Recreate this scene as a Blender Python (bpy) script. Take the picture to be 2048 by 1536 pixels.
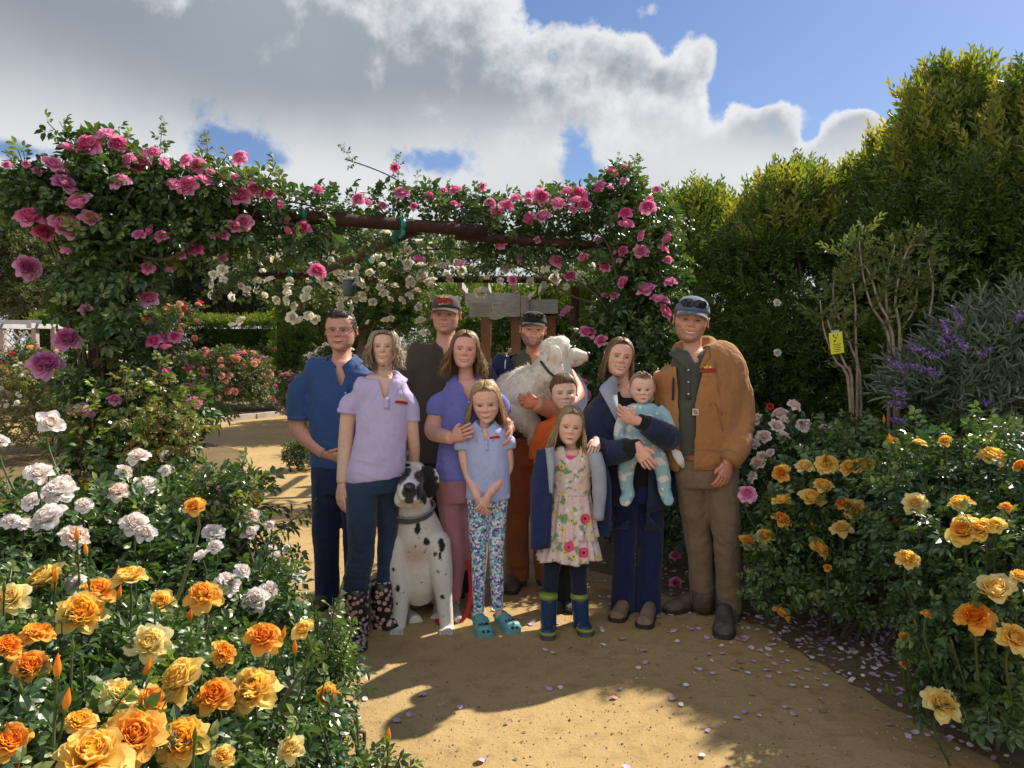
import bpy, bmesh, math, random
import numpy as np
from mathutils import Vector, Matrix, Quaternion
R = math.radians
scene = bpy.context.scene
COL = scene.collection
for o in list(bpy.data.objects): bpy.data.objects.remove(o)

# ------------------------------------------------------------------ camera
CAM_H = 1.60; FOC = 1538.0; PITCH = math.atan((768 - 690) / FOC)
cam_data = bpy.data.cameras.new('camera')
cam_data.sensor_fit = 'HORIZONTAL'; cam_data.sensor_width = 36.0
cam_data.lens = 36.0 * FOC / 2048.0
cam_data.clip_start = 0.05; cam_data.clip_end = 3000
cam = bpy.data.objects.new('camera', cam_data)
cam.location = (0, 0, CAM_H); cam.rotation_euler = (math.pi / 2 - PITCH, 0, 0)
COL.objects.link(cam); scene.camera = cam

# ------------------------------------------------------------------ light
SUN_AZ = 50.0; SUN_EL = 43.5
SUN_DIR = Vector((math.sin(R(SUN_AZ)) * math.cos(R(SUN_EL)), math.cos(R(SUN_AZ)) * math.cos(R(SUN_EL)), math.sin(R(SUN_EL))))
sun_data = bpy.data.lights.new('sun', 'SUN')
sun_data.energy = 3.3; sun_data.angle = R(0.6); sun_data.color = (1.0, 0.90, 0.74)
sun = bpy.data.objects.new('sun', sun_data)
sun.rotation_euler = SUN_DIR.to_track_quat('Z', 'Y').to_euler()
COL.objects.link(sun)

scene.view_settings.view_transform = 'Standard'
scene.view_settings.look = 'None'
scene.view_settings.exposure = 1.3
scene.view_settings.gamma = 1.0
scene.render.film_transparent = False
scene.cycles.max_bounces = 8
scene.cycles.transparent_max_bounces = 8
scene.cycles.use_denoising = True

def ray(px, py):
    """direction from the camera through a point of the 2048 x 1536 frame"""
    a = (px - 1024) / FOC; b = (768 - py) / FOC
    return Vector((a, math.cos(PITCH) + b * math.sin(PITCH), -math.sin(PITCH) + b * math.cos(PITCH)))
def at(px, py, Y):
    d = ray(px, py); return Vector((0, 0, CAM_H)) + d * (Y / d.y)
def gnd(px, py, z=0.0):
    d = ray(px, py); return Vector((0, 0, CAM_H)) + d * ((z - CAM_H) / d.z)

class NT:
    """small helper to write node trees"""
    def __init__(s, tree): s.t = tree; s.n = tree.nodes; s.l = tree.links
    def add(s, typ, **kw):
        n = s.n.new(typ)
        for k, v in kw.items():
            if k.startswith('_'): setattr(n, k[1:], v)
        return n
    def link(s, a, b): s.l.new(a, b)
    def val(s, sock, v):
        if isinstance(v, bpy.types.NodeSocket): s.l.new(v, sock)
        else: sock.default_value = v
    def math(s, op, a, b=0.0, clamp=False):
        n = s.n.new('ShaderNodeMath'); n.operation = op; n.use_clamp = clamp
        s.val(n.inputs[0], a); s.val(n.inputs[1], b); return n.outputs[0]
    def vmath(s, op, a, b=None):
        n = s.n.new('ShaderNodeVectorMath'); n.operation = op
        s.val(n.inputs[0], a)
        if b is not None: s.val(n.inputs[1], b)
        return n.outputs['Value'] if op in ('DOT_PRODUCT', 'LENGTH', 'DISTANCE') else n.outputs[0]
    def noise(s, vec, scale, detail=4, rough=0.55, dist=0.0):
        n = s.n.new('ShaderNodeTexNoise'); n.inputs['Scale'].default_value = scale
        n.inputs['Detail'].default_value = detail; n.inputs['Roughness'].default_value = rough
        n.inputs['Distortion'].default_value = dist
        if vec is not None: s.l.new(vec, n.inputs['Vector'])
        return n.outputs[0]
    def ramp(s, fac, stops, interp='LINEAR'):
        n = s.n.new('ShaderNodeValToRGB'); n.color_ramp.interpolation = interp
        e = n.color_ramp.elements
        while len(e) < len(stops): e.new(0.5)
        for i, (p, c) in enumerate(stops):
            e[i].position = p; e[i].color = (c[0], c[1], c[2], 1) if len(c) == 3 else c
        s.val(n.inputs[0], fac); return n.outputs[0]
    def mix(s, fac, a, b, mode='MIX'):
        n = s.n.new('ShaderNodeMix'); n.data_type = 'RGBA'; n.blend_type = mode
        s.val(n.inputs[0], fac); 
        for sock, v in ((n.inputs[6], a), (n.inputs[7], b)):
            if isinstance(v, (tuple, list)) and len(v) == 3: v = (*v, 1)
            s.val(sock, v)
        return n.outputs[2]
    def smooth(s, x, lo, hi):
        n = s.n.new('ShaderNodeMapRange'); n.interpolation_type = 'SMOOTHSTEP'
        s.val(n.inputs[0], x); n.inputs[1].default_value = lo; n.inputs[2].default_value = hi
        return n.outputs[0]

# ------------------------------------------------------------------ world: sky and clouds
world = bpy.data.worlds.new('World'); scene.world = world; world.use_nodes = True
w = NT(world.node_tree)
for n in list(w.n): w.n.remove(n)
sky = w.add('ShaderNodeTexSky', _sky_type='NISHITA', _sun_disc=False)
sky.sun_elevation = R(SUN_EL); sky.sun_rotation = R(SUN_AZ); sky.air_density = 1.0; sky.dust_density = 0.6; sky.ozone_density = 1.5
tc = w.add('ShaderNodeTexCoord'); d = tc.outputs['Generated']
n1 = w.noise(d, 4.0, 4, 0.60); n2 = w.noise(d, 15.0, 5, 0.64); n3 = w.noise(d, 2.2, 1, 0.5)
nv = w.math('SUBTRACT', n1, 0.5); nv2 = w.math('SUBTRACT', n2, 0.5); nv3 = w.math('SUBTRACT', n3, 0.5)
# puffs: rounded cells give the cumulus edge its cauliflower outline
vor = w.add('ShaderNodeTexVoronoi', _feature='F1'); vor.inputs['Scale'].default_value = 13; vor.inputs['Detail'].default_value = 1; vor.inputs['Roughness'].default_value = .55
w.link(w.vmath('ADD', d, w.vmath('MULTIPLY', n1, (.10, .10, .10))), vor.inputs['Vector'])
puff = w.math('SUBTRACT', 0.45, vor.outputs['Distance'])
# the edge of the big cloud bank is a great circle running down to the right
e1 = ray(1090, -60).normalized(); e2 = ray(1640, 330).normalized()
nrm = e1.cross(e2).normalized()
if nrm.dot(ray(300, 300)) < 0: nrm = -nrm
cov = w.vmath('DOT_PRODUCT', d, tuple(nrm))
def blob(px, py, rad, amp):
    c = ray(px, py).normalized(); k = 2.0 / rad ** 2
    q = w.vmath('DOT_PRODUCT', d, tuple(c)); n = w.n.new('ShaderNodeMath'); n.operation = 'MULTIPLY_ADD'; w.link(q, n.inputs[0]); n.inputs[1].default_value = k; n.inputs[2].default_value = -k
    return w.math('MULTIPLY', w.math('EXPONENT', n.outputs[0]), amp)
blobs = [(1270, 140, .08, .06), (1390, 140, .035, .10), (1300, 300, .06, .10), (1540, 290, .045, .16), (1470, 380, .07, .20), (1680, 310, .05, .19), (1720, 270, .025, .14),
         (1440, 195, .04, -.10), (1610, 275, .024, -.16), (1465, 215, .018, .09)]
tot = cov
for b in blobs: tot = w.math('ADD', tot, blob(*b))
rough = w.math('ADD', w.math('MULTIPLY', nv, 0.24), w.math('ADD', w.math('MULTIPLY', nv2, 0.15), w.math('MULTIPLY', puff, 0.12)))
edge = w.math('ADD', tot, rough)
mask = w.smooth(edge, -0.006, 0.024)
sep = w.add('ShaderNodeSeparateXYZ'); w.link(d, sep.inputs[0]); dx, dyy, dz = sep.outputs
# ragged gaps low in the bank
gap = None
for (px, py, sx, sz, am) in ((450, 278, 46, 22, .9), (540, 318, 50, 20, .9), (875, 325, 60, 20, .9), (1145, 300, 34, 40, 1.05), (1175, 350, 34, 22, .9), (10, 298, 110, 12, .85)):
    c = ray(px, py).normalized(); u = w.math('MULTIPLY', w.math('SUBTRACT', dx, c.x), FOC / sx); v = w.math('MULTIPLY', w.math('SUBTRACT', dz, c.z), FOC / sz)
    q = w.math('ADD', w.math('MULTIPLY', u, u), w.math('MULTIPLY', v, v)); q = w.math('MULTIPLY', w.math('EXPONENT', w.math('MULTIPLY', q, -.5)), am)
    gap = q if gap is None else w.math('ADD', gap, q)
gap = w.math('MULTIPLY', gap, w.math('GREATER_THAN', dyy, 0.0))
gap = w.smooth(w.math('ADD', gap, w.math('ADD', w.math('MULTIPLY', nv2, 2.3), w.math('MULTIPLY', nv, 1.0))), .36, .95)
mask = w.math('MULTIPLY', mask, w.math('SUBTRACT', 1.0, gap))
soft = w.math('ADD', w.math('MULTIPLY', nv3, .9), w.math('ADD', w.math('MULTIPLY', nv, .45), w.math('MULTIPLY', nv2, .22)))
low = w.smooth(w.math('ADD', dz, w.math('MULTIPLY', soft, .16)), 0.335, 0.20)      # the bank is thinner and paler towards the horizon
inner = w.mix(low, (.128, .146, .166), (.31, .316, .324))
inner = w.mix(1.0, inner, w.ramp(w.math('ADD', soft, .5), [(.2, (.86, .86, .87)), (.8, (1.16, 1.16, 1.15))]), 'MULTIPLY')
rim = w.smooth(w.math('ADD', edge, w.math('MULTIPLY', nv2, .20)), .16, .0)
tex = w.ramp(w.math('ADD', w.math('MULTIPLY', puff, .9), w.math('MULTIPLY', nv2, .8)), [(0.0, (.34, .345, .355)), (0.24, (.56, .56, .55))])
ccol = w.mix(rim, inner, tex)
skyc = w.mix(1.0, sky.outputs[0], (0.033, 0.0365, 0.045), 'MULTIPLY')
fin = w.mix(mask, skyc, ccol)
# unseen cloud bank added to the left and behind the camera as fill light
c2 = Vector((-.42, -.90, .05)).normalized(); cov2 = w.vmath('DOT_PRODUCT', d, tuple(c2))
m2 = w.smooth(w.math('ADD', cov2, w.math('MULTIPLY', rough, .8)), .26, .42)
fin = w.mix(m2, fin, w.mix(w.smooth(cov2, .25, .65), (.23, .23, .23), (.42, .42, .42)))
world.cycles.sampling_method = 'MANUAL'; world.cycles.sample_map_resolution = 256
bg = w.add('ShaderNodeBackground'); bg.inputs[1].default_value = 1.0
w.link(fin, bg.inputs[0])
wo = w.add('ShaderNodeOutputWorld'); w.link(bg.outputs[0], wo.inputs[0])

# ------------------------------------------------------------------ mesh helpers
def tag(o, label=None, cat=None, group=None, kind=None):
    if label: o['label'] = label
    if cat: o['category'] = cat
    if group: o['group'] = group
    if kind: o['kind'] = kind
    return o
def empty(name, loc=(0, 0, 0), parent=None):
    o = bpy.data.objects.new(name, None); o.location = loc; o.empty_display_size = 0.1
    COL.objects.link(o)
    if parent: o.parent = parent
    return o
def mesh_np(name, V, F, attrs=None, smooth=True, matidx=None):
    """V (n,3); F array (m,3|4) or list of such arrays"""
    V = np.asarray(V, dtype=np.float32).reshape(-1, 3)
    Fs = F if isinstance(F, list) and np.ndim(F[0]) == 2 else [F]
    Fs = [np.asarray(f, dtype=np.int32) for f in Fs if len(f)]
    me = bpy.data.meshes.new(name)
    nl = sum(f.size for f in Fs); nf = sum(len(f) for f in Fs)
    me.vertices.add(len(V)); me.vertices.foreach_set('co', V.ravel())
    me.loops.add(nl); me.loops.foreach_set('vertex_index', np.concatenate([f.ravel() for f in Fs]))
    tot = np.concatenate([np.full(len(f), f.shape[1], np.int32) for f in Fs])
    st = np.concatenate([[0], np.cumsum(tot)[:-1]]).astype(np.int32)
    me.polygons.add(nf); me.polygons.foreach_set('loop_start', st)
    try: me.polygons.foreach_set('loop_total', tot)
    except Exception: pass
    if matidx is not None: me.polygons.foreach_set('material_index', np.asarray(matidx, np.int32))
    me.update(calc_edges=True)
    me.polygons.foreach_set('use_smooth', np.full(nf, smooth, dtype=bool))
    for k, a in (attrs or {}).items():
        a = np.asarray(a, np.float32)
        if a.ndim == 1:
            at_ = me.attributes.new(k, 'FLOAT', 'POINT'); at_.data.foreach_set('value', a)
        else:
            at_ = me.attributes.new(k, 'FLOAT_COLOR', 'POINT')
            if a.shape[1] == 3: a = np.hstack([a, np.ones((len(a), 1), np.float32)])
            at_.data.foreach_set('color', a.ravel())
    return me
def obj(name, me, mat=None, parent=None, loc=None):
    if mat is not None and len(me.materials) == 0:
        for m in (mat if isinstance(mat, (list, tuple)) else [mat]): me.materials.append(m)
    o = bpy.data.objects.new(name, me); COL.objects.link(o)
    if parent: o.parent = parent
    if loc is not None: o.location = loc
    return o
class MB:
    """collects shapes into one mesh"""
    def __init__(s): s.V = []; s.T = []; s.Q = []; s.n = 0; s.A = []
    def add(s, V, F, a=0.0):
        V = np.asarray(V, np.float32).reshape(-1, 3); F = np.asarray(F, np.int32)
        s.V.append(V); (s.T if F.shape[1] == 3 else s.Q).append(F + s.n); s.n += len(V)
        s.A.append(np.broadcast_to(np.asarray(a, np.float32), (len(V),)) if np.ndim(a) < 2 else np.asarray(a, np.float32))
        return s
    def build(s, name, mat, parent=None, attr='rnd', smooth=True, loc=None):
        F = []
        if s.T: F.append(np.concatenate(s.T))
        if s.Q: F.append(np.concatenate(s.Q))
        A = np.concatenate(s.A)
        me = mesh_np(name, np.concatenate(s.V), F, {attr: A}, smooth)
        return obj(name, me, mat, parent, loc)
    def box(s, c, size, rot=None, a=0.0, bev=0.0):
        x, y, z = [v / 2 for v in size]
        V = np.array([[sx * x, sy * y, sz * z] for sz in (-1, 1) for sy in (-1, 1) for sx in (-1, 1)], float)
        F = [[0, 2, 3, 1], [4, 5, 7, 6], [0, 1, 5, 4], [2, 6, 7, 3], [0, 4, 6, 2], [1, 3, 7, 5]]
        if rot is not None: V = V @ np.array(rot.to_3x3() if hasattr(rot, 'to_3x3') else rot).T
        return s.add(V + np.array(c), F, a)
    def tube(s, pts, rad, n=8, a=0.0, cap=True):
        V, Q = tube(pts, rad, n, cap); 
        return s.add(V, Q, a)
def frames(P):
    P = np.asarray(P, float); T = np.gradient(P, axis=0); T /= np.linalg.norm(T, axis=1)[:, None] + 1e-9
    ref = np.array([0, 1.0, 0]) if abs(T[0][1]) < 0.9 else np.array([1.0, 0, 0])
    U = []; u = ref - T[0] * ref.dot(T[0]); u /= np.linalg.norm(u)
    for t in T:
        u = u - t * u.dot(t); u /= np.linalg.norm(u) + 1e-9; U.append(u)
    U = np.array(U); W = np.cross(T, U)
    return T, U, W
def tube(pts, rad, n=8, cap=True):
    """generalised cylinder: rad is one number, one per point, or (ru, rw) per point (rw is the half width across, ru along the reference y axis)"""
    P = np.asarray([tuple(p) for p in pts], float); m = len(P)
    T, U, W = frames(P)
    if np.ndim(rad) == 0: rad = [rad] * m
    r = np.array([(q, q) if np.ndim(q) == 0 else q for q in rad], float)
    a = np.linspace(0, 2 * math.pi, n, endpoint=False)
    V = P[:, None, :] + U[:, None, :] * (np.cos(a)[None, :, None] * r[:, 0, None, None]) + W[:, None, :] * (np.sin(a)[None, :, None] * r[:, 1, None, None])
    V = V.reshape(-1, 3)
    i = np.arange(n); j = (i + 1) % n
    Q = np.concatenate([np.stack([k * n + i, k * n + j, (k + 1) * n + j, (k + 1) * n + i], 1) for k in range(m - 1)])
    if cap:
        c0 = len(V); V = np.vstack([V, P[0], P[-1]])
        Q = np.vstack([Q, np.stack([j, i, np.full(n, c0), np.full(n, c0)], 1), np.stack([(m - 1) * n + i, (m - 1) * n + j, np.full(n, c0 + 1), np.full(n, c0 + 1)], 1)])
        # degenerate quads become triangles through a tiny offset free split
        tri = Q[-2 * n:, :3]; Q = Q[:-2 * n]
        Q = np.vstack([Q, np.hstack([tri, tri[:, 2:3]])])
        keep = Q[:, 2] != Q[:, 3]
        quads = Q[keep]; tris = Q[~keep][:, :3]
        # express cap triangles as quads with the middle of one edge, so one array holds all
        extra = []; ex = []; nv = len(V)
        for t in tris:
            mid = (V[t[0]] + V[t[2]]) / 2; ex.append(mid); extra.append([t[0], t[1], t[2], nv]); nv += 1
        V = np.vstack([V, ex]); Q = np.vstack([quads, np.array(extra)])
    return V, Q
def smoothpath(pts, n):
    """Catmull-Rom through points"""
    P = [np.array(tuple(p), float) for p in pts]
    if len(P) < 3: return np.array([P[0] + (P[-1] - P[0]) * t for t in np.linspace(0, 1, n)])
    Q = [2 * P[0] - P[1]] + P + [2 * P[-1] - P[-2]]
    out = []
    for t in np.linspace(0, len(P) - 1 - 1e-6, n):
        i = int(t); f = t - i; a, b, c, e = Q[i:i + 4]
        out.append(0.5 * ((2 * b) + (c - a) * f + (2 * a - 5 * b + 4 * c - e) * f * f + (3 * b - 3 * c + e - a) * f ** 3))
    return np.array(out)
def interp(xs, ys, n):
    return np.interp(np.linspace(0, 1, n), np.linspace(0, 1, len(ys)) if xs is None else xs, ys)

# numpy value noise
_rs = np.random.RandomState(7); _LAT = _rs.rand(32, 32, 32).astype(np.float32)
def vnoise(P, scale=1.0, seed=0):
    P = np.asarray(P, float) * scale + seed * 7.31
    i = np.floor(P).astype(int); f = P - i; f = f * f * (3 - 2 * f)
    def L(dx, dy, dz): return _LAT[(i[:, 0] + dx) % 32, (i[:, 1] + dy) % 32, (i[:, 2] + dz) % 32]
    x0 = L(0, 0, 0) * (1 - f[:, 0]) + L(1, 0, 0) * f[:, 0]; x1 = L(0, 1, 0) * (1 - f[:, 0]) + L(1, 1, 0) * f[:, 0]
    x2 = L(0, 0, 1) * (1 - f[:, 0]) + L(1, 0, 1) * f[:, 0]; x3 = L(0, 1, 1) * (1 - f[:, 0]) + L(1, 1, 1) * f[:, 0]
    y0 = x0 * (1 - f[:, 1]) + x1 * f[:, 1]; y1 = x2 * (1 - f[:, 1]) + x3 * f[:, 1]
    return (y0 * (1 - f[:, 2]) + y1 * f[:, 2]) * 2 - 1

# ------------------------------------------------------------------ materials
MATS = {}
def material(name):
    m = bpy.data.materials.new(name); m.use_nodes = True
    t = NT(m.node_tree); p = t.n['Principled BSDF']
    MATS[name] = m
    return m, t, p
def srgb(r, g, b):
    f = lambda c: (c / 255 / 12.92) if c / 255 <= .04045 else ((c / 255 + .055) / 1.055) ** 2.4
    return (f(r), f(g), f(b))
def hx(h): return srgb(int(h[0:2], 16), int(h[2:4], 16), int(h[4:6], 16))
def leaf_mat(name, stops, rough=0.42, trans=0.3, tcol=None, spec=0.5):
    m, t, p = material(name)
    a = t.add('ShaderNodeAttribute', _attribute_name='rnd'); oi = t.add('ShaderNodeObjectInfo')
    f = t.math('ADD', a.outputs['Fac'], t.math('MULTIPLY', t.math('SUBTRACT', oi.outputs['Random'], 0.5), 0.3), True)
    c = t.ramp(f, stops)
    t.link(c, p.inputs['Base Color']); p.inputs['Roughness'].default_value = rough
    p.inputs['Specular IOR Level'].default_value = spec
    tr = t.add('ShaderNodeBsdfTranslucent')
    t.link(t.mix(1.0, c, tcol or (1.5, 1.7, 0.55), 'MULTIPLY'), tr.inputs[0])
    mx = t.add('ShaderNodeMixShader'); mx.inputs[0].default_value = trans
    t.link(p.outputs[0], mx.inputs[1]); t.link(tr.outputs[0], mx.inputs[2])
    t.link(mx.outputs[0], t.n['Material Output'].inputs[0])
    return m
def plain_mat(name, col, rough=0.6, var=0.12, scale=12, bump=0.0, bscale=60, metal=0.0, spec=0.4):
    m, t, p = material(name)
    tc = t.add('ShaderNodeTexCoord')
    n = t.noise(tc.outputs['Object'], scale, 5, 0.6)
    c = t.mix(t.smooth(n, .3, .7), tuple(x * (1 - var) for x in col), tuple(min(1, x * (1 + var)) for x in col))
    t.link(c, p.inputs['Base Color']); p.inputs['Roughness'].default_value = rough; p.inputs['Metallic'].default_value = metal
    p.inputs['Specular IOR Level'].default_value = spec
    if bump:
        b = t.add('ShaderNodeBump'); b.inputs['Strength'].default_value = bump; b.inputs['Distance'].default_value = 0.01
        t.link(t.noise(tc.outputs['Object'], bscale, 4, 0.6), b.inputs['Height']); t.link(b.outputs[0], p.inputs['Normal'])
    return m
# ------------------------------------------------------------------ ground, path, beds
rng = np.random.RandomState(11); random.seed(5)
def poly_sheet(name, pts, z, mat, kind='structure', step=None):
    me = bpy.data.meshes.new(name)
    bm = bmesh.new(); vs = [bm.verts.new((p[0], p[1], z)) for p in pts]; f = bm.faces.new(vs)
    if f.normal.z < 0: f.normal_flip()
    bmesh.ops.triangulate(bm, faces=bm.faces[:]); bm.normal_update()
    for f in bm.faces:
        if f.normal.z < 0: f.normal_flip()
    bm.to_mesh(me); bm.free()
    o = obj(name, me, mat); tag(o, kind=kind); return o
def ground_mat(name, dark, mid, light, speck, bumpd=0.006):
    m, t, p = material(name)
    tc = t.add('ShaderNodeTexCoord'); g = tc.outputs['Object']
    big = t.noise(g, 1.1, 5, .6); fine = t.noise(g, 70, 4, .65); grain = t.noise(g, 260, 2, .5); midn = t.noise(g, 9, 4, .6)
    c = t.mix(t.smooth(big, .3, .72), mid, light)
    c = t.mix(t.math('MULTIPLY', t.smooth(midn, .48, .75), .55), c, dark)
    c = t.mix(t.math('MULTIPLY', t.smooth(fine, .52, .72), .55), c, dark)
    c = t.mix(t.math('MULTIPLY', t.smooth(grain, .58, .72), .6), c, speck)
    t.link(c, p.inputs['Base Color']); p.inputs['Roughness'].default_value = .95; p.inputs['Specular IOR Level'].default_value = .15
    h = t.math('ADD', t.math('MULTIPLY', fine, .6), t.math('ADD', t.math('MULTIPLY', grain, .35), t.math('MULTIPLY', midn, 2.4)))
    b = t.add('ShaderNodeBump'); b.inputs['Strength'].default_value = .8; b.inputs['Distance'].default_value = bumpd
    t.link(h, b.inputs['Height']); t.link(b.outputs[0], p.inputs['Normal'])
    return m
M_path = ground_mat('decomposed_granite', (.20, .135, .062), (.37, .255, .112), (.45, .318, .148), (.60, .47, .27))
M_soil = ground_mat('garden_soil', (.08, .055, .03), (.16, .112, .06), (.21, .15, .08), (.32, .24, .14), .015)
M_far = ground_mat('far_ground', (.12, .10, .05), (.22, .18, .09), (.26, .21, .11), (.3, .25, .15))
poly_sheet('ground', [(-900, -300), (900, -300), (900, 1500), (-900, 1500)], -0.008, M_far)
poly_sheet('path', [(-14, -3), (6, -3), (6, 34), (-14, 34)], 0.0, M_path)
def bed(pts, z=0.004):
    out = []
    for a, b in zip(pts, pts[1:] + pts[:1]):
        a, b = np.array(a, float), np.array(b, float); n = max(1, int(np.linalg.norm(b - a) / .06)) if np.linalg.norm(b - a) < 8 else 1
        for i in range(n): out.append(tuple(a + (b - a) * i / n + (rng.randn(2) * .022 if n > 1 else 0)))
    return poly_sheet('planting_bed', out, z, M_soil)
bed([(-8, .2), (-.75, .2), (-.50, 2.0), (-.78, 2.9), (-1.25, 3.9), (-1.75, 5.2), (-2.6, 7.0), (-4.0, 11.5), (-6.0, 13.5), (-12, 13.5), (-12, .2)])
bed([(2.1, 1.0), (1.92, 2.6), (1.62, 3.55), (1.42, 4.3), (.75, 5.2), (.3, 5.7), (.2, 6.6), (.6, 9), (5.9, 9), (5.9, 1.0)])
bed([(-1.9, 11.2), (-2.2, 13), (-3.2, 17), (-4.4, 23), (-3, 26), (4, 26), (4, 9.4), (.5, 9.4)])
bed([(-13, 15.6), (-6.2, 15.6), (-5.3, 17.4), (-6.6, 21), (-9, 30), (-13, 30)])

M_stone = plain_mat('concrete_kerb', (.42, .38, .33), .9, .2, 6, .3, 40)
def kerb(pts, n):
    for i in range(n):
        a = Vector(pts[0]).lerp(Vector(pts[1]), i / n); b = Vector(pts[0]).lerp(Vector(pts[1]), (i + .96) / n)
        c = (a + b) / 2; d_ = (b - a); ang = math.atan2(d_.y, d_.x)
        m = MB().box((0, 0, 0), (d_.length, .14, .16)); o = m.build('kerb_stone', M_stone, KERB, smooth=False)
        o.location = (c.x, c.y, .03 + .006 * rng.rand()); o.rotation_euler = (0, 0, ang + .02 * rng.randn())
KERB = empty('kerb', (-5.5, 17, 0)); tag(KERB, 'low concrete kerb edging the bed by the far bend of the path', 'kerb')
KERB.location = (0, 0, 0)
kerb([(-6.3, 15.5, 0), (-5.25, 17.3, 0)], 3); kerb([(-5.2, 17.5, 0), (-6.5, 21, 0)], 6); kerb([(-2.15, 12.8, 0), (-3.1, 16.9, 0)], 8); kerb([(-3.2, 17.1, 0), (-4.3, 22.8, 0)], 8)

# small stones and bark crumbs that lie on the path
def pebbles():
    n = 9000; V0 = np.array([[1, 0, 0], [-1, 0, 0], [0, 1, 0], [0, -1, 0], [0, 0, 1], [0, 0, -.4]], float)
    F0 = np.array([[0, 2, 4], [2, 1, 4], [1, 3, 4], [3, 0, 4], [2, 0, 5], [1, 2, 5], [3, 1, 5], [0, 3, 5]])
    y = 2.2 + 4.5 * rng.rand(n) ** 1.4; x = (rng.rand(n) * 2 - 1) * (y * .7)
    s = .0022 + .004 * rng.rand(n) ** 3
    V = V0[None] * (s[:, None, None] * (1 + .5 * rng.randn(n, 6, 1) * .5)) + np.stack([x, y, s * .25], 1)[:, None]
    F = F0[None] + (np.arange(n) * 6)[:, None, None]
    m, t, p = material('pebble'); a = t.add('ShaderNodeAttribute', _attribute_name='rnd')
    t.link(t.ramp(a.outputs['Fac'], [(0, (.10, .07, .04)), (.5, (.3, .22, .12)), (1, (.55, .45, .3))]), p.inputs['Base Color']); p.inputs['Roughness'].default_value = .9
    o = obj('gravel', mesh_np('gravel', V.reshape(-1, 3), F.reshape(-1, 3), {'rnd': np.repeat(rng.rand(n), 6)}, False), m)
    tag(o, 'tiny stones and bark crumbs scattered over the sandy path', 'gravel', kind='stuff')
pebbles()
def litter():
    n = 420; rs = np.random.RandomState(3); y = 2.3 + 4.5 * rs.rand(n) ** 1.3; x = (rs.rand(n) * 2 - 1) * y * .62
    T = (np.array([[0, 0, 0], [-.25, .5, .12], [0, 1, .02], [.25, .5, .10]], float), np.array([[0, 2, 1], [0, 3, 2]]))
    a = rs.rand(n) * 6.28; c, s = np.cos(a), np.sin(a); z = np.zeros(n); Rm = np.stack([np.stack([c, -s, z], 1), np.stack([s, c, z], 1), np.stack([z, z, z + 1], 1)], 1)
    V = np.einsum('nij,vj->nvi', Rm, T[0]) * (.008 + .020 * rs.rand(n) ** 2)[:, None, None] + np.stack([x, y, z + .003], 1)[:, None]
    F = T[1][None] + (np.arange(n) * 4)[:, None, None]
    o = obj('leaf_litter', mesh_np('leaf_litter', V.reshape(-1, 3), F.reshape(-1, 3), {'rnd': np.repeat(rs.rand(n) * .4, 4)}, False), MATS['pebble']); tag(o, 'dry brown leaf scraps scattered over the sandy path', 'leaves', kind='stuff')
litter()

# ------------------------------------------------------------------ rusty pipe pergola
def rust():
    m, t, p = material('rusty_pipe'); tc = t.add('ShaderNodeTexCoord'); g = tc.outputs['Object']
    n = t.noise(g, 14, 6, .65); f = t.noise(g, 60, 4, .6)
    c = t.ramp(n, [(.25, (.022, .011, .008)), (.5, (.050, .022, .014)), (.7, (.095, .042, .024)), (.85, (.15, .085, .05))])
    t.link(c, p.inputs['Base Color']); p.inputs['Roughness'].default_value = .85; p.inputs['Metallic'].default_value = .15
    b = t.add('ShaderNodeBump'); b.inputs['Strength'].default_value = .6; b.inputs['Distance'].default_value = .004; t.link(f, b.inputs['Height']); t.link(b.outputs[0], p.inputs['Normal'])
    return m
M_rust = rust()
M_tie = plain_mat('green_tie_tape', (.01, .22, .16), .5, .2, 20)
BZ = 2.42
PL = at(105, 395, 4.28); PL.z = BZ; PRt = at(1255, 490, 6.3); PRt.z = BZ; PRt.x = 1.02
perg = empty('pipe_pergola', (PL.x, PL.y, 0)); tag(perg, 'rusty steel pipe pergola that carries the pink climbing roses', 'pergola')
perg.location = (0, 0, 0)
def pipe(name, a, b, r, parent=perg, sag=0.0):
    P = [Vector(a).lerp(Vector(b), t) for t in np.linspace(0, 1, 9)]
    for i, q in enumerate(P): q.z -= sag * math.sin(math.pi * i / 8)
    return MB().tube(P, r, 14).build(name, M_rust, parent)
LPOST = Vector((-2.36, 4.42, 0)); RPOST = Vector((.98, 6.28, 0))
def on_beam(t): return PL.lerp(PRt, t)
pipe('beam', PL + (PL - PRt) * .02, on_beam(.66), .043)
pipe('beam', on_beam(.60) + Vector((0, .10, -.03)), PRt + Vector((.05, .1, -.03)), .036)
pipe('post', LPOST, LPOST + Vector((0, 0, BZ)), .05); pipe('post', RPOST, RPOST + Vector((0, 0, BZ)), .05)
br0 = at(826, 462, 5.42); br1 = at(640, 546, 8.3)
pipe('brace', br0, br1, .036)
BKY = 9.1
b0 = at(505, 548, BKY); b1 = at(1180, 560, BKY + .8)
pipe('beam', b0, at(625, 553, BKY), .05); pipe('beam', at(600, 556, BKY + .1), b1, .045)
for px in (1150,):
    q = at(px, 553, BKY + .4); pipe('post', (q.x, q.y, 0), (q.x, q.y, q.z + .05), .05)
for t_ in (.245, .335, .13, .50):
    c = on_beam(t_); dv = (PRt - PL).normalized()
    MB().tube([c - dv * .018, c + dv * .018], .047, 14).build('tie', M_tie, perg)
    MB().tube(smoothpath([c + Vector((.01, -.045, -.03)), c + Vector((.02, -.06, -.07)), c + Vector((-.01, -.05, -.1))], 6), [.004, .012, .016, .014, .01, .003], 6).build('tie', M_tie, perg)
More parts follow.
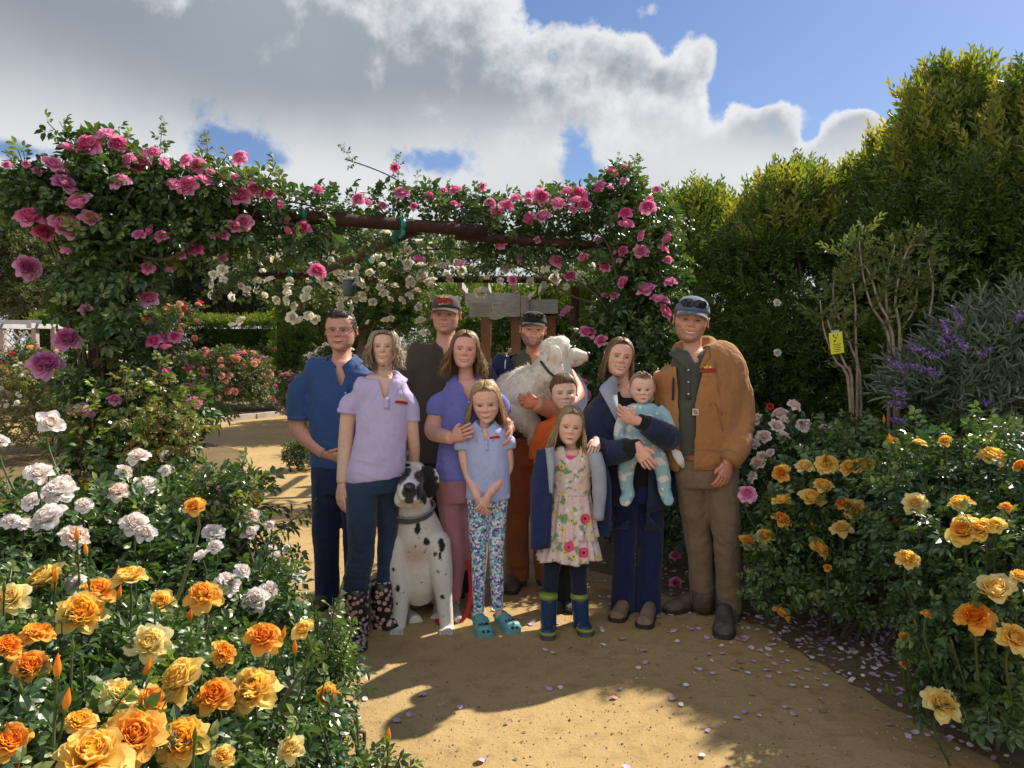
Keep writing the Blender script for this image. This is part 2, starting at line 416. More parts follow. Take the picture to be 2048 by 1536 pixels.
for (px, py, Y) in ((572, 530, 9.02), (578, 552, 9.02), (627, 565, 8.9), (700, 497, 7.0), (735, 513, 6.9), (791, 470, 5.6)):
    c = at(px, py, Y); MB().tube(smoothpath([c + Vector((0, 0, .09)), c + Vector((.02, 0, .03)), c + Vector((-.015, 0, -.02)), c + Vector((.03, 0, -.08))], 7), [.008, .022, .03, .02, .028, .02, .006], 6).build('tie', M_tie, perg)
# hanging lantern under the brace
lan = empty('hanging_lantern', at(698, 575, 7.4)); tag(lan, 'small grey cylinder lamp hanging below the rusty brace', 'lamp')
M_grey = plain_mat('dark_grey_metal', (.09, .095, .10), .5, .1)
M_pale = plain_mat('pale_metal', (.45, .45, .43), .5, .1)
MB().tube([(0, 0, -.085), (0, 0, -.07), (0, 0, .06), (0, 0, .07)], [.05, .058, .058, .052], 18).build('body', M_grey, lan)
MB().tube([(0, 0, .07), (0, 0, .09), (0, 0, .10)], [.062, .06, .03], 18).build('cap', M_pale, lan)
MB().tube([(0, 0, .1), (0, 0, .27)], .006, 6).build('hanger', M_grey, lan)

# ------------------------------------------------------------------ wooden arbour behind the group
def wood_mat(name, c0, c1, sc=(1, 1, 12)):
    m, t, p = material(name); tc = t.add('ShaderNodeTexCoord'); mp = t.add('ShaderNodeMapping'); mp.inputs['Scale'].default_value = sc
    t.link(tc.outputs['Object'], mp.inputs[0])
    n = t.noise(mp.outputs[0], 6, 6, .6); k = t.noise(tc.outputs['Object'], 2.3, 4, .6)
    c = t.mix(t.smooth(n, .3, .7), c0, c1); c = t.mix(t.math('MULTIPLY', t.smooth(k, .5, .8), .5), c, tuple(x * .5 for x in c0))
    t.link(c, p.inputs['Base Color']); p.inputs['Roughness'].default_value = .85
    b = t.add('ShaderNodeBump'); b.inputs['Strength'].default_value = .4; b.inputs['Distance'].default_value = .005; t.link(n, b.inputs['Height']); t.link(b.outputs[0], p.inputs['Normal'])
    return m
M_greywood = wood_mat('weathered_grey_paint', (.36, .36, .36), (.56, .55, .52), (2, 12, 12))
M_redwood = wood_mat('redwood_post', (.20, .085, .050), (.34, .17, .10), (12, 12, 1.2))
AY = 10.2
arb = empty('wooden_arbour', (0, 0, 0)); tag(arb, 'wooden arbour with reddish posts and pale grey scroll-cut beams behind the capped men', 'arbour')
def abox(name, px0, px1, py0, py1, Y, dep, mat, par=arb):
    a = at(px0, py0, Y); b = at(px1, py1, Y); c = (a + b) / 2
    return MB().box((0, 0, 0), (abs(b.x - a.x), dep, abs(a.z - b.z))).build(name, mat, par, smooth=False, loc=c)
for px in (972, 1032, 1102):
    a = at(px - 10, 632, AY); b = at(px + 10, 632, AY)
    MB().box((0, 0, 0), (b.x - a.x, .12, a.z)).build('post', M_redwood, arb, smooth=False, loc=((a.x + b.x) / 2, AY + (.1 if px == 1102 else 0), a.z / 2))
def scroll_board(px0, px1, py0, py1, Y, th, flip=1):
    # beam board whose end is cut in an S curve
    x0 = at(px0, py0, Y).x; x1 = at(px1, py0, Y).x; z1 = at(px0, py0, Y).z; z0 = at(px0, py1, Y).z
    L = x1 - x0; H = z1 - z0
    top = [(x1, z1), (x0, z1)]
    s = [(0, .62), (.04, .50), (.10, .36), (.18, .34), (.26, .42), (.34, .40), (.38, .22), (.44, .05), (.55, .0), (.66, .06), (.72, .12), (1, .12)]
    prof = top + [(x0 + L * u, z0 + H * v) for u, v in s]
    n = len(prof); me = bpy.data.meshes.new('beam'); bm = bmesh.new()
    A = [bm.verts.new((x, Y - th / 2, z)) for x, z in prof]; B = [bm.verts.new((x, Y + th / 2, z)) for x, z in prof]
    bm.faces.new(A); bm.faces.new(B[::-1])
    for i in range(n): bm.faces.new([A[i], B[i], B[(i + 1) % n], A[(i + 1) % n]])
    bmesh.ops.recalc_face_normals(bm, faces=bm.faces); bm.to_mesh(me); bm.free()
    return obj('beam', me, M_greywood, arb)
scroll_board(930, 1040, 586, 640, AY - .1, .05)
abox('beam', 1042, 1058, 592, 628, AY - .02, .3, M_greywood)
abox('beam', 1059, 1116, 599, 627, AY - .1, .05, M_greywood)
abox('beam', 938, 985, 606, 634, AY - .45, .05, M_greywood)
for i, px in enumerate((925, 975, 1030, 1085)):
    c = at(px, 576, AY); MB().box((0, 0, 0), (.06, 1.3, .09)).build('rafter', M_greywood, arb, smooth=False, loc=(c.x, AY + .1, c.z))

# ------------------------------------------------------------------ lattice arbour far left
LY = 19.0
M_palewood = wood_mat('pale_weathered_wood', (.34, .24, .20), (.50, .40, .35), (12, 12, 1.5))
lat = empty('lattice_arbour', (0, 0, 0)); tag(lat, 'weathered wooden arbour with a diagonal lattice panel beside the far low hedge', 'arbour')
for px in (5, 70, 84):
    a = at(px - 4.5, 652, LY); b = at(px + 4.5, 652, LY)
    MB().box((0, 0, 0), (b.x - a.x, .14, a.z)).build('post', M_palewood, lat, smooth=False, loc=((a.x + b.x) / 2, LY + (.5 if px == 84 else 0), a.z / 2))
abox('beam', -60, 92, 640, 648, LY - .12, .05, M_greywood, lat)
for px in (8, 78): 
    c = at(px, 652, LY); MB().box((0, 0, 0), (.12, 1.4, .12)).build('rafter', M_greywood, lat, smooth=False, loc=(c.x, LY + .3, c.z))
lx0, lx1 = at(10, 660, LY).x, at(66, 660, LY).x; lz0, lz1 = .55, at(10, 662, LY).z
for s in (-1, 1):
    for k in range(-5, 9):
        # diagonal slats clipped to the panel
        p0 = lx0 + k * .17; pts = []
        xa, xb = max(lx0, p0), min(lx1, p0 + (lz1 - lz0))
        if xb - xa < .08: continue
        za, zb = lz0 + (xa - p0), lz0 + (xb - p0)
        if s < 0: za, zb = lz0 + lz1 - za, lz0 + lz1 - zb
        ln = math.hypot(xb - xa, zb - za)
        o = MB().box((0, 0, 0), (ln, .012, .035)).build('slat', M_greywood, lat, smooth=False, loc=((xa + xb) / 2, LY + .012 * s, (za + zb) / 2))
        o.rotation_euler = (0, -math.atan2(zb - za, xb - xa), 0)
# ------------------------------------------------------------------ plant kit
def leaflet(L=1.0, W=.55, fold=.12, curl=.12, tris=6):
    if tris == 2:
        return np.array([[0, 0, 0], [-W / 2, L * .5, fold * .5], [0, L, -curl], [W / 2, L * .5, fold * .5]], float), np.array([[0, 2, 1], [0, 3, 2]])
    V = np.array([[0, 0, 0], [0, L * .5, 0], [0, L, -curl], [-W * .46, L * .28, fold], [-W * .42, L * .66, fold * .7], [W * .46, L * .28, fold], [W * .42, L * .66, fold * .7]], float)
    F = np.array([[0, 1, 3], [3, 1, 4], [4, 1, 2], [0, 5, 1], [5, 6, 1], [6, 2, 1]])
    return V, F
def compound(n=5, tris=6, seed=0, size=1.0):
    """a rose leaf: leaflets in pairs along a stalk and one at the end; total length about 1"""
    rs = np.random.RandomState(seed); Vs = []; Fs = []; k = 0
    pos = [(0, .55, 0)] ; 
    pairs = (n - 1) // 2
    specs = [(0.0, .52, 0.0, .46)]
    for i in range(pairs):
        y = .46 - .26 * i; s = .40 - .05 * i
        specs += [(-.03, y, 62, s), (.03, y, -62, s)]
    for (x, y, ang, s) in specs:
        V, F = leaflet(1, .60, .10, .14, tris)
        a = R(ang + 8 * rs.randn()); V = V * s
        rx = R(-10 + 14 * rs.randn()); c, sn = math.cos(rx), math.sin(rx)
        V = V @ np.array([[1, 0, 0], [0, c, -sn], [0, sn, c]]).T
        c, sn = math.cos(a), math.sin(a); V = V @ np.array([[c, -sn, 0], [sn, c, 0], [0, 0, 1]]).T
        Vs.append(V + np.array([x, y, -.15 * y * y])); Fs.append(F + k); k += len(V)
    st = np.array([[-.012, 0, 0], [.012, 0, 0], [.008, .55, -.045], [-.008, .55, -.045]]); Vs.append(st); Fs.append(np.array([[0, 1, 2], [0, 2, 3]]) + k)
    return np.concatenate(Vs) * size, np.concatenate(Fs)
def sprig(n=9, L=1.0, leaf=.32, W=.36, seed=0, tris=2, up=50):
    """a twig with alternate simple leaves"""
    rs = np.random.RandomState(seed); Vs = []; Fs = []; k = 0
    for i in range(n):
        y = L * (.12 + .82 * i / (n - 1)); s = leaf * (1.05 - .45 * i / n)
        V, F = leaflet(1, W, .08, .16, tris); V = V * s
        az = i * 137.5 + 20 * rs.randn(); tilt = up - 18 * i / n + 10 * rs.randn()
        M = Matrix.Rotation(R(az), 3, 'Y') @ Matrix.Rotation(R(-tilt), 3, 'Z')
        V = V @ np.array(M).T
        Vs.append(V + np.array([0, y, 0])); Fs.append(F + k); k += len(V)
    st = np.array([[-.008, 0, 0], [.008, 0, 0], [0, L * .95, 0]]); Vs.append(st); Fs.append(np.array([[0, 1, 2]]) + k)
    return np.concatenate(Vs), np.concatenate(Fs)
def unit(A): return A / (np.linalg.norm(A, axis=-1, keepdims=True) + 1e-9)
def orient(ydir, zdir):
    Y = unit(ydir); Z = zdir - Y * (zdir * Y).sum(-1, keepdims=True); Z = unit(Z); X = np.cross(Y, Z)
    return np.stack([X, Y, Z], -1)          # columns
def scatter_np(T, Rm, pos, scale):
    V0, F0 = T; n = len(pos)
    V = np.einsum('nij,vj->nvi', Rm, V0) * np.asarray(scale)[:, None, None] + pos[:, None]
    F = F0[None] + (np.arange(n) * len(V0))[:, None, None]
    return V.reshape(-1, 3), F.reshape(-1, F0.shape[1])
def lobes_points(lobes, n, rs, inner=.25, lump=.18, seed=0, zmin=.03):
    """points near the skin of a union of ellipsoids, with outward direction"""
    A = np.array([(l[3] * l[4] + l[4] * l[5] + l[3] * l[5]) for l in lobes]); pick = rs.choice(len(lobes), n, p=A / A.sum())
    L = np.array(lobes, float)[pick]
    dirs = unit(rs.randn(n, 3)); dirs[:, 2] = np.where(dirs[:, 2] < -.55, -dirs[:, 2], dirs[:, 2])
    rad = 1 + lump * vnoise(dirs * 1.7 + pick[:, None] * 3.7, 1.4, seed) - inner * rs.rand(n) ** 1.7 + .04 * rs.randn(n)
    P = L[:, :3] + dirs * L[:, 3:6] * rad[:, None]
    out = unit(dirs / L[:, 3:6])
    k = P[:, 2] > zmin
    return P[k], out[k]
def foliage(name, parent, T, lobes, n, size, mat, seed=0, inner=.25, droop=.25, outw=.7, lump=.18, upn=.7, jit=.45, smooth=False, zmin=.03, tint=0.0):
    """stuff: many leaves as one mesh"""
    rs = np.random.RandomState(seed); P, out = lobes_points(lobes, n, rs, inner, lump, seed, zmin); n = len(P)
    yd = out * outw + rs.randn(n, 3) * jit + np.array([0, 0, -droop]); zd = out * (1 - upn) + np.array([0, 0, upn]) + rs.randn(n, 3) * .35
    Rm = orient(yd, zd); sc = size * (.65 + .7 * rs.rand(n))
    Ts = T if isinstance(T, list) else [T]; Vs = []; Fs = []; As = []; k = 0
    idx = np.array_split(np.arange(n), len(Ts))
    clump = vnoise(P, 2.2, seed + 3) * .5 + .5
    for t, ii in zip(Ts, idx):
        V, F = scatter_np(t, Rm[ii], P[ii], sc[ii]); Vs.append(V); Fs.append(F + k); k += len(V)
        As.append(np.repeat(np.clip(.55 * rs.rand(len(ii)) + .35 * clump[ii] + tint, 0, 1), len(t[0])))
    me = mesh_np(name, np.concatenate(Vs), np.concatenate(Fs), {'rnd': np.concatenate(As)}, smooth)
    o = obj(name, me, mat, parent); o['kind'] = 'stuff'; return o

GREEN = [(0, (.026, .056, .020)), (.35, (.050, .100, .034)), (.7, (.086, .148, .046)), (.92, (.135, .19, .055)), (1, (.20, .24, .07))]
M_rose = leaf_mat('rose_leaf', GREEN, .34, .22, spec=.6)
M_rosefar = leaf_mat('rose_leaf_far', [(0, (.028, .050, .018)), (.5, (.075, .11, .036)), (1, (.20, .20, .07))], .5, .3)
M_young = leaf_mat('young_rose_leaf', [(0, (.16, .06, .03)), (.3, (.18, .11, .035)), (.55, (.15, .18, .04)), (1, (.20, .24, .06))], .4, .35)
M_fresh = leaf_mat('fresh_leaf', [(0, (.05, .10, .02)), (.5, (.09, .16, .03)), (1, (.16, .22, .05))], .38, .35)
M_hedge = leaf_mat('hedge_leaf', [(0, (.036, .070, .018)), (.45, (.072, .125, .028)), (.8, (.135, .19, .038)), (1, (.27, .27, .045))], .36, .34, (2.2, 2.0, .4), .55)
M_sage = leaf_mat('silver_leaf', [(0, (.075, .10, .066)), (.5, (.165, .20, .145)), (1, (.30, .33, .26))], .6, .2)
M_oak = leaf_mat('grey_green_leaf', [(0, (.05, .065, .028)), (.5, (.12, .14, .065)), (1, (.22, .23, .12))], .6, .3)
M_dark = leaf_mat('dark_conifer_leaf', [(0, (.010, .016, .008)), (.5, (.028, .040, .016)), (1, (.06, .07, .03))], .6, .2)
M_lime = leaf_mat('clipped_hedge_leaf', [(0, (.02, .05, .008)), (.4, (.06, .11, .012)), (1, (.22, .26, .03))], .45, .35, (2, 2, .4))
M_stem = plain_mat('green_stem', (.055, .075, .025), .5, .3, 8)
M_cane = plain_mat('brown_cane', (.085, .065, .04), .8, .4, 20, .4, 60)
M_bark = plain_mat('pale_bark', (.17, .125, .095), .85, .3, 14, .5, 40)
M_redstem = plain_mat('red_young_stem', (.13, .04, .03), .5, .2, 8)

def petal_mat(name, inner, mid, outer, trans=.35, vary=.12, tm=(1.05, .95, .9)):
    m, t, p = material(name)
    a = t.add('ShaderNodeAttribute', _attribute_name='lay'); oi = t.add('ShaderNodeObjectInfo')
    tc = t.add('ShaderNodeTexCoord')
    f = t.math('ADD', a.outputs['Fac'], t.math('MULTIPLY', t.math('SUBTRACT', oi.outputs['Random'], .5), vary * 3), True)
    c = t.ramp(f, [(0, inner), (.5, mid), (1, outer)])
    n = t.noise(tc.outputs['Object'], 30, 3, .5)
    c = t.mix(1.0, c, t.ramp(n, [(.3, (.95, .94, .93)), (.7, (1.03, 1.03, 1.03))]), 'MULTIPLY')
    t.link(c, p.inputs['Base Color']); p.inputs['Roughness'].default_value = .6; p.inputs['Specular IOR Level'].default_value = .25
    tr = t.add('ShaderNodeBsdfTranslucent'); t.link(t.mix(1.0, c, tm, 'MULTIPLY'), tr.inputs[0])
    mx = t.add('ShaderNodeMixShader'); mx.inputs[0].default_value = trans
    t.link(p.outputs[0], mx.inputs[1]); t.link(tr.outputs[0], mx.inputs[2]); t.link(mx.outputs[0], t.n['Material Output'].inputs[0])
    return m
PETAL = {
    'yellow': petal_mat('yellow_petal', (.92, .44, .045), (.94, .62, .09), (.95, .78, .28), .52, .12, (1.05, 1, .9)),
    'orange': petal_mat('orange_petal', (.90, .28, .03), (.92, .44, .05), (.94, .62, .15), .52, .12, (1.05, 1, .9)),
    'pale_yellow': petal_mat('pale_yellow_petal', (.93, .62, .12), (.94, .76, .26), (.95, .86, .48), .5, .12, (1.05, 1, .9)),
    'white': petal_mat('white_petal', (.91, .76, .70), (.93, .88, .85), (.94, .92, .90), .42, .1, (1.05, 1, 1)),
    'blush': petal_mat('blush_petal', (.91, .62, .52), (.93, .80, .72), (.94, .89, .84), .45, .1, (1.05, 1, 1)),
    'pink': petal_mat('pink_petal', (.72, .075, .29), (.86, .21, .46), (.91, .47, .68), .45, .2, (1.05, .95, 1.0)),
    'mauve': petal_mat('mauve_petal', (.55, .10, .32), (.66, .20, .46), (.74, .38, .60), .42, .1),
    'red': petal_mat('red_petal', (.60, .012, .02), (.72, .03, .04), (.78, .07, .08), .4, .1),
    'coral': petal_mat('coral_petal', (.80, .20, .17), (.86, .36, .29), (.88, .54, .46), .4, .2),
    'cream': petal_mat('cream_petal', (.90, .83, .56), (.93, .90, .80), (.94, .93, .90), .5, .1, (1.1, 1.1, 1.05)),
}
def petal(w, l, cup, lean, ruff, rs, nu=5, nv=4):
    """one petal as a curved patch; base at origin, rising along +z, outer side away from the axis (+x)"""
    u = np.linspace(-1, 1, nu); v = np.linspace(0, 1, nv); U, Vv = np.meshgrid(u, v)
    wid = w * (.35 + .65 * np.sin(np.pi * np.clip(Vv * .62 + .12, 0, 1))) * np.where(Vv > .99, .78, 1)
    y = U * wid
    z = Vv * l * (1 - .10 * U ** 2 * Vv)
    x = -cup * U ** 2 * w + lean * Vv ** 2 * l - .10 * l * np.sin(np.pi * Vv)
    x = x + ruff * rs.randn(*x.shape) * Vv * w; z = z + ruff * .6 * rs.randn(*x.shape) * Vv * l
    P = np.stack([x, y, z], -1).reshape(-1, 3)
    i = np.arange(nu - 1); F = []
    for r in range(nv - 1):
        a = r * nu + i; F.append(np.stack([a, a + 1, a + nu + 1, a + nu], 1))
    return P, np.concatenate(F)
def bloom_mesh(name, open_=1.0, petals=34, seed=0, ruff=.06, hi=True):
    """unit diameter rose, axis +z, origin at its base"""
    rs = np.random.RandomState(seed); mb = MB()
    for i in range(petals):
        f = (i / (petals - 1)) ** .9              # 0 centre .. 1 outside
        ang = i * 2.39996 + .3 * rs.randn()
        r0 = .015 + .13 * f
        tilt = R(2 + 74 * f ** 1.25 * open_ + 7 * rs.randn())
        l = .24 + .19 * f * (1 - .22 * rs.rand()); wd = .080 + .145 * f * (.85 + .3 * rs.rand())
        P, F = petal(wd, l, .75 - .35 * f, -.30 + .22 * f + (.35 if f > .85 else 0), ruff, rs, 5 if hi else 3, 5 if hi else 3)
        c, s = math.cos(tilt), math.sin(tilt); P = P @ np.array([[c, 0, s], [0, 1, 0], [-s, 0, c]]).T
        P[:, 0] += r0; P[:, 2] += .10 * (1 - f) + .05
        c, s = math.cos(ang), math.sin(ang); P = P @ np.array([[c, -s, 0], [s, c, 0], [0, 0, 1]]).T
        mb.add(P, F, np.clip(f + .12 * rs.randn() + np.linspace(-.12, .12, len(P)), 0, 1))
    V = np.concatenate(mb.V); V = V / (2 * np.percentile(np.hypot(V[:, 0], V[:, 1]), 98))
    me = mesh_np(name, V, np.concatenate(mb.Q), {'lay': np.concatenate(mb.A)}, True)
    return me
BLOOMS = {}
def bloom_variants(kind):
    if kind not in BLOOMS:
        out = []
        for s, (op, n, rf) in enumerate([(1.0, 62, .095), (.88, 58, .085), (1.08, 66, .11), (.68, 40, .065)]):
            me = bloom_mesh('bloom_' + kind, op, n, 100 + s + 7 * len(BLOOMS), rf); me.materials.append(PETAL[kind]); out.append(me)
        BLOOMS[kind] = out
    return BLOOMS[kind]
def bud_mesh(kind):
    key = 'bud_' + kind
    if key not in BLOOMS:
        mb = MB(); n = 10
        zs = np.linspace(0, 1, 9); rr = [.02, .13, .19, .21, .20, .16, .11, .06, .01]
        V, Q = tube([(0, 0, z) for z in zs], rr, n, False); mb.add(V, Q, np.repeat(np.linspace(.6, .1, 9), n)); nq = len(Q)
        for k in range(5):
            P, F = petal(.10, .62, .5, -.10, .02, np.random.RandomState(k), 3, 4); P[:, 0] += .17
            a = k * 2 * math.pi / 5; c, s = math.cos(a), math.sin(a); mb.add(P @ np.array([[c, -s, 0], [s, c, 0], [0, 0, 1]]).T, F, .5)
        V, Q = tube([(0, 0, -.16), (0, 0, -.06), (0, 0, .03)], [.05, .10, .10], 8, False); mb.add(V, Q, .5)
        me = mesh_np(key, np.concatenate(mb.V), np.concatenate(mb.Q), {'lay': np.concatenate(mb.A), 'rnd': np.full(mb.n, .7, np.float32)}, True,
                     np.r_[np.full(nq, 1), np.full(len(np.concatenate(mb.Q)) - nq, 0)])
        me.materials.append(M_fresh); me.materials.append(PETAL[kind] if kind in PETAL else M_fresh); BLOOMS[key] = me
    return BLOOMS[key]
def aim(zdir, spin):
    return (Vector(zdir).to_track_quat('Z', 'Y') @ Quaternion((0, 0, 1), spin))
def place(name, me, pos, zdir, size, parent, spin=None):
    o = bpy.data.objects.new(name, me); COL.objects.link(o); o.parent = parent
    o.location = Vector(pos) - parent.location
    o.rotation_mode = 'QUATERNION'; o.rotation_quaternion = aim(zdir, random.random() * 6.28 if spin is None else spin)
    o.scale = (size,) * 3 if np.ndim(size) == 0 else size
    return o
FACE = Vector((0, -1, 0))
def front_depth(lobes, px, py, grow=1.06):
    """distance along Y at which a sight line first meets a bush"""
    o = np.array([0, 0, CAM_H]); d_ = np.array(ray(px, py)); d_ = d_ / d_[1]; best = None
    for l in lobes:
        c = np.array(l[:3]); r = np.array(l[3:6]) * grow; q = (o - c) / r; e = d_ / r
        A = e @ e; B = 2 * q @ e; C_ = q @ q - 1; D = B * B - 4 * A * C_
        if D > 0:
            t = (-B - math.sqrt(D)) / (2 * A)
            if t > .5 and (best is None or t < best): best = t
    return best
def put_bloom(parent, kind, px, py, dpx, Y=None, real=.095, up=.75, cane=True, name='bloom', facing=None, var=None):
    """a bloom seen at a place of the frame; its distance follows from its size unless given"""
    if Y is None: Y = FOC * real / dpx
    size = dpx * Y / FOC
    p = at(px, py, Y)
    tocam = (Vector((0, 0, CAM_H)) - p).normalized()
    if facing is None:
        facing = (tocam * (.35 + .6 * random.random()) + Vector((0, 0, up * (.5 + .8 * random.random()))) + Vector((random.gauss(0, .4), random.gauss(0, .25), 0))).normalized()
    v = bloom_variants(kind); me = v[var if var is not None else random.choice([0, 0, 1, 2, 2, 3] if dpx > 26 else [0, 1, 3, 3])]
    place(name, me, p - facing * size * .25, facing, size * 1.06, parent)
    return p, size, facing
CT5 = [compound(5, 6, s) for s in range(4)]; CT5L = [compound(5, 2, s) for s in range(3)]; CT7 = [compound(7, 6, 9 + s) for s in range(3)]
SHOOTS = {}
def shoot_mesh(style, seed):
    """an upright young stem with rose leaves; length 1; style picks the leaf colours"""
    key = (style, seed)
    if key in SHOOTS: return SHOOTS[key]
    rs = np.random.RandomState(seed + 50); bend = rs.randn(2) * .12
    zs = np.linspace(0, 1, 7); P = np.stack([bend[0] * zs ** 2, bend[1] * zs ** 2, zs], 1)
    V, Q = tube(P, np.linspace(.014, .006, 7), 5, False)
    Vs = [V]; Fq = Q; Fs = []; k = len(V); A = [np.full(len(V), .6)]
    nl = 9
    for i in range(nl):
        f = .12 + .82 * i / (nl - 1); p = np.array([np.interp(f, zs, P[:, j]) for j in range(3)])
        az = i * 2.4 + .4 * rs.randn(); el = R(15 + 40 * f + 12 * rs.randn())
        yd = np.array([[math.cos(az) * math.cos(el), math.sin(az) * math.cos(el), math.sin(el)]]); zd = np.array([[0, 0, 1.0]]) + .3 * rs.randn(1, 3)
        T = CT5[rs.randint(4)]
        V, F = scatter_np(T, orient(yd, zd), p[None], [.46 * (1 - .45 * f) * (.85 + .3 * rs.rand())])
        Vs.append(V); Fs.append(F + k); k += len(V); A.append(np.full(len(V), np.clip((.15 + .5 * rs.rand() + .35 * f), 0, 1)))
    F3 = np.concatenate(Fs)
    me = mesh_np('leaf_spray', np.concatenate(Vs), [F3, Fq], {'rnd': np.concatenate(A)}, False, np.r_[np.zeros(len(F3)), np.ones(len(Fq))])
    lm, sm = {'rose': (M_rose, M_stem), 'young': (M_young, M_redstem), 'fresh': (M_fresh, M_stem), 'far': (M_rosefar, M_stem)}[style]
    me.materials.append(lm); me.materials.append(sm); SHOOTS[key] = me
    return me
def sprays(parent, lobes, n, size, style='rose', seed=0, zmin=.08, up=.6, young=.1, keep=None, inset=.10, youngstyle='young'):
    """leafy sprays over the skin of a bush, each an object of its own"""
    rs = np.random.RandomState(seed + 900); P, out = lobes_points(lobes, n, rs, .12, .16, seed, zmin)
    for p, o_ in zip(P, out):
        if keep is not None and not keep(p): continue
        d_ = Vector(o_) + Vector((0, 0, up)) + Vector(rs.randn(3) * .28); d_.normalize()
        s = size * (.7 + .6 * rs.rand()); st = style if rs.rand() > young else youngstyle
        place('leaf_spray', shoot_mesh(st, rs.randint(5)), Vector(p) - d_ * s * (.55 + inset), d_, s, parent, rs.rand() * 6.28)
def canes(parent, base, lobes, n, seed=0, r=.007, mat=None, name='cane'):
    rs = np.random.RandomState(seed + 31); mb = MB()
    P, out = lobes_points(lobes, n, rs, .3, .1, seed)
    for p in P:
        b = np.array([base[0], base[1], 0]) + np.r_[rs.randn(2) * .07, 0]
        m_ = (b + p) / 2 + np.r_[rs.randn(2) * .06, .12]
        mb.tube(smoothpath([b, m_, p], 7), np.linspace(r * 1.5, r * .5, 7), 5, rs.rand(), False)
    return mb.build(name, mat or M_cane, parent)
def rose_bush(label, base, lobes, variety, n_leaf, n_spray, leaf=.11, spray=.30, blooms=(), n_bloom=0, bsize=.08, n_bud=0, group=None, seed=0, style='rose', young=.1, far=False, budkind=None, cat='rose bush', inner=.45, mat=None, youngstyle='young', name='rose_bush', up=.6, cane_r=.007):
    o = empty(name, (base[0], base[1], 0)); tag(o, label, cat, group)
    L = [(l[0] - base[0], l[1] - base[1], *l[2:]) for l in lobes]
    if name != 'climbing_rose': canes(o, (0, 0), L, 14 if not far else 6, seed, cane_r)
    foliage('foliage', o, (CT5L if far else CT5[:2] + CT5L[:1]), L, n_leaf, leaf, mat or (M_rosefar if far else M_rose), seed, inner, droop=.2)
    if n_spray: sprays(o, lobes, n_spray, spray, style, seed, young=young, youngstyle=youngstyle, up=up)
    for b in blooms:
        kind, px, py, dpx = b[:4]; kw = b[4] if len(b) > 4 else {}
        kw = dict(kw); kw['Y'] = front_depth(lobes, px, py, 1.17) or front_depth(lobes, px, py, 1.45) or kw.get('Y')
        if kw['Y'] is None: kw['Y'] = base[1]
        p, s, f = put_bloom(o, kind, px, py, dpx, **kw)
        if kw.get('cane', True):
            q = Vector((p.x * .86 + base[0] * .14, p.y * .86 + base[1] * .14, max(.05, p.z - .26)))
            MB().tube(smoothpath([p - f * s * .28 - o.location, p - f * s * .6 - Vector((0, 0, .06)) - o.location, q - o.location], 6), np.linspace(.0035, .006, 6), 5, .5, False).build('stalk', M_stem, o)
    if n_bloom:
        rs = np.random.RandomState(seed + 77); P, out = lobes_points(lobes, n_bloom, rs, .04, .16, seed)
        for p, q in zip(P, out):
            v = variety if isinstance(variety, str) else variety[rs.randint(len(variety))]
            d_ = Vector(q) + Vector((0, -.25, .5)) + Vector(rs.randn(3) * .25)
            place('bloom', bloom_variants(v)[rs.randint(4)], p, d_.normalized(), bsize * (.75 + .5 * rs.rand()), o)
    if n_bud:
        rs = np.random.RandomState(seed + 78); P, out = lobes_points(lobes, n_bud * 2, rs, .02, .16, seed); cnt = 0
        for p, q in zip(P, out):
            if q[2] < .25 or cnt >= n_bud: continue
            cnt += 1
            d_ = (Vector(q) * .4 + Vector((0, 0, 1)) + Vector(rs.randn(3) * .15)).normalized(); h = .06 + .10 * rs.rand()
            k = budkind if rs.rand() < .45 else 'green'
            tip = Vector(p) + d_ * h
            MB().tube([Vector(p) - d_ * .06 - o.location, tip - o.location], [.004, .003], 5, .6, False).build('stalk', M_stem, o)
            place('bud', bud_mesh(k), tip, d_, (.026, .026, .04) if k == 'green' else (.040, .040, .055), o)
    return o
# ------------------------------------------------------------------ the garden
def lob(px, py, Y, rx, rz, ry=None):
    p = at(px, py, Y); k = Y / FOC
    return (p.x, p.y, p.z, rx * k, (ry if ry is not None else rx * k), rz * k)
def limb_tree(o, base, tips, r0, mat, seed, name='trunk'):
    rs = np.random.RandomState(seed); mb = MB()
    for t in tips:
        b = np.array(base, float); t = np.array(t, float)
        m_ = b * .45 + t * .55 + np.r_[rs.randn(2) * .12 * np.linalg.norm(t - b) * .3, .0]; m_[2] += .05 * (t[2] - b[2])
        mb.tube(smoothpath([b, m_, t], 9), np.linspace(r0, r0 * .25, 9), 7, rs.rand())
    return mb.build(name, mat, o)

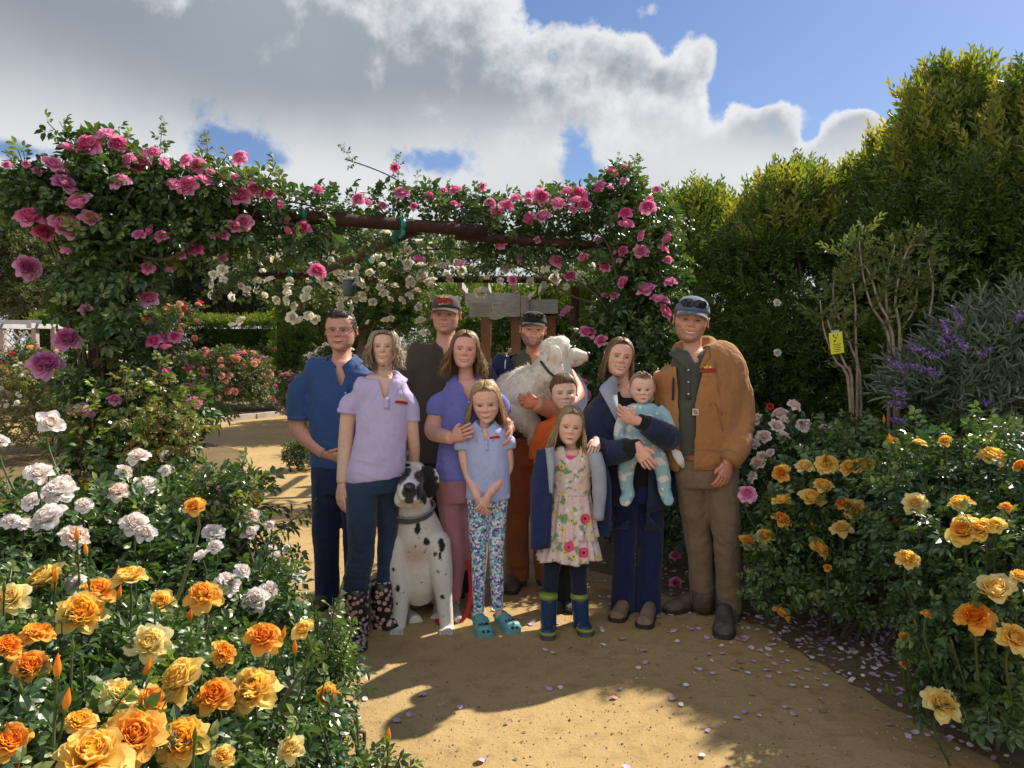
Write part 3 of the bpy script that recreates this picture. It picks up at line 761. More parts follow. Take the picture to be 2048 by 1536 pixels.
# tall evergreen hedge on the right: five trees standing side by side
SPR = [sprig(10, 1.0, .34, .36, s, 2, 48) for s in range(5)]; SPRN = [sprig(11, 1.0, .36, .36, s + 20, 6, 46) for s in range(4)]
def hedge_tree(label, px, Y, top_py, width, seed, n, tall=None, near=False, x=None):
    p = at(px, top_py, Y); X = p.x if x is None else x; H = p.z if tall is None else tall
    o = empty('hedge_tree', (X, Y, 0)); tag(o, label, 'hedge tree', 'tall evergreen hedge along the right side')
    rs = np.random.RandomState(seed); W = width / 2
    L = [(0, 0, H * .30, W, W * .95, H * .34), (rs.randn() * .08, 0, H * .60, W * .95, W * .9, H * .27)]
    for k in range(7):
        a = rs.rand() * 6.28; hh = .72 + .20 * rs.rand(); L.append((math.cos(a) * W * (.95 - .75 * (hh - .5) / .42), math.sin(a) * W * .45, H * hh, W * .36, W * .36, H * .10))
    for k in range(9):
        a = rs.rand() * 6.28; L.append((math.cos(a) * W * .75, math.sin(a) * W * .7, H * (.15 + .6 * rs.rand()), W * .38, W * .38, H * .12))
    L.append((rs.randn() * .1, 0, H * .90, W * .30, W * .30, H * .13))
    foliage('crown', o, SPRN if near else SPR, L, n, .19, M_hedge, seed, .55, droop=-.35, outw=.75, upn=.55, jit=.4, lump=.28)
    # upright new growth on the crown
    T = [(0, 0, H * .80, W * .60, W * .6, H * .17)] + L[2:9]
    foliage('new_growth', o, SPRN, T, int(n * .16), .24, M_hedge, seed + 5, .04, droop=-1.1, outw=.3, upn=.3, jit=.25, lump=.3, zmin=H * .74, tint=.32)
    limb_tree(o, (0, 0, 0), [(math.cos(a) * W * .4, math.sin(a) * W * .4, H * .85) for a in (0.3, 1.7, 2.9, 4.2, 5.4)], .035, M_bark, seed)
    return o
hedge_tree('evergreen hedge tree just behind the rose arch, yellow-green along its top', 1400, 8.6, 400, 1.75, 1, 7000)
hedge_tree('evergreen hedge tree with gold-lit tips between the arch and the tall ones', 1600, 7.6, 362, 1.65, 2, 7500)
hedge_tree('tallest evergreen hedge tree, peak standing alone against blue sky', 1885, 6.5, 186, 1.2, 3, 7500, near=False)
hedge_tree('evergreen hedge tree at the frame edge behind the silvery butterfly bush', 2065, 5.8, 192, 1.15, 4, 6500)
hedge_tree('evergreen hedge tree filling the corner beyond the butterfly bush', 2300, 5.2, 190, 1.4, 5, 4200)
hedge_tree('evergreen hedge tree in the gap behind the tallest one', 1765, 7.5, 345, 1.5, 6, 5200)

# young multi-stem crape myrtles in front of the hedge, with a yellow nursery tag
M_palebark = plain_mat('myrtle_bark', (.34, .26, .20), .8, .25, 14, .4, 40)
def myrtle(label, stems, seed, Y, bx):
    b = at(bx, 850, Y); o = empty('crape_myrtle', (b.x, Y, 0)); tag(o, label, 'shrub', 'young crape myrtles before the hedge')
    rs = np.random.RandomState(seed); P = []; D = []
    for k, st in enumerate(stems):
        pts = [at(x, y, Y + dy) - o.location for (x, y, dy) in st]
        base = Vector((pts[0].x * .4, pts[0].y * .4, 0))
        path = smoothpath([base] + pts, 14)
        MB().tube(path, np.linspace(.013, .004, 14), 7).build('stem', M_palebark, o)
        for i in range(6, 14):
            for _ in range(3 if i > 9 else 1):
                P.append(path[i] + rs.randn(3) * .03); D.append(np.array([rs.randn() * .8, rs.randn() * .8, .9]))
    P = np.array(P); D = np.array(D); n = len(P)
    V, F = scatter_np(SPRN[1], orient(D, rs.randn(n, 3)), P, .14 * (.6 + .8 * rs.rand(n)))
    ob = obj('foliage', mesh_np('foliage', V, F, {'rnd': np.repeat(.3 + .6 * rs.rand(n), len(SPRN[1][0]))}, False), M_myr, o); ob['kind'] = 'stuff'
    return o
M_myr = leaf_mat('myrtle_leaf', [(0, (.07, .10, .028)), (.5, (.12, .15, .045)), (.9, (.18, .19, .06)), (1, (.24, .14, .06))], .5, .3)
myrtle('crape myrtle with pale bare stems and a yellow tag', [[(1700, 790, 0), (1670, 720, .02), (1648, 660, .05), (1640, 600, .05)], [(1715, 780, .1), (1712, 700, .1), (1710, 600, .1), (1700, 540, .1)], [(1705, 790, 0), (1690, 730, -.02), (1672, 690, 0), (1655, 640, .0)], [(1722, 790, .1), (1700, 690, .1), (1668, 610, .15), (1668, 560, .1)]], 3, 5.0, 1712)
myrtle('crape myrtle with forked pale stems near the purple flowers', [[(1778, 740, 0), (1772, 660, 0), (1742, 610, .02), (1725, 545, 0), (1718, 480, 0)], [(1780, 720, .05), (1775, 640, .05), (1772, 560, 0), (1790, 490, 0)], [(1802, 720, .1), (1800, 665, .1), (1828, 620, .1), (1838, 540, .1)], [(1858, 690, .1), (1858, 640, .1), (1866, 580, .1), (1858, 520, .1)], [(1790, 720, 0), (1755, 600, 0), (1735, 540, .05), (1690, 500, 0)], [(1800, 700, 0), (1790, 600, .1), (1815, 500, .1), (1850, 490, 0)]], 4, 5.1, 1785)
M_tag = plain_mat('yellow_tag', (.72, .70, .03), .5, .05)
M_ink = plain_mat('black_ink', (.012, .012, .012), .5, .05)
tg = empty('nursery_tag', at(1673, 686, 4.86)); tag(tg, 'yellow nursery tag with black print tied to a bare stem', 'tag')
MB().box((0, 0, 0), (.088, .002, .135)).build('card', M_tag, tg, smooth=False)
tb = MB()
for (x, z, ang, l) in ((-.01, .038, 30, .022), (.008, .03, 70, .02), (-.008, .022, 150, .02), (.012, .044, 10, .016), (.0, .018, 100, .014)):
    V, F = leaflet(l, l * .45, 0, 0, 6); a = R(ang); c, s = math.cos(a), math.sin(a); V = np.stack([V[:, 0] * c - V[:, 1] * s + x, np.full(len(V), -.0022), V[:, 0] * s + V[:, 1] * c + z], 1); tb.add(V, F)
tb.build('printed_leaf', M_ink, tg, smooth=False)
for i in range(5): MB().box((0, -.002, -.008 - .011 * i), (.05 - .012 * (i % 2), .0012, .0028)).build('print_line', M_ink, tg, smooth=False)
MB().box((.0, .0, .073), (.05, .0025, .016)).build('tie_strip', M_pale, tg, smooth=False)
tg.rotation_euler = (0, R(-8), R(6))

# butterfly bush: silvery leaves, purple flower spikes
def buddleia():
    Y = 4.55; b = at(1960, 830, Y); o = empty('butterfly_bush', (b.x, Y, 0)); tag(o, 'silvery butterfly bush with long purple flower spikes before the hedge', 'shrub')
    L = [lob(1975, 735, Y, 85, 85, .3), lob(1920, 785, Y, 100, 60, .3), lob(2045, 715, Y, 75, 90, .3), lob(1850, 800, Y, 70, 40, .25), lob(1990, 830, Y, 130, 80, .35)]
    L = [(l[0] - b.x, l[1] - Y, *l[2:]) for l in L]
    T = [sprig(8, 1, .55, .17, s + 40, 6, 55) for s in range(4)]
    foliage('foliage', o, T, L, 900, .19, M_sage, 9, .6, droop=-.7, outw=.6, upn=.4, jit=.35)
    canes(o, (0, 0), L, 16, 9, .008, M_bark)
    m, t, p = material('purple_floret'); a = t.add('ShaderNodeAttribute', _attribute_name='rnd')
    t.link(t.ramp(a.outputs['Fac'], [(0, (.10, .055, .20)), (.6, (.19, .11, .34)), (1, (.33, .24, .48))]), p.inputs['Base Color']); p.inputs['Roughness'].default_value = .6
    rs = np.random.RandomState(3)
    spikes = [((1905, 612), (1925, 655)), ((1895, 640), (1885, 690)), ((1880, 640), (1900, 670)), ((1770, 722), (1880, 745)), ((1768, 718), (1810, 740)), ((1820, 728), (1885, 752)), ((1985, 695), (1960, 712)), ((1905, 672), (1935, 700)), ((1905, 700), (1860, 715)), ((1785, 782), (1808, 792)), ((1778, 805), (1812, 812)), ((1780, 838), (1808, 842)), ((1960, 802), (1978, 808)), ((1815, 690), (1860, 706)), ((1895, 672), (1930, 690)), ((2030, 640), (2046, 626))]
    fl = MB()
    for (a0, a1) in spikes:
        dy = -.42 + .1 * rs.rand(); p0 = np.array(at(*a0, Y + dy)); p1 = np.array(at(*a1, Y + dy)); n = 100; f = rs.rand(n)
        s = MB(); c = p0 + (p1 - p0) * f[:, None]; rad = .006 + .016 * f; dd = unit(rs.randn(n, 3)); pos = c + dd * rad[:, None]
        V, F = scatter_np((np.array([[-.5, 0, 0], [.5, 0, 0], [0, .5, .2], [0, -.5, .2]], float), np.array([[0, 1, 2], [0, 3, 1]])), orient(rs.randn(n, 3), dd), pos, .013 * (.7 + .6 * rs.rand(n)))
        ob = obj('flower_spike', mesh_np('flower_spike', V - np.array(o.location), F, {'rnd': np.repeat(rs.rand(n), 4)}, False), m, o)
buddleia()

# ------------------------------------------------------------------ far trees and low hedges
def round_tree(label, name, px, base_y, Y, lobes, n, size, mat, seed, T=None, cat='tree', group=None, trunk_r=.12):
    b = at(px, 690, Y); o = empty(name, (b.x, Y, 0)); tag(o, label, cat, group)
    L = [lob(*l) for l in lobes]; L = [(l[0] - b.x, l[1] - Y, *l[2:]) for l in L]
    foliage('crown', o, T or SPR, L, n, size, mat, seed, .4, droop=0, outw=.6, upn=.5, jit=.6, lump=.3, zmin=.3)
    limb_tree(o, (0, 0, 0), [l[:3] for l in L], trunk_r, M_bark, seed)
    return o
G1 = 'trees beyond the garden'
round_tree('pale grey-green oak on the slope behind the lattice arbour', 'oak_tree', 40, 690, 34, [(20, 500, 34, 110, 120, 2.4), (-60, 560, 34, 110, 110, 2.4), (80, 590, 34, 70, 70, 1.8), (30, 430, 34, 60, 60, 1.6)], 9000, .62, M_oak, 21, group=G1)
round_tree('pale grey-green oak between the rose pillar and the lattice', 'oak_tree', 170, 690, 36, [(150, 610, 36, 90, 70, 2), (250, 590, 36, 90, 90, 2), (110, 640, 36, 60, 40, 1.5)], 5000, .62, M_oak, 22, group=G1)
round_tree('dark conifer behind the clipped hedge, seen under the arch', 'conifer_tree', 455, 690, 30, [(450, 590, 30, 75, 75, 1.6), (400, 610, 30, 60, 60, 1.4), (430, 530, 30, 55, 60, 1.2)], 5200, .5, M_dark, 23, group=G1)
round_tree('dark conifer beside the hanging white roses', 'conifer_tree', 545, 690, 31, [(540, 590, 31, 60, 80, 1.6), (590, 560, 31, 60, 70, 1.4)], 4200, .5, M_dark, 24, group=G1)
round_tree('dense dark tree behind the white rose arch', 'dense_tree', 700, 690, 15, [(650, 610, 15, 85, 60, 1.2), (740, 620, 15, 90, 60, 1.2), (820, 610, 15, 70, 60, 1.1), (700, 560, 15, 80, 50, 1.1)], 6500, .30, M_hedge, 25, group=G1)
round_tree('dense dark tree filling the gap behind the wooden arbour', 'dense_tree', 1010, 690, 13, [(950, 640, 13, 80, 60, 1), (1050, 650, 13, 80, 60, 1), (1150, 640, 13, 90, 80, 1), (1000, 700, 13, 100, 60, 1), (1150, 720, 13, 80, 70, 1)], 7000, .26, M_hedge, 26, group=G1)
round_tree('dense dark tree behind the right rose pillar', 'dense_tree', 1270, 690, 10.5, [(1230, 600, 10.5, 80, 90, .9), (1300, 560, 10.5, 90, 110, .9), (1240, 740, 10.5, 90, 90, .9), (1330, 720, 10.5, 80, 110, .9), (1290, 470, 10.5, 60, 60, .7)], 6500, .22, M_hedge, 27, group=G1)
def clipped(label, px0, px1, py, Y, dep, n, seed, base=0):
    a = at(px0, py, Y); b = at(px1, py, Y); c = (a + b) / 2
    o = empty('clipped_hedge', (c.x, Y, 0)); tag(o, label, 'hedge', 'low clipped hedges at the back')
    rs = np.random.RandomState(seed); w = (b.x - a.x) / 2; H = a.z
    P = np.stack([(rs.rand(n) * 2 - 1) * w, (rs.rand(n) * 2 - 1) * dep / 2, np.zeros(n)], 1); face = rs.rand(n)
    P[:, 1] = np.where(face < .6, -dep / 2 + .14 * rs.rand(n), P[:, 1]); P[:, 2] = np.where(face < .6, rs.rand(n) * H, H - .12 * rs.rand(n) + .1 * vnoise(P, 1.5, seed))
    out = np.where((face < .6)[:, None], np.array([0, -1, .25]), np.array([0, -.1, 1.0])) + rs.randn(n, 3) * .4
    V, F = scatter_np(SPR[0], orient(out + np.array([0, 0, .4]), rs.randn(n, 3)), P, .22 * (.6 + .8 * rs.rand(n)))
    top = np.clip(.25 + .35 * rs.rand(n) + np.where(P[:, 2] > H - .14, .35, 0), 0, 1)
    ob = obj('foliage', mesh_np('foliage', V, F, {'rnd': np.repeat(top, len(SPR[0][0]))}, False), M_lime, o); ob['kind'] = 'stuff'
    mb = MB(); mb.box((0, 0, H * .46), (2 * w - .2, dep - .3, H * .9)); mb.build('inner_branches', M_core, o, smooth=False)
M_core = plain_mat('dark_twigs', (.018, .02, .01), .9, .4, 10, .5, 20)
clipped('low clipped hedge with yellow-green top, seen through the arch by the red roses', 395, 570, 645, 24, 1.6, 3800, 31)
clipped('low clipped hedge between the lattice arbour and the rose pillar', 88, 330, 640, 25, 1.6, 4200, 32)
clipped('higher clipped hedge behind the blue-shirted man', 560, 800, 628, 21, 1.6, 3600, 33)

# ------------------------------------------------------------------ back white rambler on the second frame
def wlobes(items, dy=.35): return [lob(x, y, Y, rx, rz, dy) for (x, y, Y, rx, rz) in items]
WL_ = wlobes([(520, 500, 8.6, 70, 45), (600, 520, 8.8, 70, 45), (680, 500, 8.4, 80, 45), (760, 530, 8.6, 90, 50), (850, 520, 8.8, 90, 45), (940, 530, 9, 90, 40), (1030, 520, 9, 90, 45), (1110, 540, 9, 70, 50), (470, 560, 8.8, 45, 60), (640, 600, 8.9, 70, 35), (800, 590, 8.9, 60, 45), (740, 480, 7.6, 70, 35), (900, 490, 7.8, 90, 30)], .5)
rose_bush('white rambling rose hanging from the back of the pergola', (at(800, 690, 8.9).x, 8.9), WL_, 'cream', 3000, 0, .12, n_bloom=250, bsize=.11, seed=41, far=True, cat='climbing rose', name='climbing_rose', inner=.9,
          blooms=[('cream', x, y, s, dict(Y=8.2 + (i % 5) * .1, cane=False)) for i, (x, y, s) in enumerate(
              [(427, 548, 18), (447, 560, 16), (515, 560, 18), (538, 558, 22), (553, 600, 18), (545, 505, 18), (500, 510, 18), (580, 560, 16), (575, 585, 18), (480, 640, 22), (463, 650, 14), (585, 635, 26), (600, 640, 22), (618, 630, 22), (630, 638, 20), (655, 570, 20), (675, 545, 16), (683, 560, 18), (710, 595, 20), (725, 590, 18), (745, 605, 18), (760, 575, 18), (768, 585, 20), (780, 598, 16), (820, 565, 22), (845, 550, 26), (842, 530, 20), (855, 565, 16), (862, 570, 18), (885, 530, 16), (960, 585, 26), (965, 580, 20), (915, 600, 18), (1063, 590, 18), (805, 600, 18), (790, 570, 16), (835, 580, 16), (727, 600, 14), (770, 640, 16), (782, 638, 14), (840, 640, 20), (845, 665, 16), (735, 645, 12), (680, 612, 18), (700, 495, 20), (690, 480, 18), (720, 510, 18), (745, 520, 18), (660, 520, 18), (640, 505, 18), (765, 530, 16), (780, 510, 18), (740, 545, 18), (615, 580, 18), (640, 560, 18), (860, 500, 16), (1000, 560, 14), (710, 560, 16), (725, 570, 16), (690, 590, 16), (820, 590, 18), (525, 540, 14), (495, 580, 16), (530, 590, 14), (900, 560, 14)])])

# ------------------------------------------------------------------ front arch: pink climbers
G2 = 'pink climbing roses on the pergola'
def sizes(kind, lst, Y): 
    return [(('mauve' if len(t) > 3 else kind), t[0], t[1], t[2], dict(Y=(t[4] if len(t) > 4 else Y), cane=False, real=.1)) for t in lst]
LL = [lob(205, 420, 4.4, 80, 65, .3), lob(120, 410, 4.35, 75, 58, .26), lob(300, 390, 4.5, 95, 48, .3), lob(400, 378, 4.6, 80, 40, .26), lob(210, 340, 4.4, 70, 50, .25), lob(60, 400, 4.3, 60, 50, .25),
      lob(230, 540, 4.4, 75, 80, .3), lob(310, 490, 4.45, 70, 42, .24), lob(240, 640, 4.4, 70, 80, .28), lob(390, 455, 4.55, 60, 34, .2), lob(235, 840, 4.3, 105, 60, .3), lob(270, 920, 4.2, 110, 60, .35), lob(160, 600, 4.4, 40, 60, .2),
      lob(300, 740, 4.4, 60, 70, .25), lob(500, 396, 4.75, 70, 26, .16), lob(600, 412, 4.95, 70, 18, .13), lob(460, 470, 4.75, 60, 40, .2), lob(170, 800, 4.35, 45, 50, .25), lob(560, 475, 5.0, 75, 26, .2), lob(660, 470, 5.3, 60, 20, .15), lob(360, 820, 4.35, 60, 40, .25)]
pinkL = [(210, 268, 45), (173, 288, 50), (237, 285, 35), (135, 294, 32), (105, 328, 38), (130, 365, 46, 1), (157, 405, 50), (130, 450, 58), (60, 430, 52), (88, 465, 42), (55, 533, 48, 1), (180, 437, 38), (122, 340, 30), (75, 342, 20), (14, 330, 18), (52, 327, 16), (255, 318, 32), (283, 325, 44), (305, 302, 28), (330, 325, 28), (370, 318, 32), (395, 328, 36), (350, 368, 34), (373, 370, 42), (410, 360, 34), (238, 360, 40), (478, 313, 34), (480, 390, 42), (508, 376, 32), (538, 387, 24), (470, 352, 20), (635, 378, 22), (557, 410, 24), (487, 442, 36), (468, 452, 26), (446, 470, 24), (425, 472, 16), (278, 468, 24), (300, 462, 22), (323, 470, 28), (390, 498, 32), (362, 511, 18), (295, 533, 28), (337, 540, 16), (446, 517, 20), (297, 596, 38), (308, 680, 32), (328, 672, 26), (350, 672, 26), (330, 695, 24), (163, 822, 50, 1), (228, 797, 28), (90, 725, 62, 1, 4.0), (135, 675, 50, 1, 4.05), (375, 775, 25, 1), (390, 803, 28), (335, 745, 22), (378, 737, 22), (440, 350, 16), (605, 455, 32), (575, 462, 28), (635, 540, 34), (570, 440, 22), (170, 618, 24, 1), (132, 500, 20), (500, 365, 16), (420, 345, 18), (120, 690, 18, 1), (600, 398, 16), (656, 470, 16)]
CL = rose_bush('pink climbing rose on the pipe pillar beside the path, large blooms on top', (LPOST.x, LPOST.y), LL, 'pink', 2300, 190, .12, .34, sizes('pink', pinkL, 4.22), seed=51, cat='climbing rose', name='climbing_rose', group=G2, young=.06, up=.25, inner=.5)
# the bundle of old canes round the post
rs = np.random.RandomState(8)
for k in range(22):
    a = rs.rand() * 6.28; r_ = .05 + .10 * rs.rand(); x, y = math.cos(a) * r_, math.sin(a) * r_
    P = smoothpath([(x * 1.4, y * 1.4, 0), (x + .02 * rs.randn(), y, .6), (x * .9 + .03 * rs.randn(), y, 1.3), (x * 1.3 + .05 * rs.randn(), y, 2.0), (x * 3, y * 2, 2.45)], 14)
    MB().tube(P, np.linspace(.013, .006, 14) * (.6 + .7 * rs.rand()), 6).build('cane', M_cane, CL)
for (pts, r_) in (([(245, 500, 4.3), (330, 520, 4.3), (390, 480, 4.4), (440, 430, 4.6), (485, 420, 4.7)], .011), ([(480, 395, 4.75), (560, 400, 4.9), (640, 415, 5.0), (700, 425, 5.1)], .006), ([(420, 370, 4.6), (520, 380, 4.8), (620, 400, 4.95), (690, 415, 5.1)], .005), ([(250, 430, 4.3), (245, 470, 4.3), (240, 520, 4.35)], .012)):
    P = smoothpath([at(*p) - CL.location for p in pts], 16); MB().tube(P, r_, 6).build('cane', M_cane, CL)
for (x, y, l, Y, dx) in ((320, 300, .20, 4.4, .02), (405, 318, .16, 4.5, .0), (415, 310, .14, 4.5, .03), (20, 380, .2, 4.3, -.1), (560, 385, .16, 4.8, .05)):
    place('leaf_spray', shoot_mesh('young' if l < .18 else 'rose', 2), at(x, y + 10, Y), Vector((dx, 0, 1)), l, CL)
rs = np.random.RandomState(18)
for k in range(22):    # bronze young growth low on the pillar
    x, y = 120 + 270 * rs.rand(), 790 + 150 * rs.rand(); p = at(x, y, 4.1 - .3 * rs.rand())
    place('leaf_spray', shoot_mesh('young', rs.randint(5)), p - Vector((0, 0, .12)), Vector((rs.randn() * .25, -.2, 1)), .20 + .14 * rs.rand(), CL)

LR = [lob(1270, 450, 6.25, 80, 60, .35), lob(1210, 420, 6.2, 80, 45, .3), lob(1120, 422, 6.05, 75, 30, .25), lob(1030, 428, 5.9, 65, 25, .2), lob(950, 425, 5.75, 65, 24, .18), lob(870, 412, 5.6, 65, 24, .16), lob(790, 408, 5.45, 65, 22, .15), lob(700, 408, 5.25, 55, 18, .13), lob(1290, 560, 6.2, 75, 80, .35), lob(1260, 660, 6.15, 80, 80, .35),
      lob(1250, 780, 6.1, 85, 80, .4), lob(1230, 900, 6.0, 100, 80, .45), lob(1330, 900, 5.7, 80, 120, .4), lob(1260, 1010, 5.9, 110, 80, .45), lob(1310, 530, 6.2, 55, 70, .3), lob(1180, 500, 6.2, 70, 45, .25), lob(1240, 370, 6.2, 45, 30, .2), lob(1320, 620, 6.1, 45, 70, .3), lob(1100, 490, 6.2, 70, 25, .2), lob(1130, 790, 6.3, 60, 100, .3), lob(1350, 1060, 5.4, 70, 80, .35), lob(1200, 720, 6.2, 60, 80, .3), lob(900, 478, 5.9, 80, 22, .15), lob(1010, 490, 6.0, 70, 26, .18), lob(780, 470, 5.7, 70, 18, .15)]
pinkR = [(715, 397, 28), (735, 405, 18), (802, 385, 34), (790, 335, 20), (765, 410, 18), (828, 412, 16), (860, 392, 24), (886, 380, 18), (910, 378, 28), (908, 405, 16), (918, 412, 16), (965, 373, 18), (912, 445, 18), (938, 455, 20), (982, 405, 24), (992, 425, 28), (1015, 410, 30), (1032, 395, 26), (1000, 418, 20), (1057, 435, 26), (1057, 402, 18), (1083, 392, 34), (1060, 390, 20), (1087, 432, 34), (1117, 405, 36), (1133, 382, 26), (1155, 388, 38), (1150, 400, 26), (1170, 408, 28), (1200, 370, 22), (1195, 380, 18), (1224, 342, 28), (1248, 332, 16), (1247, 362, 16), (1220, 375, 16), (1314, 379, 18), (1296, 411, 34), (1251, 424, 30), (1253, 449, 32), (1283, 472, 22), (1335, 478, 28), (1282, 502, 30), (1245, 500, 22), (1328, 498, 22), (1209, 532, 26), (1238, 520, 14), (1115, 520, 30), (1167, 515, 22), (1000, 488, 26), (1294, 579, 38), (1320, 597, 40), (1330, 624, 34), (1340, 562, 28), (1246, 565, 26), (1228, 592, 20), (1130, 622, 30, 1), (1175, 665, 34), (1202, 680, 26), (1042, 520, 16), (838, 518, 22), (920, 527, 24), (1025, 560, 20), (1140, 552, 26), (1335, 520, 20), (1165, 765, 24), (1172, 788, 26), (1167, 815, 18), (1195, 480, 14), (1210, 590, 14), (1075, 480, 14), (1350, 1110, 22), (1352, 1165, 28), (1060, 445, 14), (1300, 395, 14), (1230, 505, 14), (1145, 420, 18)]
bl = [(k_, x, y, d_, dict(kw, Y=np.interp(x, [690, 1000, 1300], [5.05, 5.6, 5.8]) if y < 700 else (5.7 if y < 900 else 5.0))) for (k_, x, y, d_, kw) in sizes('pink', pinkR, 6)]
CR = rose_bush('pink climbing rose on the far pillar, arching behind the group along the beam', (RPOST.x, RPOST.y), LR, 'pink', 3700, 210, .12, .30, bl, seed=52, cat='climbing rose', name='climbing_rose', group=G2, young=.12, up=.35, inner=.5, youngstyle='fresh')
for (pts, r_) in (([(1090, 420, 6.0), (1200, 470, 6.0), (1230, 540, 6.0), (1240, 600, 6.0)], .008), ([(840, 500, 5.8), (930, 500, 5.9), (1060, 540, 6.0), (1140, 590, 6.0), (1200, 610, 6.0)], .007), ([(960, 490, 5.9), (1080, 520, 6.0), (1180, 580, 6.0), (1230, 640, 6.0)], .006), ([(690, 318, 5.2), (740, 335, 5.3), (785, 355, 5.4), (830, 385, 5.5)], .0045), ([(700, 430, 5.2), (820, 440, 5.5), (950, 445, 5.8)], .006)):
    P = smoothpath([at(*p) - CR.location for p in pts], 16); MB().tube(P, r_, 6).build('cane', M_cane, CR)
for (x, y, l, Y, dx) in ((712, 330, .16, 5.2, -.8), (795, 368, .2, 5.4, .1), (830, 375, .12, 5.5, .3), (855, 405, .16, 5.6, .1), (1265, 375, .24, 6.1, .2), (1240, 350, .16, 6.1, -.1), (900, 400, .14, 5.7, 0)):
    place('leaf_spray', shoot_mesh('rose', 1), at(x, y, Y), Vector((dx, 0, 1)), l, CR)

# ------------------------------------------------------------------ beds on the left
WB = 'white rose bushes'
YB = 'yellow rose bushes'
yl = lambda lst: [(k_, x, y, d_, dict(real=.098, up=.9)) for (k_, x, y, d_) in lst]
o_, y_, p_ = 'orange', 'yellow', 'pale_yellow'
fgY = [(y_, 185, 1505, 135), (o_, 268, 1468, 118), (y_, 362, 1478, 104), (p_, 240, 1385, 72), (y_, 358, 1355, 92), (o_, 430, 1390, 78), (y_, 505, 1375, 104), (o_, 527, 1272, 72), (p_, 300, 1285, 82), (o_, 195, 1180, 72), (y_, 162, 1222, 88), (o_, 405, 1188, 70), (y_, 322, 1206, 56), (y_, 88, 1156, 76), (p_, 18, 1195, 72), (o_, 75, 1262, 66), (o_, 60, 1328, 70), (y_, 258, 1150, 62), (y_, 605, 1258, 46), (y_, 655, 1390, 52), (o_, 448, 1305, 52), (o_, 388, 1012, 42), (p_, 580, 1495, 56), (o_, 305, 1400, 66), (y_, 160, 1440, 60), (o_, 15, 1290, 60), (o_, 20, 1480, 80), (y_, 445, 1512, 46)]
FL = [(-1.30, 2.05, .45, .55, .50, .34), (-1.02, 2.25, .34, .36, .42, .26), (-1.75, 2.15, .45, .5, .5, .36), (-.80, 2.4, .26, .22, .32, .25), (-1.2, 1.7, .5, .42, .34, .28), (-.85, 1.85, .36, .34, .34, .28), (-1.6, 2.6, .40, .6, .4, .34)]
rose_bush('yellow and orange rose bush nearest the camera, filling the lower left corner', (-1.25, 2.1), FL, 'yellow', 3600, 230, .088, .27, yl(fgY), n_bud=84, budkind='orange', group=YB, seed=61, young=.20, youngstyle='fresh', inner=.45)
rose_bush('leggy young rose shoots with green buds leaning over the boots', (-.68, 2.72), [(-.68, 2.72, .34, .11, .16, .26), (-.72, 2.6, .24, .14, .16, .18)], 'yellow', 300, 42, .065, .20, [], n_bud=12, budkind='green', group=YB, seed=62, style='fresh', young=.4, youngstyle='rose', up=1.3)
rose_bush('small low rose shoot with one orange bud at the path edge', (-.45, 2.32), [(-.45, 2.34, .13, .16, .14, .16)], 'orange', 130, 16, .06, .22, [], n_bud=6, budkind='orange', group=YB, seed=63, style='rose', young=.4, youngstyle='fresh', up=1.2)
wl = lambda k_, lst, **kw: [(k_ if len(t) < 4 else t[3], t[0], t[1], t[2], dict(real=.088, up=.7, **kw)) for t in lst]
whL = [(75, 945, 50), (115, 978, 62), (95, 1030, 66), (150, 1070, 54, 'blush'), (235, 980, 46, 'blush'), (290, 968, 46), (275, 910, 42), (325, 910, 24, 'blush'), (60, 1000, 40), (48, 1045, 36), (250, 942, 32), (268, 1045, 52), (290, 1065, 40), (436, 1010, 36, 'blush'), (500, 1030, 34, 'blush'), (425, 1065, 42), (400, 1112, 36), (455, 1165, 52), (485, 1140, 32), (510, 1197, 52), (540, 1180, 38), (595, 1155, 28), (552, 1110, 20), (574, 1097, 20), (148, 1165, 44), (500, 1065, 36), (168, 1008, 34), (18, 1040, 34), (540, 1050, 20), (430, 1092, 30), (100, 845, 50), (0, 880, 30), (130, 960, 34), (330, 940, 24), (545, 1095, 16)]
WLb = [(-1.95, 3.2, .55, .55, .5, .42), (-1.5, 3.25, .44, .38, .42, .34), (-1.14, 3.3, .34, .22, .33, .26), (-2.4, 3.2, .55, .5, .5, .42), (-1.7, 3.7, .6, .6, .4, .4), (-1.25, 2.95, .28, .28, .3, .22)]
rose_bush('white and blush rose bush at the foot of the rose pillar', (-1.7, 3.3), WLb, 'white', 3000, 185, .105, .30, wl('white', whL, Y=None), n_bud=14, budkind='blush', group=WB, seed=64, young=.12, inner=.45)
rose_bush('slender dark rose shoot standing out over the path by the white roses', (-1.22, 3.45), [(at(455, 940, 3.5).x, 3.5, .78, .13, .12, .26)], 'white', 120, 14, .08, .28, [('mauve', 440, 975, 14, dict(Y=3.4))], group=WB, seed=65, young=.5, up=1.2)
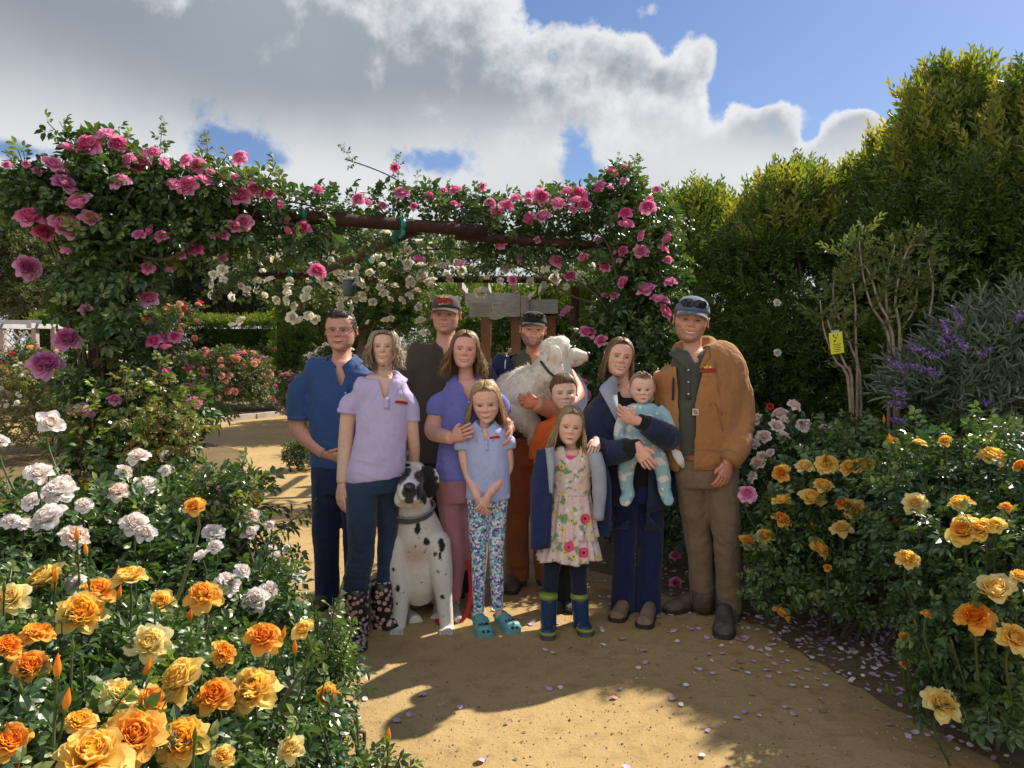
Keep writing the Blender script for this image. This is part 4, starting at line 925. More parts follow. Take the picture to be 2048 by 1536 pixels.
# farther beds
def far_bush(label, px, base_py, top_py, wpx, variety, nb, seed, bs=.09, mat=None, n=900, leaf=.10, gr='rose bushes in the far beds', young=.0, dep=None, nsp=0):
    b = gnd(px, base_py); k = b.y / FOC; H = at(px, top_py, b.y).z; W = wpx * k / 2
    D = dep or min(W, 1.0)
    L = [(b.x, b.y + D, H * .42, W * .8, D, H * .5), (b.x - W * .45, b.y + D * .9, H * .45, W * .5, D * .8, H * .48), (b.x + W * .45, b.y + D * .9, H * .40, W * .5, D * .8, H * .5), (b.x + W * .1, b.y + D * .7, H * .66, W * .4, D * .6, H * .32)]
    return rose_bush(label, (b.x, b.y + D), L, variety, n, nsp, leaf, .3, n_bloom=nb, bsize=bs, seed=seed, far=True, group=gr, mat=mat, young=young, inner=.4)
M_dry = leaf_mat('pale_bush_leaf', [(0, (.07, .085, .025)), (.5, (.17, .17, .06)), (1, (.32, .29, .14))], .6, .35)
far_bush('pink-flowered rose bush at the bend of the path', 425, 832, 692, 205, ['coral', 'pink', 'coral'], 114, 71, 0.149, None, 2600, .16)
far_bush('tall sparse rose bush with red blooms behind the pillar', 335, 800, 590, 150, ['red', 'coral', 'coral', 'red'], 49, 72, 0.172, None, 1500, .20)
far_bush('white rose bush behind the mauve blooms of the pillar', 160, 815, 690, 170, 'cream', 114, 73, 0.149, None, 1200, .15)
far_bush('pale feathery bush with cream blooms at the frame edge', 40, 930, 720, 230, ['cream', 'white', 'coral'], 87, 74, 0.069, M_dry, 2600, .11)
far_bush('yellowish bush with small cream blooms before the white roses', 150, 900, 745, 200, ['cream', 'white'], 57, 75, 0.069, M_dry, 2400, .11)
far_bush('mixed pink and yellow rose bush below the lattice arbour', 30, 830, 690, 160, ['coral', 'yellow', 'pink', 'red'], 64, 76, 0.138, None, 1600, .17)
far_bush('dark rose bush with magenta blooms left of the blue shirt', 540, 800, 685, 140, ['pink', 'red', 'mauve'], 41, 77, 0.184, None, 1500, .2)
far_bush('white rose bush right behind the blue-shirted man', 655, 850, 682, 140, 'cream', 114, 78, 0.138, None, 1300, .15)
far_bush('low sprawling rose on the path bed beside the blue sleeve', 585, 845, 740, 90, ['pink', 'mauve'], 26, 79, 0.115, None, 900, .13)
far_bush('small leafy shrub at the path edge beside the blue-shirted man', 592, 945, 885, 70, 'pink', 0, 80, 0.057, None, 700, .07, young=.3)
far_bush('red rose bush behind the two women in lavender', 745, 800, 655, 90, ['red', 'red', 'cream'], 30, 81, 0.138, None, 1200, .14)
far_bush('rose bush with rusty new leaves beside the wooden posts', 1000, 800, 668, 150, ['coral'], 7, 82, 0.069, M_young, 1000, .10)
far_bush('leafy rose bush behind the man in brown', 850, 820, 650, 170, ['cream'], 15, 83, 0.138, None, 1500, .15)

# ------------------------------------------------------------------ beds on the right
rg = [(y_, 1925, 1060, 66), (y_, 1962, 1055, 52), (y_, 1990, 1050, 40), (p_, 1990, 1180, 74), (o_, 1950, 1230, 72), (y_, 2032, 1275, 64), (p_, 1885, 1405, 72), (y_, 2042, 1150, 34), (y_, 1815, 1115, 46), (p_, 1830, 1005, 48), (y_, 1922, 1002, 46), (y_, 1985, 910, 52), (o_, 2012, 1015, 24), (y_, 1840, 885, 28), (y_, 1890, 880, 26), (o_, 1855, 1228, 26), (o_, 1808, 1275, 22), (o_, 1810, 1328, 20), (o_, 2040, 930, 30)]
rg2 = [(y_, 1565, 1000, 42), (o_, 1565, 1037, 40), (y_, 1530, 1070, 38), (o_, 1495, 1085, 34), (y_, 1625, 995, 50), (y_, 1648, 970, 38), (y_, 1640, 1095, 48), (o_, 1685, 1005, 30), (y_, 1712, 1020, 46), (p_, 1682, 1055, 42), (y_, 1727, 930, 46), (y_, 1700, 932, 40), (y_, 1655, 925, 44), (o_, 1562, 945, 36), (y_, 1785, 885, 28), (y_, 1645, 968, 32), (o_, 1565, 1225, 38), (p_, 1610, 930, 36), (o_, 1655, 1135, 16), (o_, 1765, 1050, 20), (p_, 1780, 955, 30), (o_, 1800, 1045, 30)]
RA = [(1.92, 2.95, .56, .36, .42, .42), (2.2, 3.15, .62, .45, .5, .50), (1.80, 2.85, .34, .24, .26, .26), (2.25, 2.75, .5, .36, .36, .40), (2.1, 3.5, .75, .5, .4, .45)]
rose_bush('yellow rose bush at the right frame edge with large apricot blooms', (2.0, 3.05), RA, 'yellow', 3800, 180, .085, .26, yl(rg), n_bud=20, budkind='orange', group=YB, seed=66, young=.08, youngstyle='fresh', inner=.5)
RB = [(1.85, 4.2, .60, .42, .35, .45), (2.25, 4.25, .66, .5, .4, .50), (1.55, 4.1, .44, .24, .25, .36), (1.95, 3.95, .40, .38, .25, .34), (2.65, 4.2, .7, .5, .5, .5)]
rose_bush('yellow rose bush beside the man in the tan jacket', (1.9, 4.15), RB, 'yellow', 3600, 170, .09, .28, yl(rg2) + [('pink', 1495, 985, 38, dict(Y=3.75))], n_bud=16, budkind='orange', group=YB, seed=67, young=.08, youngstyle='fresh', inner=.5)
whR = [(1590, 808, 28), (1558, 825, 32), (1605, 850, 28), (1553, 852, 30), (1528, 872, 30), (1508, 890, 26), (1525, 912, 22), (1650, 855, 22), (1515, 925, 28), (1513, 838, 26), (1612, 930, 36, 'white'), (1570, 868, 22), (1540, 905, 18), (1505, 950, 18), (1500, 960, 14), (1570, 840, 18)]
rose_bush('blush rose bush behind the tan jacket elbow', (1.75, 4.75), [(1.65, 4.75, .72, .35, .35, .42), (2.05, 4.8, .66, .4, .35, .42), (1.5, 4.6, .5, .3, .3, .4)], 'blush', 1800, 70, .10, .28, wl('blush', whR), n_bud=10, budkind='blush', group=WB, seed=68, inner=.5)
rose_bush('low rose bush with small red blooms under the purple spikes', (2.45, 5.0), [(2.3, 5.0, .6, .45, .35, .42), (2.8, 5.0, .6, .45, .35, .40)], 'red', 1500, 40, .10, .28, [('red', x, y, s, dict(Y=4.7)) for x, y, s in ((1640, 876, 16), (1665, 870, 16), (1682, 864, 18), (1690, 858, 14), (1640, 862, 14), (1540, 812, 14), (1720, 876, 12), (1678, 880, 12))], seed=69, inner=.5)
# last white blooms high in the hedge
for (x, y) in ((1553, 606), (1554, 706)):
    p = at(x, y, 6.5); o = empty('white_rose', p); tag(o, 'single white rose in the dark hedge, ' + ('higher' if y < 650 else 'lower') + ' of the two', 'rose')
    place('bloom', bloom_variants('cream')[1], p, Vector((0, -1, .3)), .065, o)
    MB().tube(smoothpath([(0, 0, 0), (.05, .1, -.1), (.1, .35, -.3)], 6), .004, 5).build('stalk', M_stem, o)
# ------------------------------------------------------------------ people kit
def skin_mat():
    m, t, p = material('skin')
    a = t.add('ShaderNodeAttribute', _attribute_name='col'); tc = t.add('ShaderNodeTexCoord')
    n = t.noise(tc.outputs['Object'], 55, 4, .6)
    c = t.mix(1.0, a.outputs['Color'], t.ramp(n, [(.25, (.90, .86, .85)), (.75, (1.06, 1.05, 1.05))]), 'MULTIPLY')
    t.link(c, p.inputs['Base Color']); p.inputs['Roughness'].default_value = .48; p.inputs['Specular IOR Level'].default_value = .4
    p.inputs['Subsurface Weight'].default_value = .12; p.inputs['Subsurface Radius'].default_value = (.012, .005, .003); p.inputs['Subsurface Scale'].default_value = .5
    b = t.add('ShaderNodeBump'); b.inputs['Strength'].default_value = .12; b.inputs['Distance'].default_value = .002
    t.link(t.noise(tc.outputs['Object'], 260, 3, .6), b.inputs['Height']); t.link(b.outputs[0], p.inputs['Normal'])
    return m
M_skin = skin_mat()
def col_mat(name, rough=.5, spec=.4, coat=0.0):
    m, t, p = material(name); a = t.add('ShaderNodeAttribute', _attribute_name='col')
    t.link(a.outputs['Color'], p.inputs['Base Color']); p.inputs['Roughness'].default_value = rough; p.inputs['Specular IOR Level'].default_value = spec
    return m
M_eye = col_mat('eye', .2, .6)
def cloth_mat(name, col, rough=.85, weave=900, fold=1.0, var=.10, sheen=.15, fscale=9):
    m, t, p = material(name); tc = t.add('ShaderNodeTexCoord'); g = tc.outputs['Object']
    n = t.noise(g, 5, 5, .6); fine = t.noise(g, weave, 2, .5)
    c = t.mix(t.smooth(n, .3, .7), tuple(x * (1 - var) for x in col), tuple(min(.95, x * (1 + var)) for x in col))
    c = t.mix(t.math('MULTIPLY', fine, .25), c, tuple(x * .7 for x in col))
    t.link(c, p.inputs['Base Color']); p.inputs['Roughness'].default_value = rough; p.inputs['Specular IOR Level'].default_value = .2
    p.inputs['Sheen Weight'].default_value = sheen; p.inputs['Sheen Roughness'].default_value = .5
    mp = t.add('ShaderNodeMapping'); mp.inputs['Scale'].default_value = (1, 1, .55); t.link(g, mp.inputs[0])
    f = t.noise(mp.outputs[0], fscale, 3, .5, 1.2); f2 = t.noise(g, fscale * 3.3, 3, .5, .8)
    h = t.math('ADD', t.math('MULTIPLY', f, 1.0), t.math('ADD', t.math('MULTIPLY', f2, .25), t.math('MULTIPLY', fine, .03)))
    b = t.add('ShaderNodeBump'); b.inputs['Strength'].default_value = .75 * fold; b.inputs['Distance'].default_value = .03
    t.link(h, b.inputs['Height']); t.link(b.outputs[0], p.inputs['Normal'])
    return m, t, p, c
def cloth(name, col, **kw): return cloth_mat(name, col, **kw)[0]
def denim(name, col, fade=1.6):
    m, t, p, c = cloth_mat(name, col, .9, 1200, 1.0, .15)
    tc = t.add('ShaderNodeTexCoord'); n = t.noise(tc.outputs['Object'], 2.6, 4, .6); f = t.noise(tc.outputs['Object'], 24, 5, .7)
    c2 = t.mix(t.math('MULTIPLY', t.smooth(n, .45, .75), .6), c, tuple(min(1, x * fade) for x in col)); c2 = t.mix(t.math('MULTIPLY', t.smooth(f, .5, .8), .3), c2, tuple(min(1, x * fade * 1.2) for x in col))
    t.link(c2, p.inputs['Base Color']); return m
def hair_mat(name, dark, mid, light):
    m, t, p = material(name); a = t.add('ShaderNodeAttribute', _attribute_name='rnd'); tc = t.add('ShaderNodeTexCoord')
    n = t.noise(tc.outputs['Object'], 160, 2, .5)
    f = t.math('ADD', t.math('ADD', t.math('MULTIPLY', a.outputs['Fac'], .64), .14), t.math('MULTIPLY', t.math('SUBTRACT', n, .5), .4), True)
    t.link(t.ramp(f, [(0, dark), (.5, mid), (1, light)]), p.inputs['Base Color']); p.inputs['Roughness'].default_value = .5; p.inputs['Specular IOR Level'].default_value = .3
    return m

def np_normals(V, Q):
    N = np.zeros_like(V)
    a, b, c = V[Q[:, 0]], V[Q[:, 1]], V[Q[:, 2]]; n = np.cross(b - a, c - a)
    for k in range(Q.shape[1]): np.add.at(N, Q[:, k], n)
    return unit(N)
def remesh(parts, voxel, smooth=4, fac=.5):
    """melt overlapping closed shapes into one skin"""
    mb = MB()
    for V, Q in parts: mb.add(V, Q)
    me = mesh_np('tmp', np.concatenate(mb.V), np.concatenate(mb.Q)); bm = bmesh.new(); bm.from_mesh(me); bmesh.ops.recalc_face_normals(bm, faces=bm.faces); bm.to_mesh(me); bm.free()
    o = bpy.data.objects.new('tmp', me); COL.objects.link(o)
    r = o.modifiers.new('r', 'REMESH'); r.mode = 'VOXEL'; r.voxel_size = voxel
    if smooth:
        s = o.modifiers.new('s', 'SMOOTH'); s.factor = fac; s.iterations = smooth
    dg = bpy.context.evaluated_depsgraph_get(); ev = o.evaluated_get(dg); m2 = ev.to_mesh()
    n = len(m2.vertices); V = np.empty(n * 3, np.float32); m2.vertices.foreach_get('co', V); V = V.reshape(-1, 3).astype(float)
    nl = len(m2.loops); L = np.empty(nl, np.int32); m2.loops.foreach_get('vertex_index', L)
    Q = L.reshape(-1, 4) if nl == 4 * len(m2.polygons) else np.array([list(p.vertices) + [p.vertices[-1]] * (4 - len(p.vertices)) for p in m2.polygons])
    ev.to_mesh_clear(); bpy.data.objects.remove(o); bpy.data.meshes.remove(me)
    return V, Q
def wrinkle(V, Q, amp=.004, scale=14, seed=0, stretch=(1, 1, 1), spots=()):
    N = np_normals(V, Q)
    S_ = V * np.array(stretch) + .02 * np.stack([vnoise(V, 5, seed + 8)] * 3, 1); d_ = amp * .8 * vnoise(S_, scale, seed) + amp * 1.5 * (.30 - np.abs(vnoise(S_, scale * .8, seed + 6))) + amp * .35 * vnoise(S_, scale * 2.6, seed + 1)
    for (c, rad, a_, ax, wl) in spots:
        r = np.linalg.norm(V - np.array(c), axis=1); ax = np.array(ax, float); ax /= np.linalg.norm(ax)
        rel = V - np.array(c); pr = rel @ ax; per = rel - pr[:, None] * ax
        q = per / (wl * 3.2) + np.outer(pr / (wl * .62), ax) + .35 * np.stack([vnoise(V, 11, seed + 2)] * 3, 1)
        f = np.abs(vnoise(q + 3.3, 1.0, seed + 4)); d_ = d_ + 1.5 * a_ * (.35 - f) * np.exp(-(r / (rad * 1.25)) ** 2)
    return V + N * d_[:, None]
def cut(V, Q, kill, smooth=6):
    """remove a region of a shell and tidy the new edge"""
    keep = ~kill(V); q = Q[keep[Q].all(1)]
    idx = np.full(len(V), -1); used = np.unique(q); idx[used] = np.arange(len(used)); V = V[used].copy(); q = idx[q]
    E = np.concatenate([np.sort(q[:, [i, (i + 1) % 4]], 1) for i in range(4)]); u, cnt = np.unique(E, axis=0, return_counts=True); be = u[cnt == 1]
    for _ in range(smooth):
        S = np.zeros_like(V); C_ = np.zeros(len(V))
        for a, b in ((0, 1), (1, 0)): np.add.at(S, be[:, a], V[be[:, b]]); np.add.at(C_, be[:, a], 1)
        k = C_ == 2; V[k] = .5 * V[k] + .5 * S[k] / C_[k][:, None]
    return V, q

# ---- heads
HW = ([0, .015, .05, .10, .17, .26, .36, .48, .60, .70, .80, .88, .94, .98, 1.0], [.05, .10, .155, .200, .238, .272, .298, .318, .334, .336, .312, .258, .190, .110, .0])
HF = ([0, .015, .05, .10, .17, .26, .36, .48, .58, .68, .78, .86, .93, .98, 1.0], [.28, .335, .372, .382, .385, .384, .386, .385, .398, .398, .378, .325, .230, .115, .0])
HB = ([0, .05, .10, .20, .30, .42, .55, .68, .80, .88, .94, .98, 1.0], [.02, .06, .12, .22, .31, .385, .425, .430, .385, .305, .215, .115, .0])
def gauss(u, s): return np.exp(-(u / s) ** 2)
def head_geo(sp):
    na = 104; z = np.r_[np.linspace(0, .10, 14, endpoint=False), np.linspace(.10, .30, 40, endpoint=False), np.linspace(.30, .62, 44, endpoint=False), np.linspace(.62, .92, 18, endpoint=False), np.linspace(.92, 1, 9)]; nz = len(z)
    s = np.linspace(-1, 1, na, endpoint=False); th = math.pi * (.55 * s + .45 * s ** 3)
    Z, T = np.meshgrid(z, th, indexing='ij')
    jaw = sp.get('jaw', 1.0); wid = sp.get('width', 1.0); kid = sp.get('kid', 0.0)
    W = np.interp(Z, *HW) * wid; W = W * (1 + (jaw - 1) * gauss(Z - .12, .2))
    W = W * (1 + kid * .06 * gauss(Z - .30, .15)); F = np.interp(Z, *HF) * (1 - .03 * kid); B = np.interp(Z, *HB)
    st, ct = np.sin(T), np.cos(T)
    ex = np.where(ct > 0, .86, 1.0)
    X = W * np.sign(st) * np.abs(st) ** ex; Yv = -np.where(ct > 0, F, B) * np.sign(ct) * np.abs(ct) ** np.where(ct > 0, .92, 1.0)
    front = np.clip(-Yv / .2, 0, 1)
    ax = np.abs(X); ez = .50 - .035 * kid; nzb = .365 - .02 * kid; mz = .215 - .02 * kid
    fwd = np.zeros_like(X)
    nose = np.interp(Z, [nzb - .050, nzb - .030, nzb - .008, nzb + .022, nzb + .07, ez + .02, ez + .08], [0, .020, .060, .088, .062, .024, 0]) * (1 - .35 * kid) * sp.get('nose', 1)
    nsig = np.interp(Z, [nzb - .03, nzb + .02, nzb + .07, ez + .02], [.062, .055, .042, .048])
    fwd += nose * gauss(X, nsig)
    fwd += .026 * (1 - .3 * kid) * gauss(ax - .058, .030) * gauss(Z - nzb - .004, .030)
    fwd -= .040 * gauss(ax - .135, .075) * gauss(Z - ez, .042)
    fwd += .020 * gauss(ax - .12, .10) * gauss(Z - (ez + .085), .030) * (1 - .6 * kid)
    sm = sp.get('smile', .5)
    fwd += (.016 + .016 * sm + .015 * kid) * gauss(ax - .175, .075) * gauss(Z - (nzb + .02), .060)
    mw = (.100 + .050 * sm) * (1 - .12 * kid); zl = mz + sm * .048 * np.clip(ax / mw, 0, 1.25) ** 2 - .010 * sm
    te = sp.get('teeth', 0.0); inm = np.clip(1 - (ax / mw) ** 2, 0, 1); g = te * .030 * inm
    dz = Z - zl; lipm = gauss(X, mw * .95) * (ax < mw * 1.08)
    fwd += .020 * lipm * gauss(dz - g - .016, .014) + .024 * lipm * gauss(dz + g + .018, .016) - .020 * lipm * gauss(dz, .008 + g * .6)
    fwd += .022 * gauss(X, .09) * gauss(Z - .075, .045) - .012 * gauss(X, .10) * gauss(Z - .145, .022)
    fold_x = .085 + (.375 - Z) * .42; fwd -= .010 * (.4 + sm) * gauss(ax - fold_x, .014) * ((Z > .20) & (Z < .37)) * (1 - .6 * kid)
    Yv = Yv - fwd * front
    # colours
    base = np.array(sp['skin']); C_ = np.broadcast_to(base, X.shape + (3,)).copy()
    def paint(mask, col, k=1.0):
        m = np.clip(mask * k, 0, 1)[..., None]; C_[:] = C_ * (1 - m) + np.array(col) * m
    red = np.array([base[0] * 1.05, base[1] * .70, base[2] * .66])
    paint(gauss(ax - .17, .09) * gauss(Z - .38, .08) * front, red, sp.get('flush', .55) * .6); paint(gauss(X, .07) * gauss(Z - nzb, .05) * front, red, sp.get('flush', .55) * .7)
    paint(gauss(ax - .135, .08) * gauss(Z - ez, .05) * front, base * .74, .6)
    lipc = np.array(sp.get('lip', (base[0] * .85, base[1] * .45, base[2] * .45)))
    if 'beard' in sp:
        bc, lo, den = sp['beard']
        jm = (Z < .30 + .16 * np.clip((ax - .20) / .08, 0, 1)) & (ct > -.35)
        m = jm.astype(float) * np.where((ax < .17) & (Z > .275) , .15, 1.0)
        m = np.maximum(m, gauss(ax - .05, .07) * gauss(Z - (mz + .065), .022)); m = m * (1 - lipm * gauss(dz, .035 + g) * .95)
        m *= np.where((ax < .075) & (Z < .15) & (Z > .10), .75, 1)
        nzz = .75 + .35 * vnoise(np.stack([X.ravel(), Yv.ravel(), Z.ravel()], 1), 38, 3).reshape(X.shape)
        if lo: m = m * np.clip((.42 - Z) / .06, 0, 1)
        paint(m * nzz, bc, den); Yv -= .012 * m * den * (1 if lo > 1 else 0) * front; 
        if lo > 1:
            X = X * (1 + .05 * m); Yv = Yv - .02 * m * (Z < .2)
    paint(front * lipm * ((dz > 0) & (dz < g + .024)) , lipc, .75); paint(front * lipm * ((dz <= 0) & (dz > -g - .030)), lipc, .85)
    paint(front * (np.abs(dz) < .0065 + g) * (ax < mw * 1.02), (.10, .03, .03), .85)
    if te: paint(front * ((dz < g * .95) & (dz > -g * .75)) * (ax < mw * .84), (.80, .76, .68), .95)
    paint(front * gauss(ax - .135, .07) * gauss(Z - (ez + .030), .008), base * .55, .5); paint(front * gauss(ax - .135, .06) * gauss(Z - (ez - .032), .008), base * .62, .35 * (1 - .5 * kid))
    bw = sp.get('brow', (.08, .05, .03)); bz = ez + .070 + .014 * (1 - np.clip(np.abs(ax - .13) / .09, 0, 1)) - .008 * sm
    paint(front * ((ax > .045) & (ax < .225)) * gauss(Z - bz, .012) * np.interp(ax, [.045, .07, .16, .225], [.6, 1, .9, .2]), bw, sp.get('browk', .8))
    paint(front * gauss(ax - .045, .014) * gauss(Z - (nzb - .022), .010), (.20, .07, .055), .55)
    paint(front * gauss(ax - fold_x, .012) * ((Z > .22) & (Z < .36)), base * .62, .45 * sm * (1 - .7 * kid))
    hl = sp.get('hairline')
    if hl is not None:
        at_ = np.degrees(np.abs(T)); lim = np.interp(at_, [0, 30, 48, 62, 78, 90, 100, 125, 180], hl)
        paint(np.clip((Z - lim) / .02, 0, 1), np.array(sp['hair']) * 1.25, 1.0)
    V = np.stack([X, Yv, Z], -1).reshape(-1, 3)
    i = np.arange(na); j = (i + 1) % na
    Q = np.concatenate([np.stack([k * na + i, k * na + j, (k + 1) * na + j, (k + 1) * na + i], 1) for k in range(nz - 1)])
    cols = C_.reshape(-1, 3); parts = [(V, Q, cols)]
    # ears
    es = sp.get('ear', 1.0)
    for s_ in (-1, 1):
        a = np.linspace(R(-70), R(250), 16); r1, r2 = .060 * es, .098 * es
        cx, cy, cz = s_ * (.312 * wid), .045, .50 - .02 * kid
        rim = [(cx + s_ * (.030 + .018 * math.sin(t) ** 2), cy + .022 + r1 * -math.cos(t) * -1 * .9, cz + r2 * math.sin(t)) for t in a]
        v, q = tube(rim, np.interp(np.linspace(0, 1, 16), [0, .3, .7, 1], [.020, .017, .018, .026]), 8); parts.append((v, q, np.broadcast_to(red * .98, v.shape)))
        v, q = tube([(cx + s_ * .005, cy + .03, cz), (cx + s_ * .026, cy + .025, cz)], [(.045 * es, .08 * es), (.045 * es, .08 * es)], 12); parts.append((v, q, np.broadcast_to(red * .66, v.shape)))
    eyes = []
    op = sp.get('eye', .35)
    for s_ in (-1, 1):
        u = np.linspace(-1, 1, 15); vv = np.linspace(-1, 1, 9); U, Vv = np.meshgrid(u, vv)
        ew = .070 * (1 + .1 * kid); h = (.011 + .022 * op + .008 * op * kid) * np.clip(1 - np.abs(U) ** 2.2, 0, 1) ** .6
        ex_ = s_ * .135 + U * ew; ezz = ez + Vv * h * np.where(Vv > 0, 1.1, .8) - .006 * sm + .012 * U * s_ * .5
        # sit on the face surface
        d2 = (np.abs(X[..., None].ravel()[:, None] - 0)); 
        fr = (Yv < -.1).ravel(); SV = V[fr]
        yy = np.empty(U.size)
        for n_, (xx, zz) in enumerate(zip(ex_.ravel(), ezz.ravel())):
            dd = (SV[:, 0] - xx) ** 2 + (SV[:, 2] - zz) ** 2; k4 = np.argpartition(dd, 4)[:4]; wgt = 1 / (dd[k4] + 1e-6); yy[n_] = (SV[k4, 1] * wgt).sum() / wgt.sum()
        yy = yy.reshape(U.shape) - .008 - .010 * (1 - U ** 2) * (1 - Vv ** 2)
        v = np.stack([ex_, yy, ezz], -1).reshape(-1, 3)
        c = np.broadcast_to(np.array([.40, .35, .32]) * (1 + .5 * min(1, kid)), U.shape + (3,)).copy()
        ir = ((U - sp.get('gaze', 0)) * ew) ** 2 + (Vv * (.012 + .03 * op) * .9) ** 2 < .034 ** 2
        c[ir] = sp.get('iris', (.06, .045, .03)); 
        pu = ((U - sp.get('gaze', 0)) * ew) ** 2 + (Vv * (.012 + .03 * op) * .9) ** 2 < .013 ** 2; c[pu] = (.008, .008, .008)
        c[Vv > .42] = np.array(sp.get('lash', (.03, .02, .016))); c[np.abs(U) > .93] = base * .5; c[Vv < -.82] = base * .55
        q = np.concatenate([np.stack([r * 15 + np.arange(14), r * 15 + np.arange(14) + 1, (r + 1) * 15 + np.arange(14) + 1, (r + 1) * 15 + np.arange(14)], 1) for r in range(8)])
        eyes.append((v, q, c.reshape(-1, 3)))
    return parts, eyes

EC = np.array([0, .0, .55]); ER = np.array([.335, .435, .455])
def hdir(az, el):
    """direction on the head: az 0 = face, 90 = image right, 180 = back; el 90 = crown"""
    a, e = R(az), R(el); return np.array([math.sin(a) * math.cos(e), -math.cos(a) * math.cos(e), math.sin(e)])
def slerp(a, b, t):
    o = math.acos(np.clip(a @ b, -1, 1)); 
    return a if o < 1e-4 else (math.sin((1 - t) * o) * a + math.sin(t * o) * b) / math.sin(o)

class Person:
    def __init__(s, label, Y, foot, cat='person'):
        s.Y = Y; s.k = Y / FOC; f = at(foot[0], foot[1], Y)
        s.root = empty('person', (f.x, Y, 0)); tag(s.root, label, cat, None); s.o = np.array(s.root.location)
        s.skin = []; s.extra = []
    def J(s, px, py, dy=0.0): return np.array(at(px, py, s.Y + dy))
    def limb(s, pts, rad, n=14, m=14, ell=None, rnd=False):
        """pts: (px,py,dy); rad in px"""
        P = smoothpath([s.J(*p) for p in pts], m); r = np.interp(np.linspace(0, 1, m), np.linspace(0, 1, len(rad)), rad) * s.k
        if rnd:
            d_ = unit(P[0] - P[1]); P = np.vstack([P[0] + d_ * r[0] * .85, P[0] + d_ * r[0] * .5, P]); r = np.r_[r[0] * .35, r[0] * .8, r]
        if ell: r = [(a * ell, a) for a in r]
        return tube(P, r, n)
    def trunk(s, rings, n=24, m=20):
        """rings: (px,py,half width px,half depth m,dy)"""
        P = smoothpath([s.J(r[0], r[1], r[4] if len(r) > 4 else 0) for r in rings], m)
        t = np.linspace(0, 1, m); ts = np.linspace(0, 1, len(rings))
        w_ = np.interp(t, ts, [r[2] * s.k for r in rings]); d_ = np.interp(t, ts, [r[3] for r in rings])
        return tube(P, list(zip(d_, w_)), n)
    def part(s, name, V, Q, mat, attrs=None, parent=None, smooth=True):
        me = mesh_np(name, np.asarray(V) - s.o, Q, attrs, smooth); return obj(name, me, mat, parent or s.root)
    def clay(s, name, parts, mat, voxel=.008, smooth=4, wr=None, cuts=(), parent=None, open_bottom=False):
        V, Q = remesh(parts, voxel, smooth)
        if open_bottom:
            zb = V[:, 2].min() + voxel * 1.2; V, Q = cut(V, Q, lambda A: A[:, 2] < zb, 3)
        if wr: V = wrinkle(V, Q, **wr)
        for c in cuts: V, Q = cut(V, Q, c)
        s.V = V; s.N = np_normals(V, Q)
        return s.part(name, V, Q, mat, None, parent)
    def on(s, px, py, V=None, lift=.004):
        """point on the front of the last cloth, under a place of the frame"""
        V = s.V if V is None else V; d_ = np.array(ray(px, py)); d_ /= np.linalg.norm(d_); r = V - np.array([0, 0, CAM_H]); t = r @ d_; off = np.linalg.norm(r - t[:, None] * d_, axis=1)
        k = off < .014
        if not k.any(): return s.J(px, py, -.12)
        tm = t[k].min(); return np.array([0, 0, CAM_H]) + d_ * (tm - lift)
    def solid(s, name, parts, mat, parent=None, smooth=True):
        mb = MB()
        for V, Q in parts: mb.add(V, Q)
        return s.part(name, np.concatenate(mb.V), np.concatenate(mb.Q), mat, None, parent, smooth)
    # ---- head
    def head(s, px, top, chin, sp, yaw=0, pitch=0, roll=0, dy=0.0):
        s.H = (chin - top) * s.k; s.hc = s.J(px, (top + chin) / 2, dy)
        s.M = np.array(Matrix.Rotation(R(roll), 3, 'Y') @ Matrix.Rotation(R(yaw), 3, 'Z') @ Matrix.Rotation(R(pitch), 3, 'X'))
        s.sp = sp; sp['width'] = sp.get('width', 1.0) * 1.06; parts, eyes = head_geo(sp)
        for V, Q, c in parts: s.extra.append((s.hT(V), Q, c))
        for V, Q, c in eyes: s.part('eye', s.hT(V), Q, M_eye, {'col': c})
    def hT(s, V): return ((np.asarray(V) - np.array([0, 0, .5])) * s.H) @ s.M.T + s.hc
    def body(s, voxel=.011, tone=None):
        V, Q = remesh(s.skin, voxel, 4)
        base = np.array(tone or s.sp['skin']); Vs = [V]; Qs = [Q]; Cs = [np.broadcast_to(base, V.shape)]; n = len(V)
        for v, q, c in s.extra: Vs.append(v); Qs.append(q + n); Cs.append(c); n += len(v)
        s.part('body', np.concatenate(Vs), np.concatenate(Qs), M_skin, {'col': np.concatenate(Cs)})
    def hand(s, wrist, tip, across, size=.17, curl=.35, thumb=1, thumb_out=.6, tone=None, spread=.10, palm=None):
        """wrist, tip: world points; across: direction over the knuckles towards the thumb side"""
        w_ = np.array(wrist, float); d_ = unit(np.array(tip, float) - w_); ac = np.array(across, float); ac = unit(ac - d_ * (ac @ d_)); nrm_ = np.cross(d_, ac)
        if palm is not None and nrm_ @ np.array(palm) < 0: nrm_ = -nrm_      # nrm_ points out of the palm side
        L = size; col = np.array(tone or s.sp['skin']) * np.array([1, .93, .92])
        P = [w_ - d_ * .02, w_ + d_ * .06 * L / .17, w_ + d_ * L * .42, w_ + d_ * L * .52]
        v, q = tube(P, [(.024 * L / .17, .027 * L / .17)] * 4, 12)
        # palm as a flattened block
        parts = []
        n = 12; a = np.linspace(0, 2 * math.pi, n, endpoint=False); V = []
        for f, wd, th in ((-.12, .026, .021), (.05, .030, .019), (.25, .040, .017), (.44, .043, .015), (.53, .038, .011)):
            c = w_ + d_ * L * f; V.append(c + np.outer(np.sign(np.cos(a)) * np.abs(np.cos(a)) ** .7 * wd * L / .17, ac) + np.outer(np.sin(a) * th * L / .17, nrm_))
        V = np.concatenate(V); i = np.arange(n); j = (i + 1) % n
        Q = np.concatenate([np.stack([k * n + i, k * n + j, (k + 1) * n + j, (k + 1) * n + i], 1) for k in range(4)]); parts.append((V, Q))
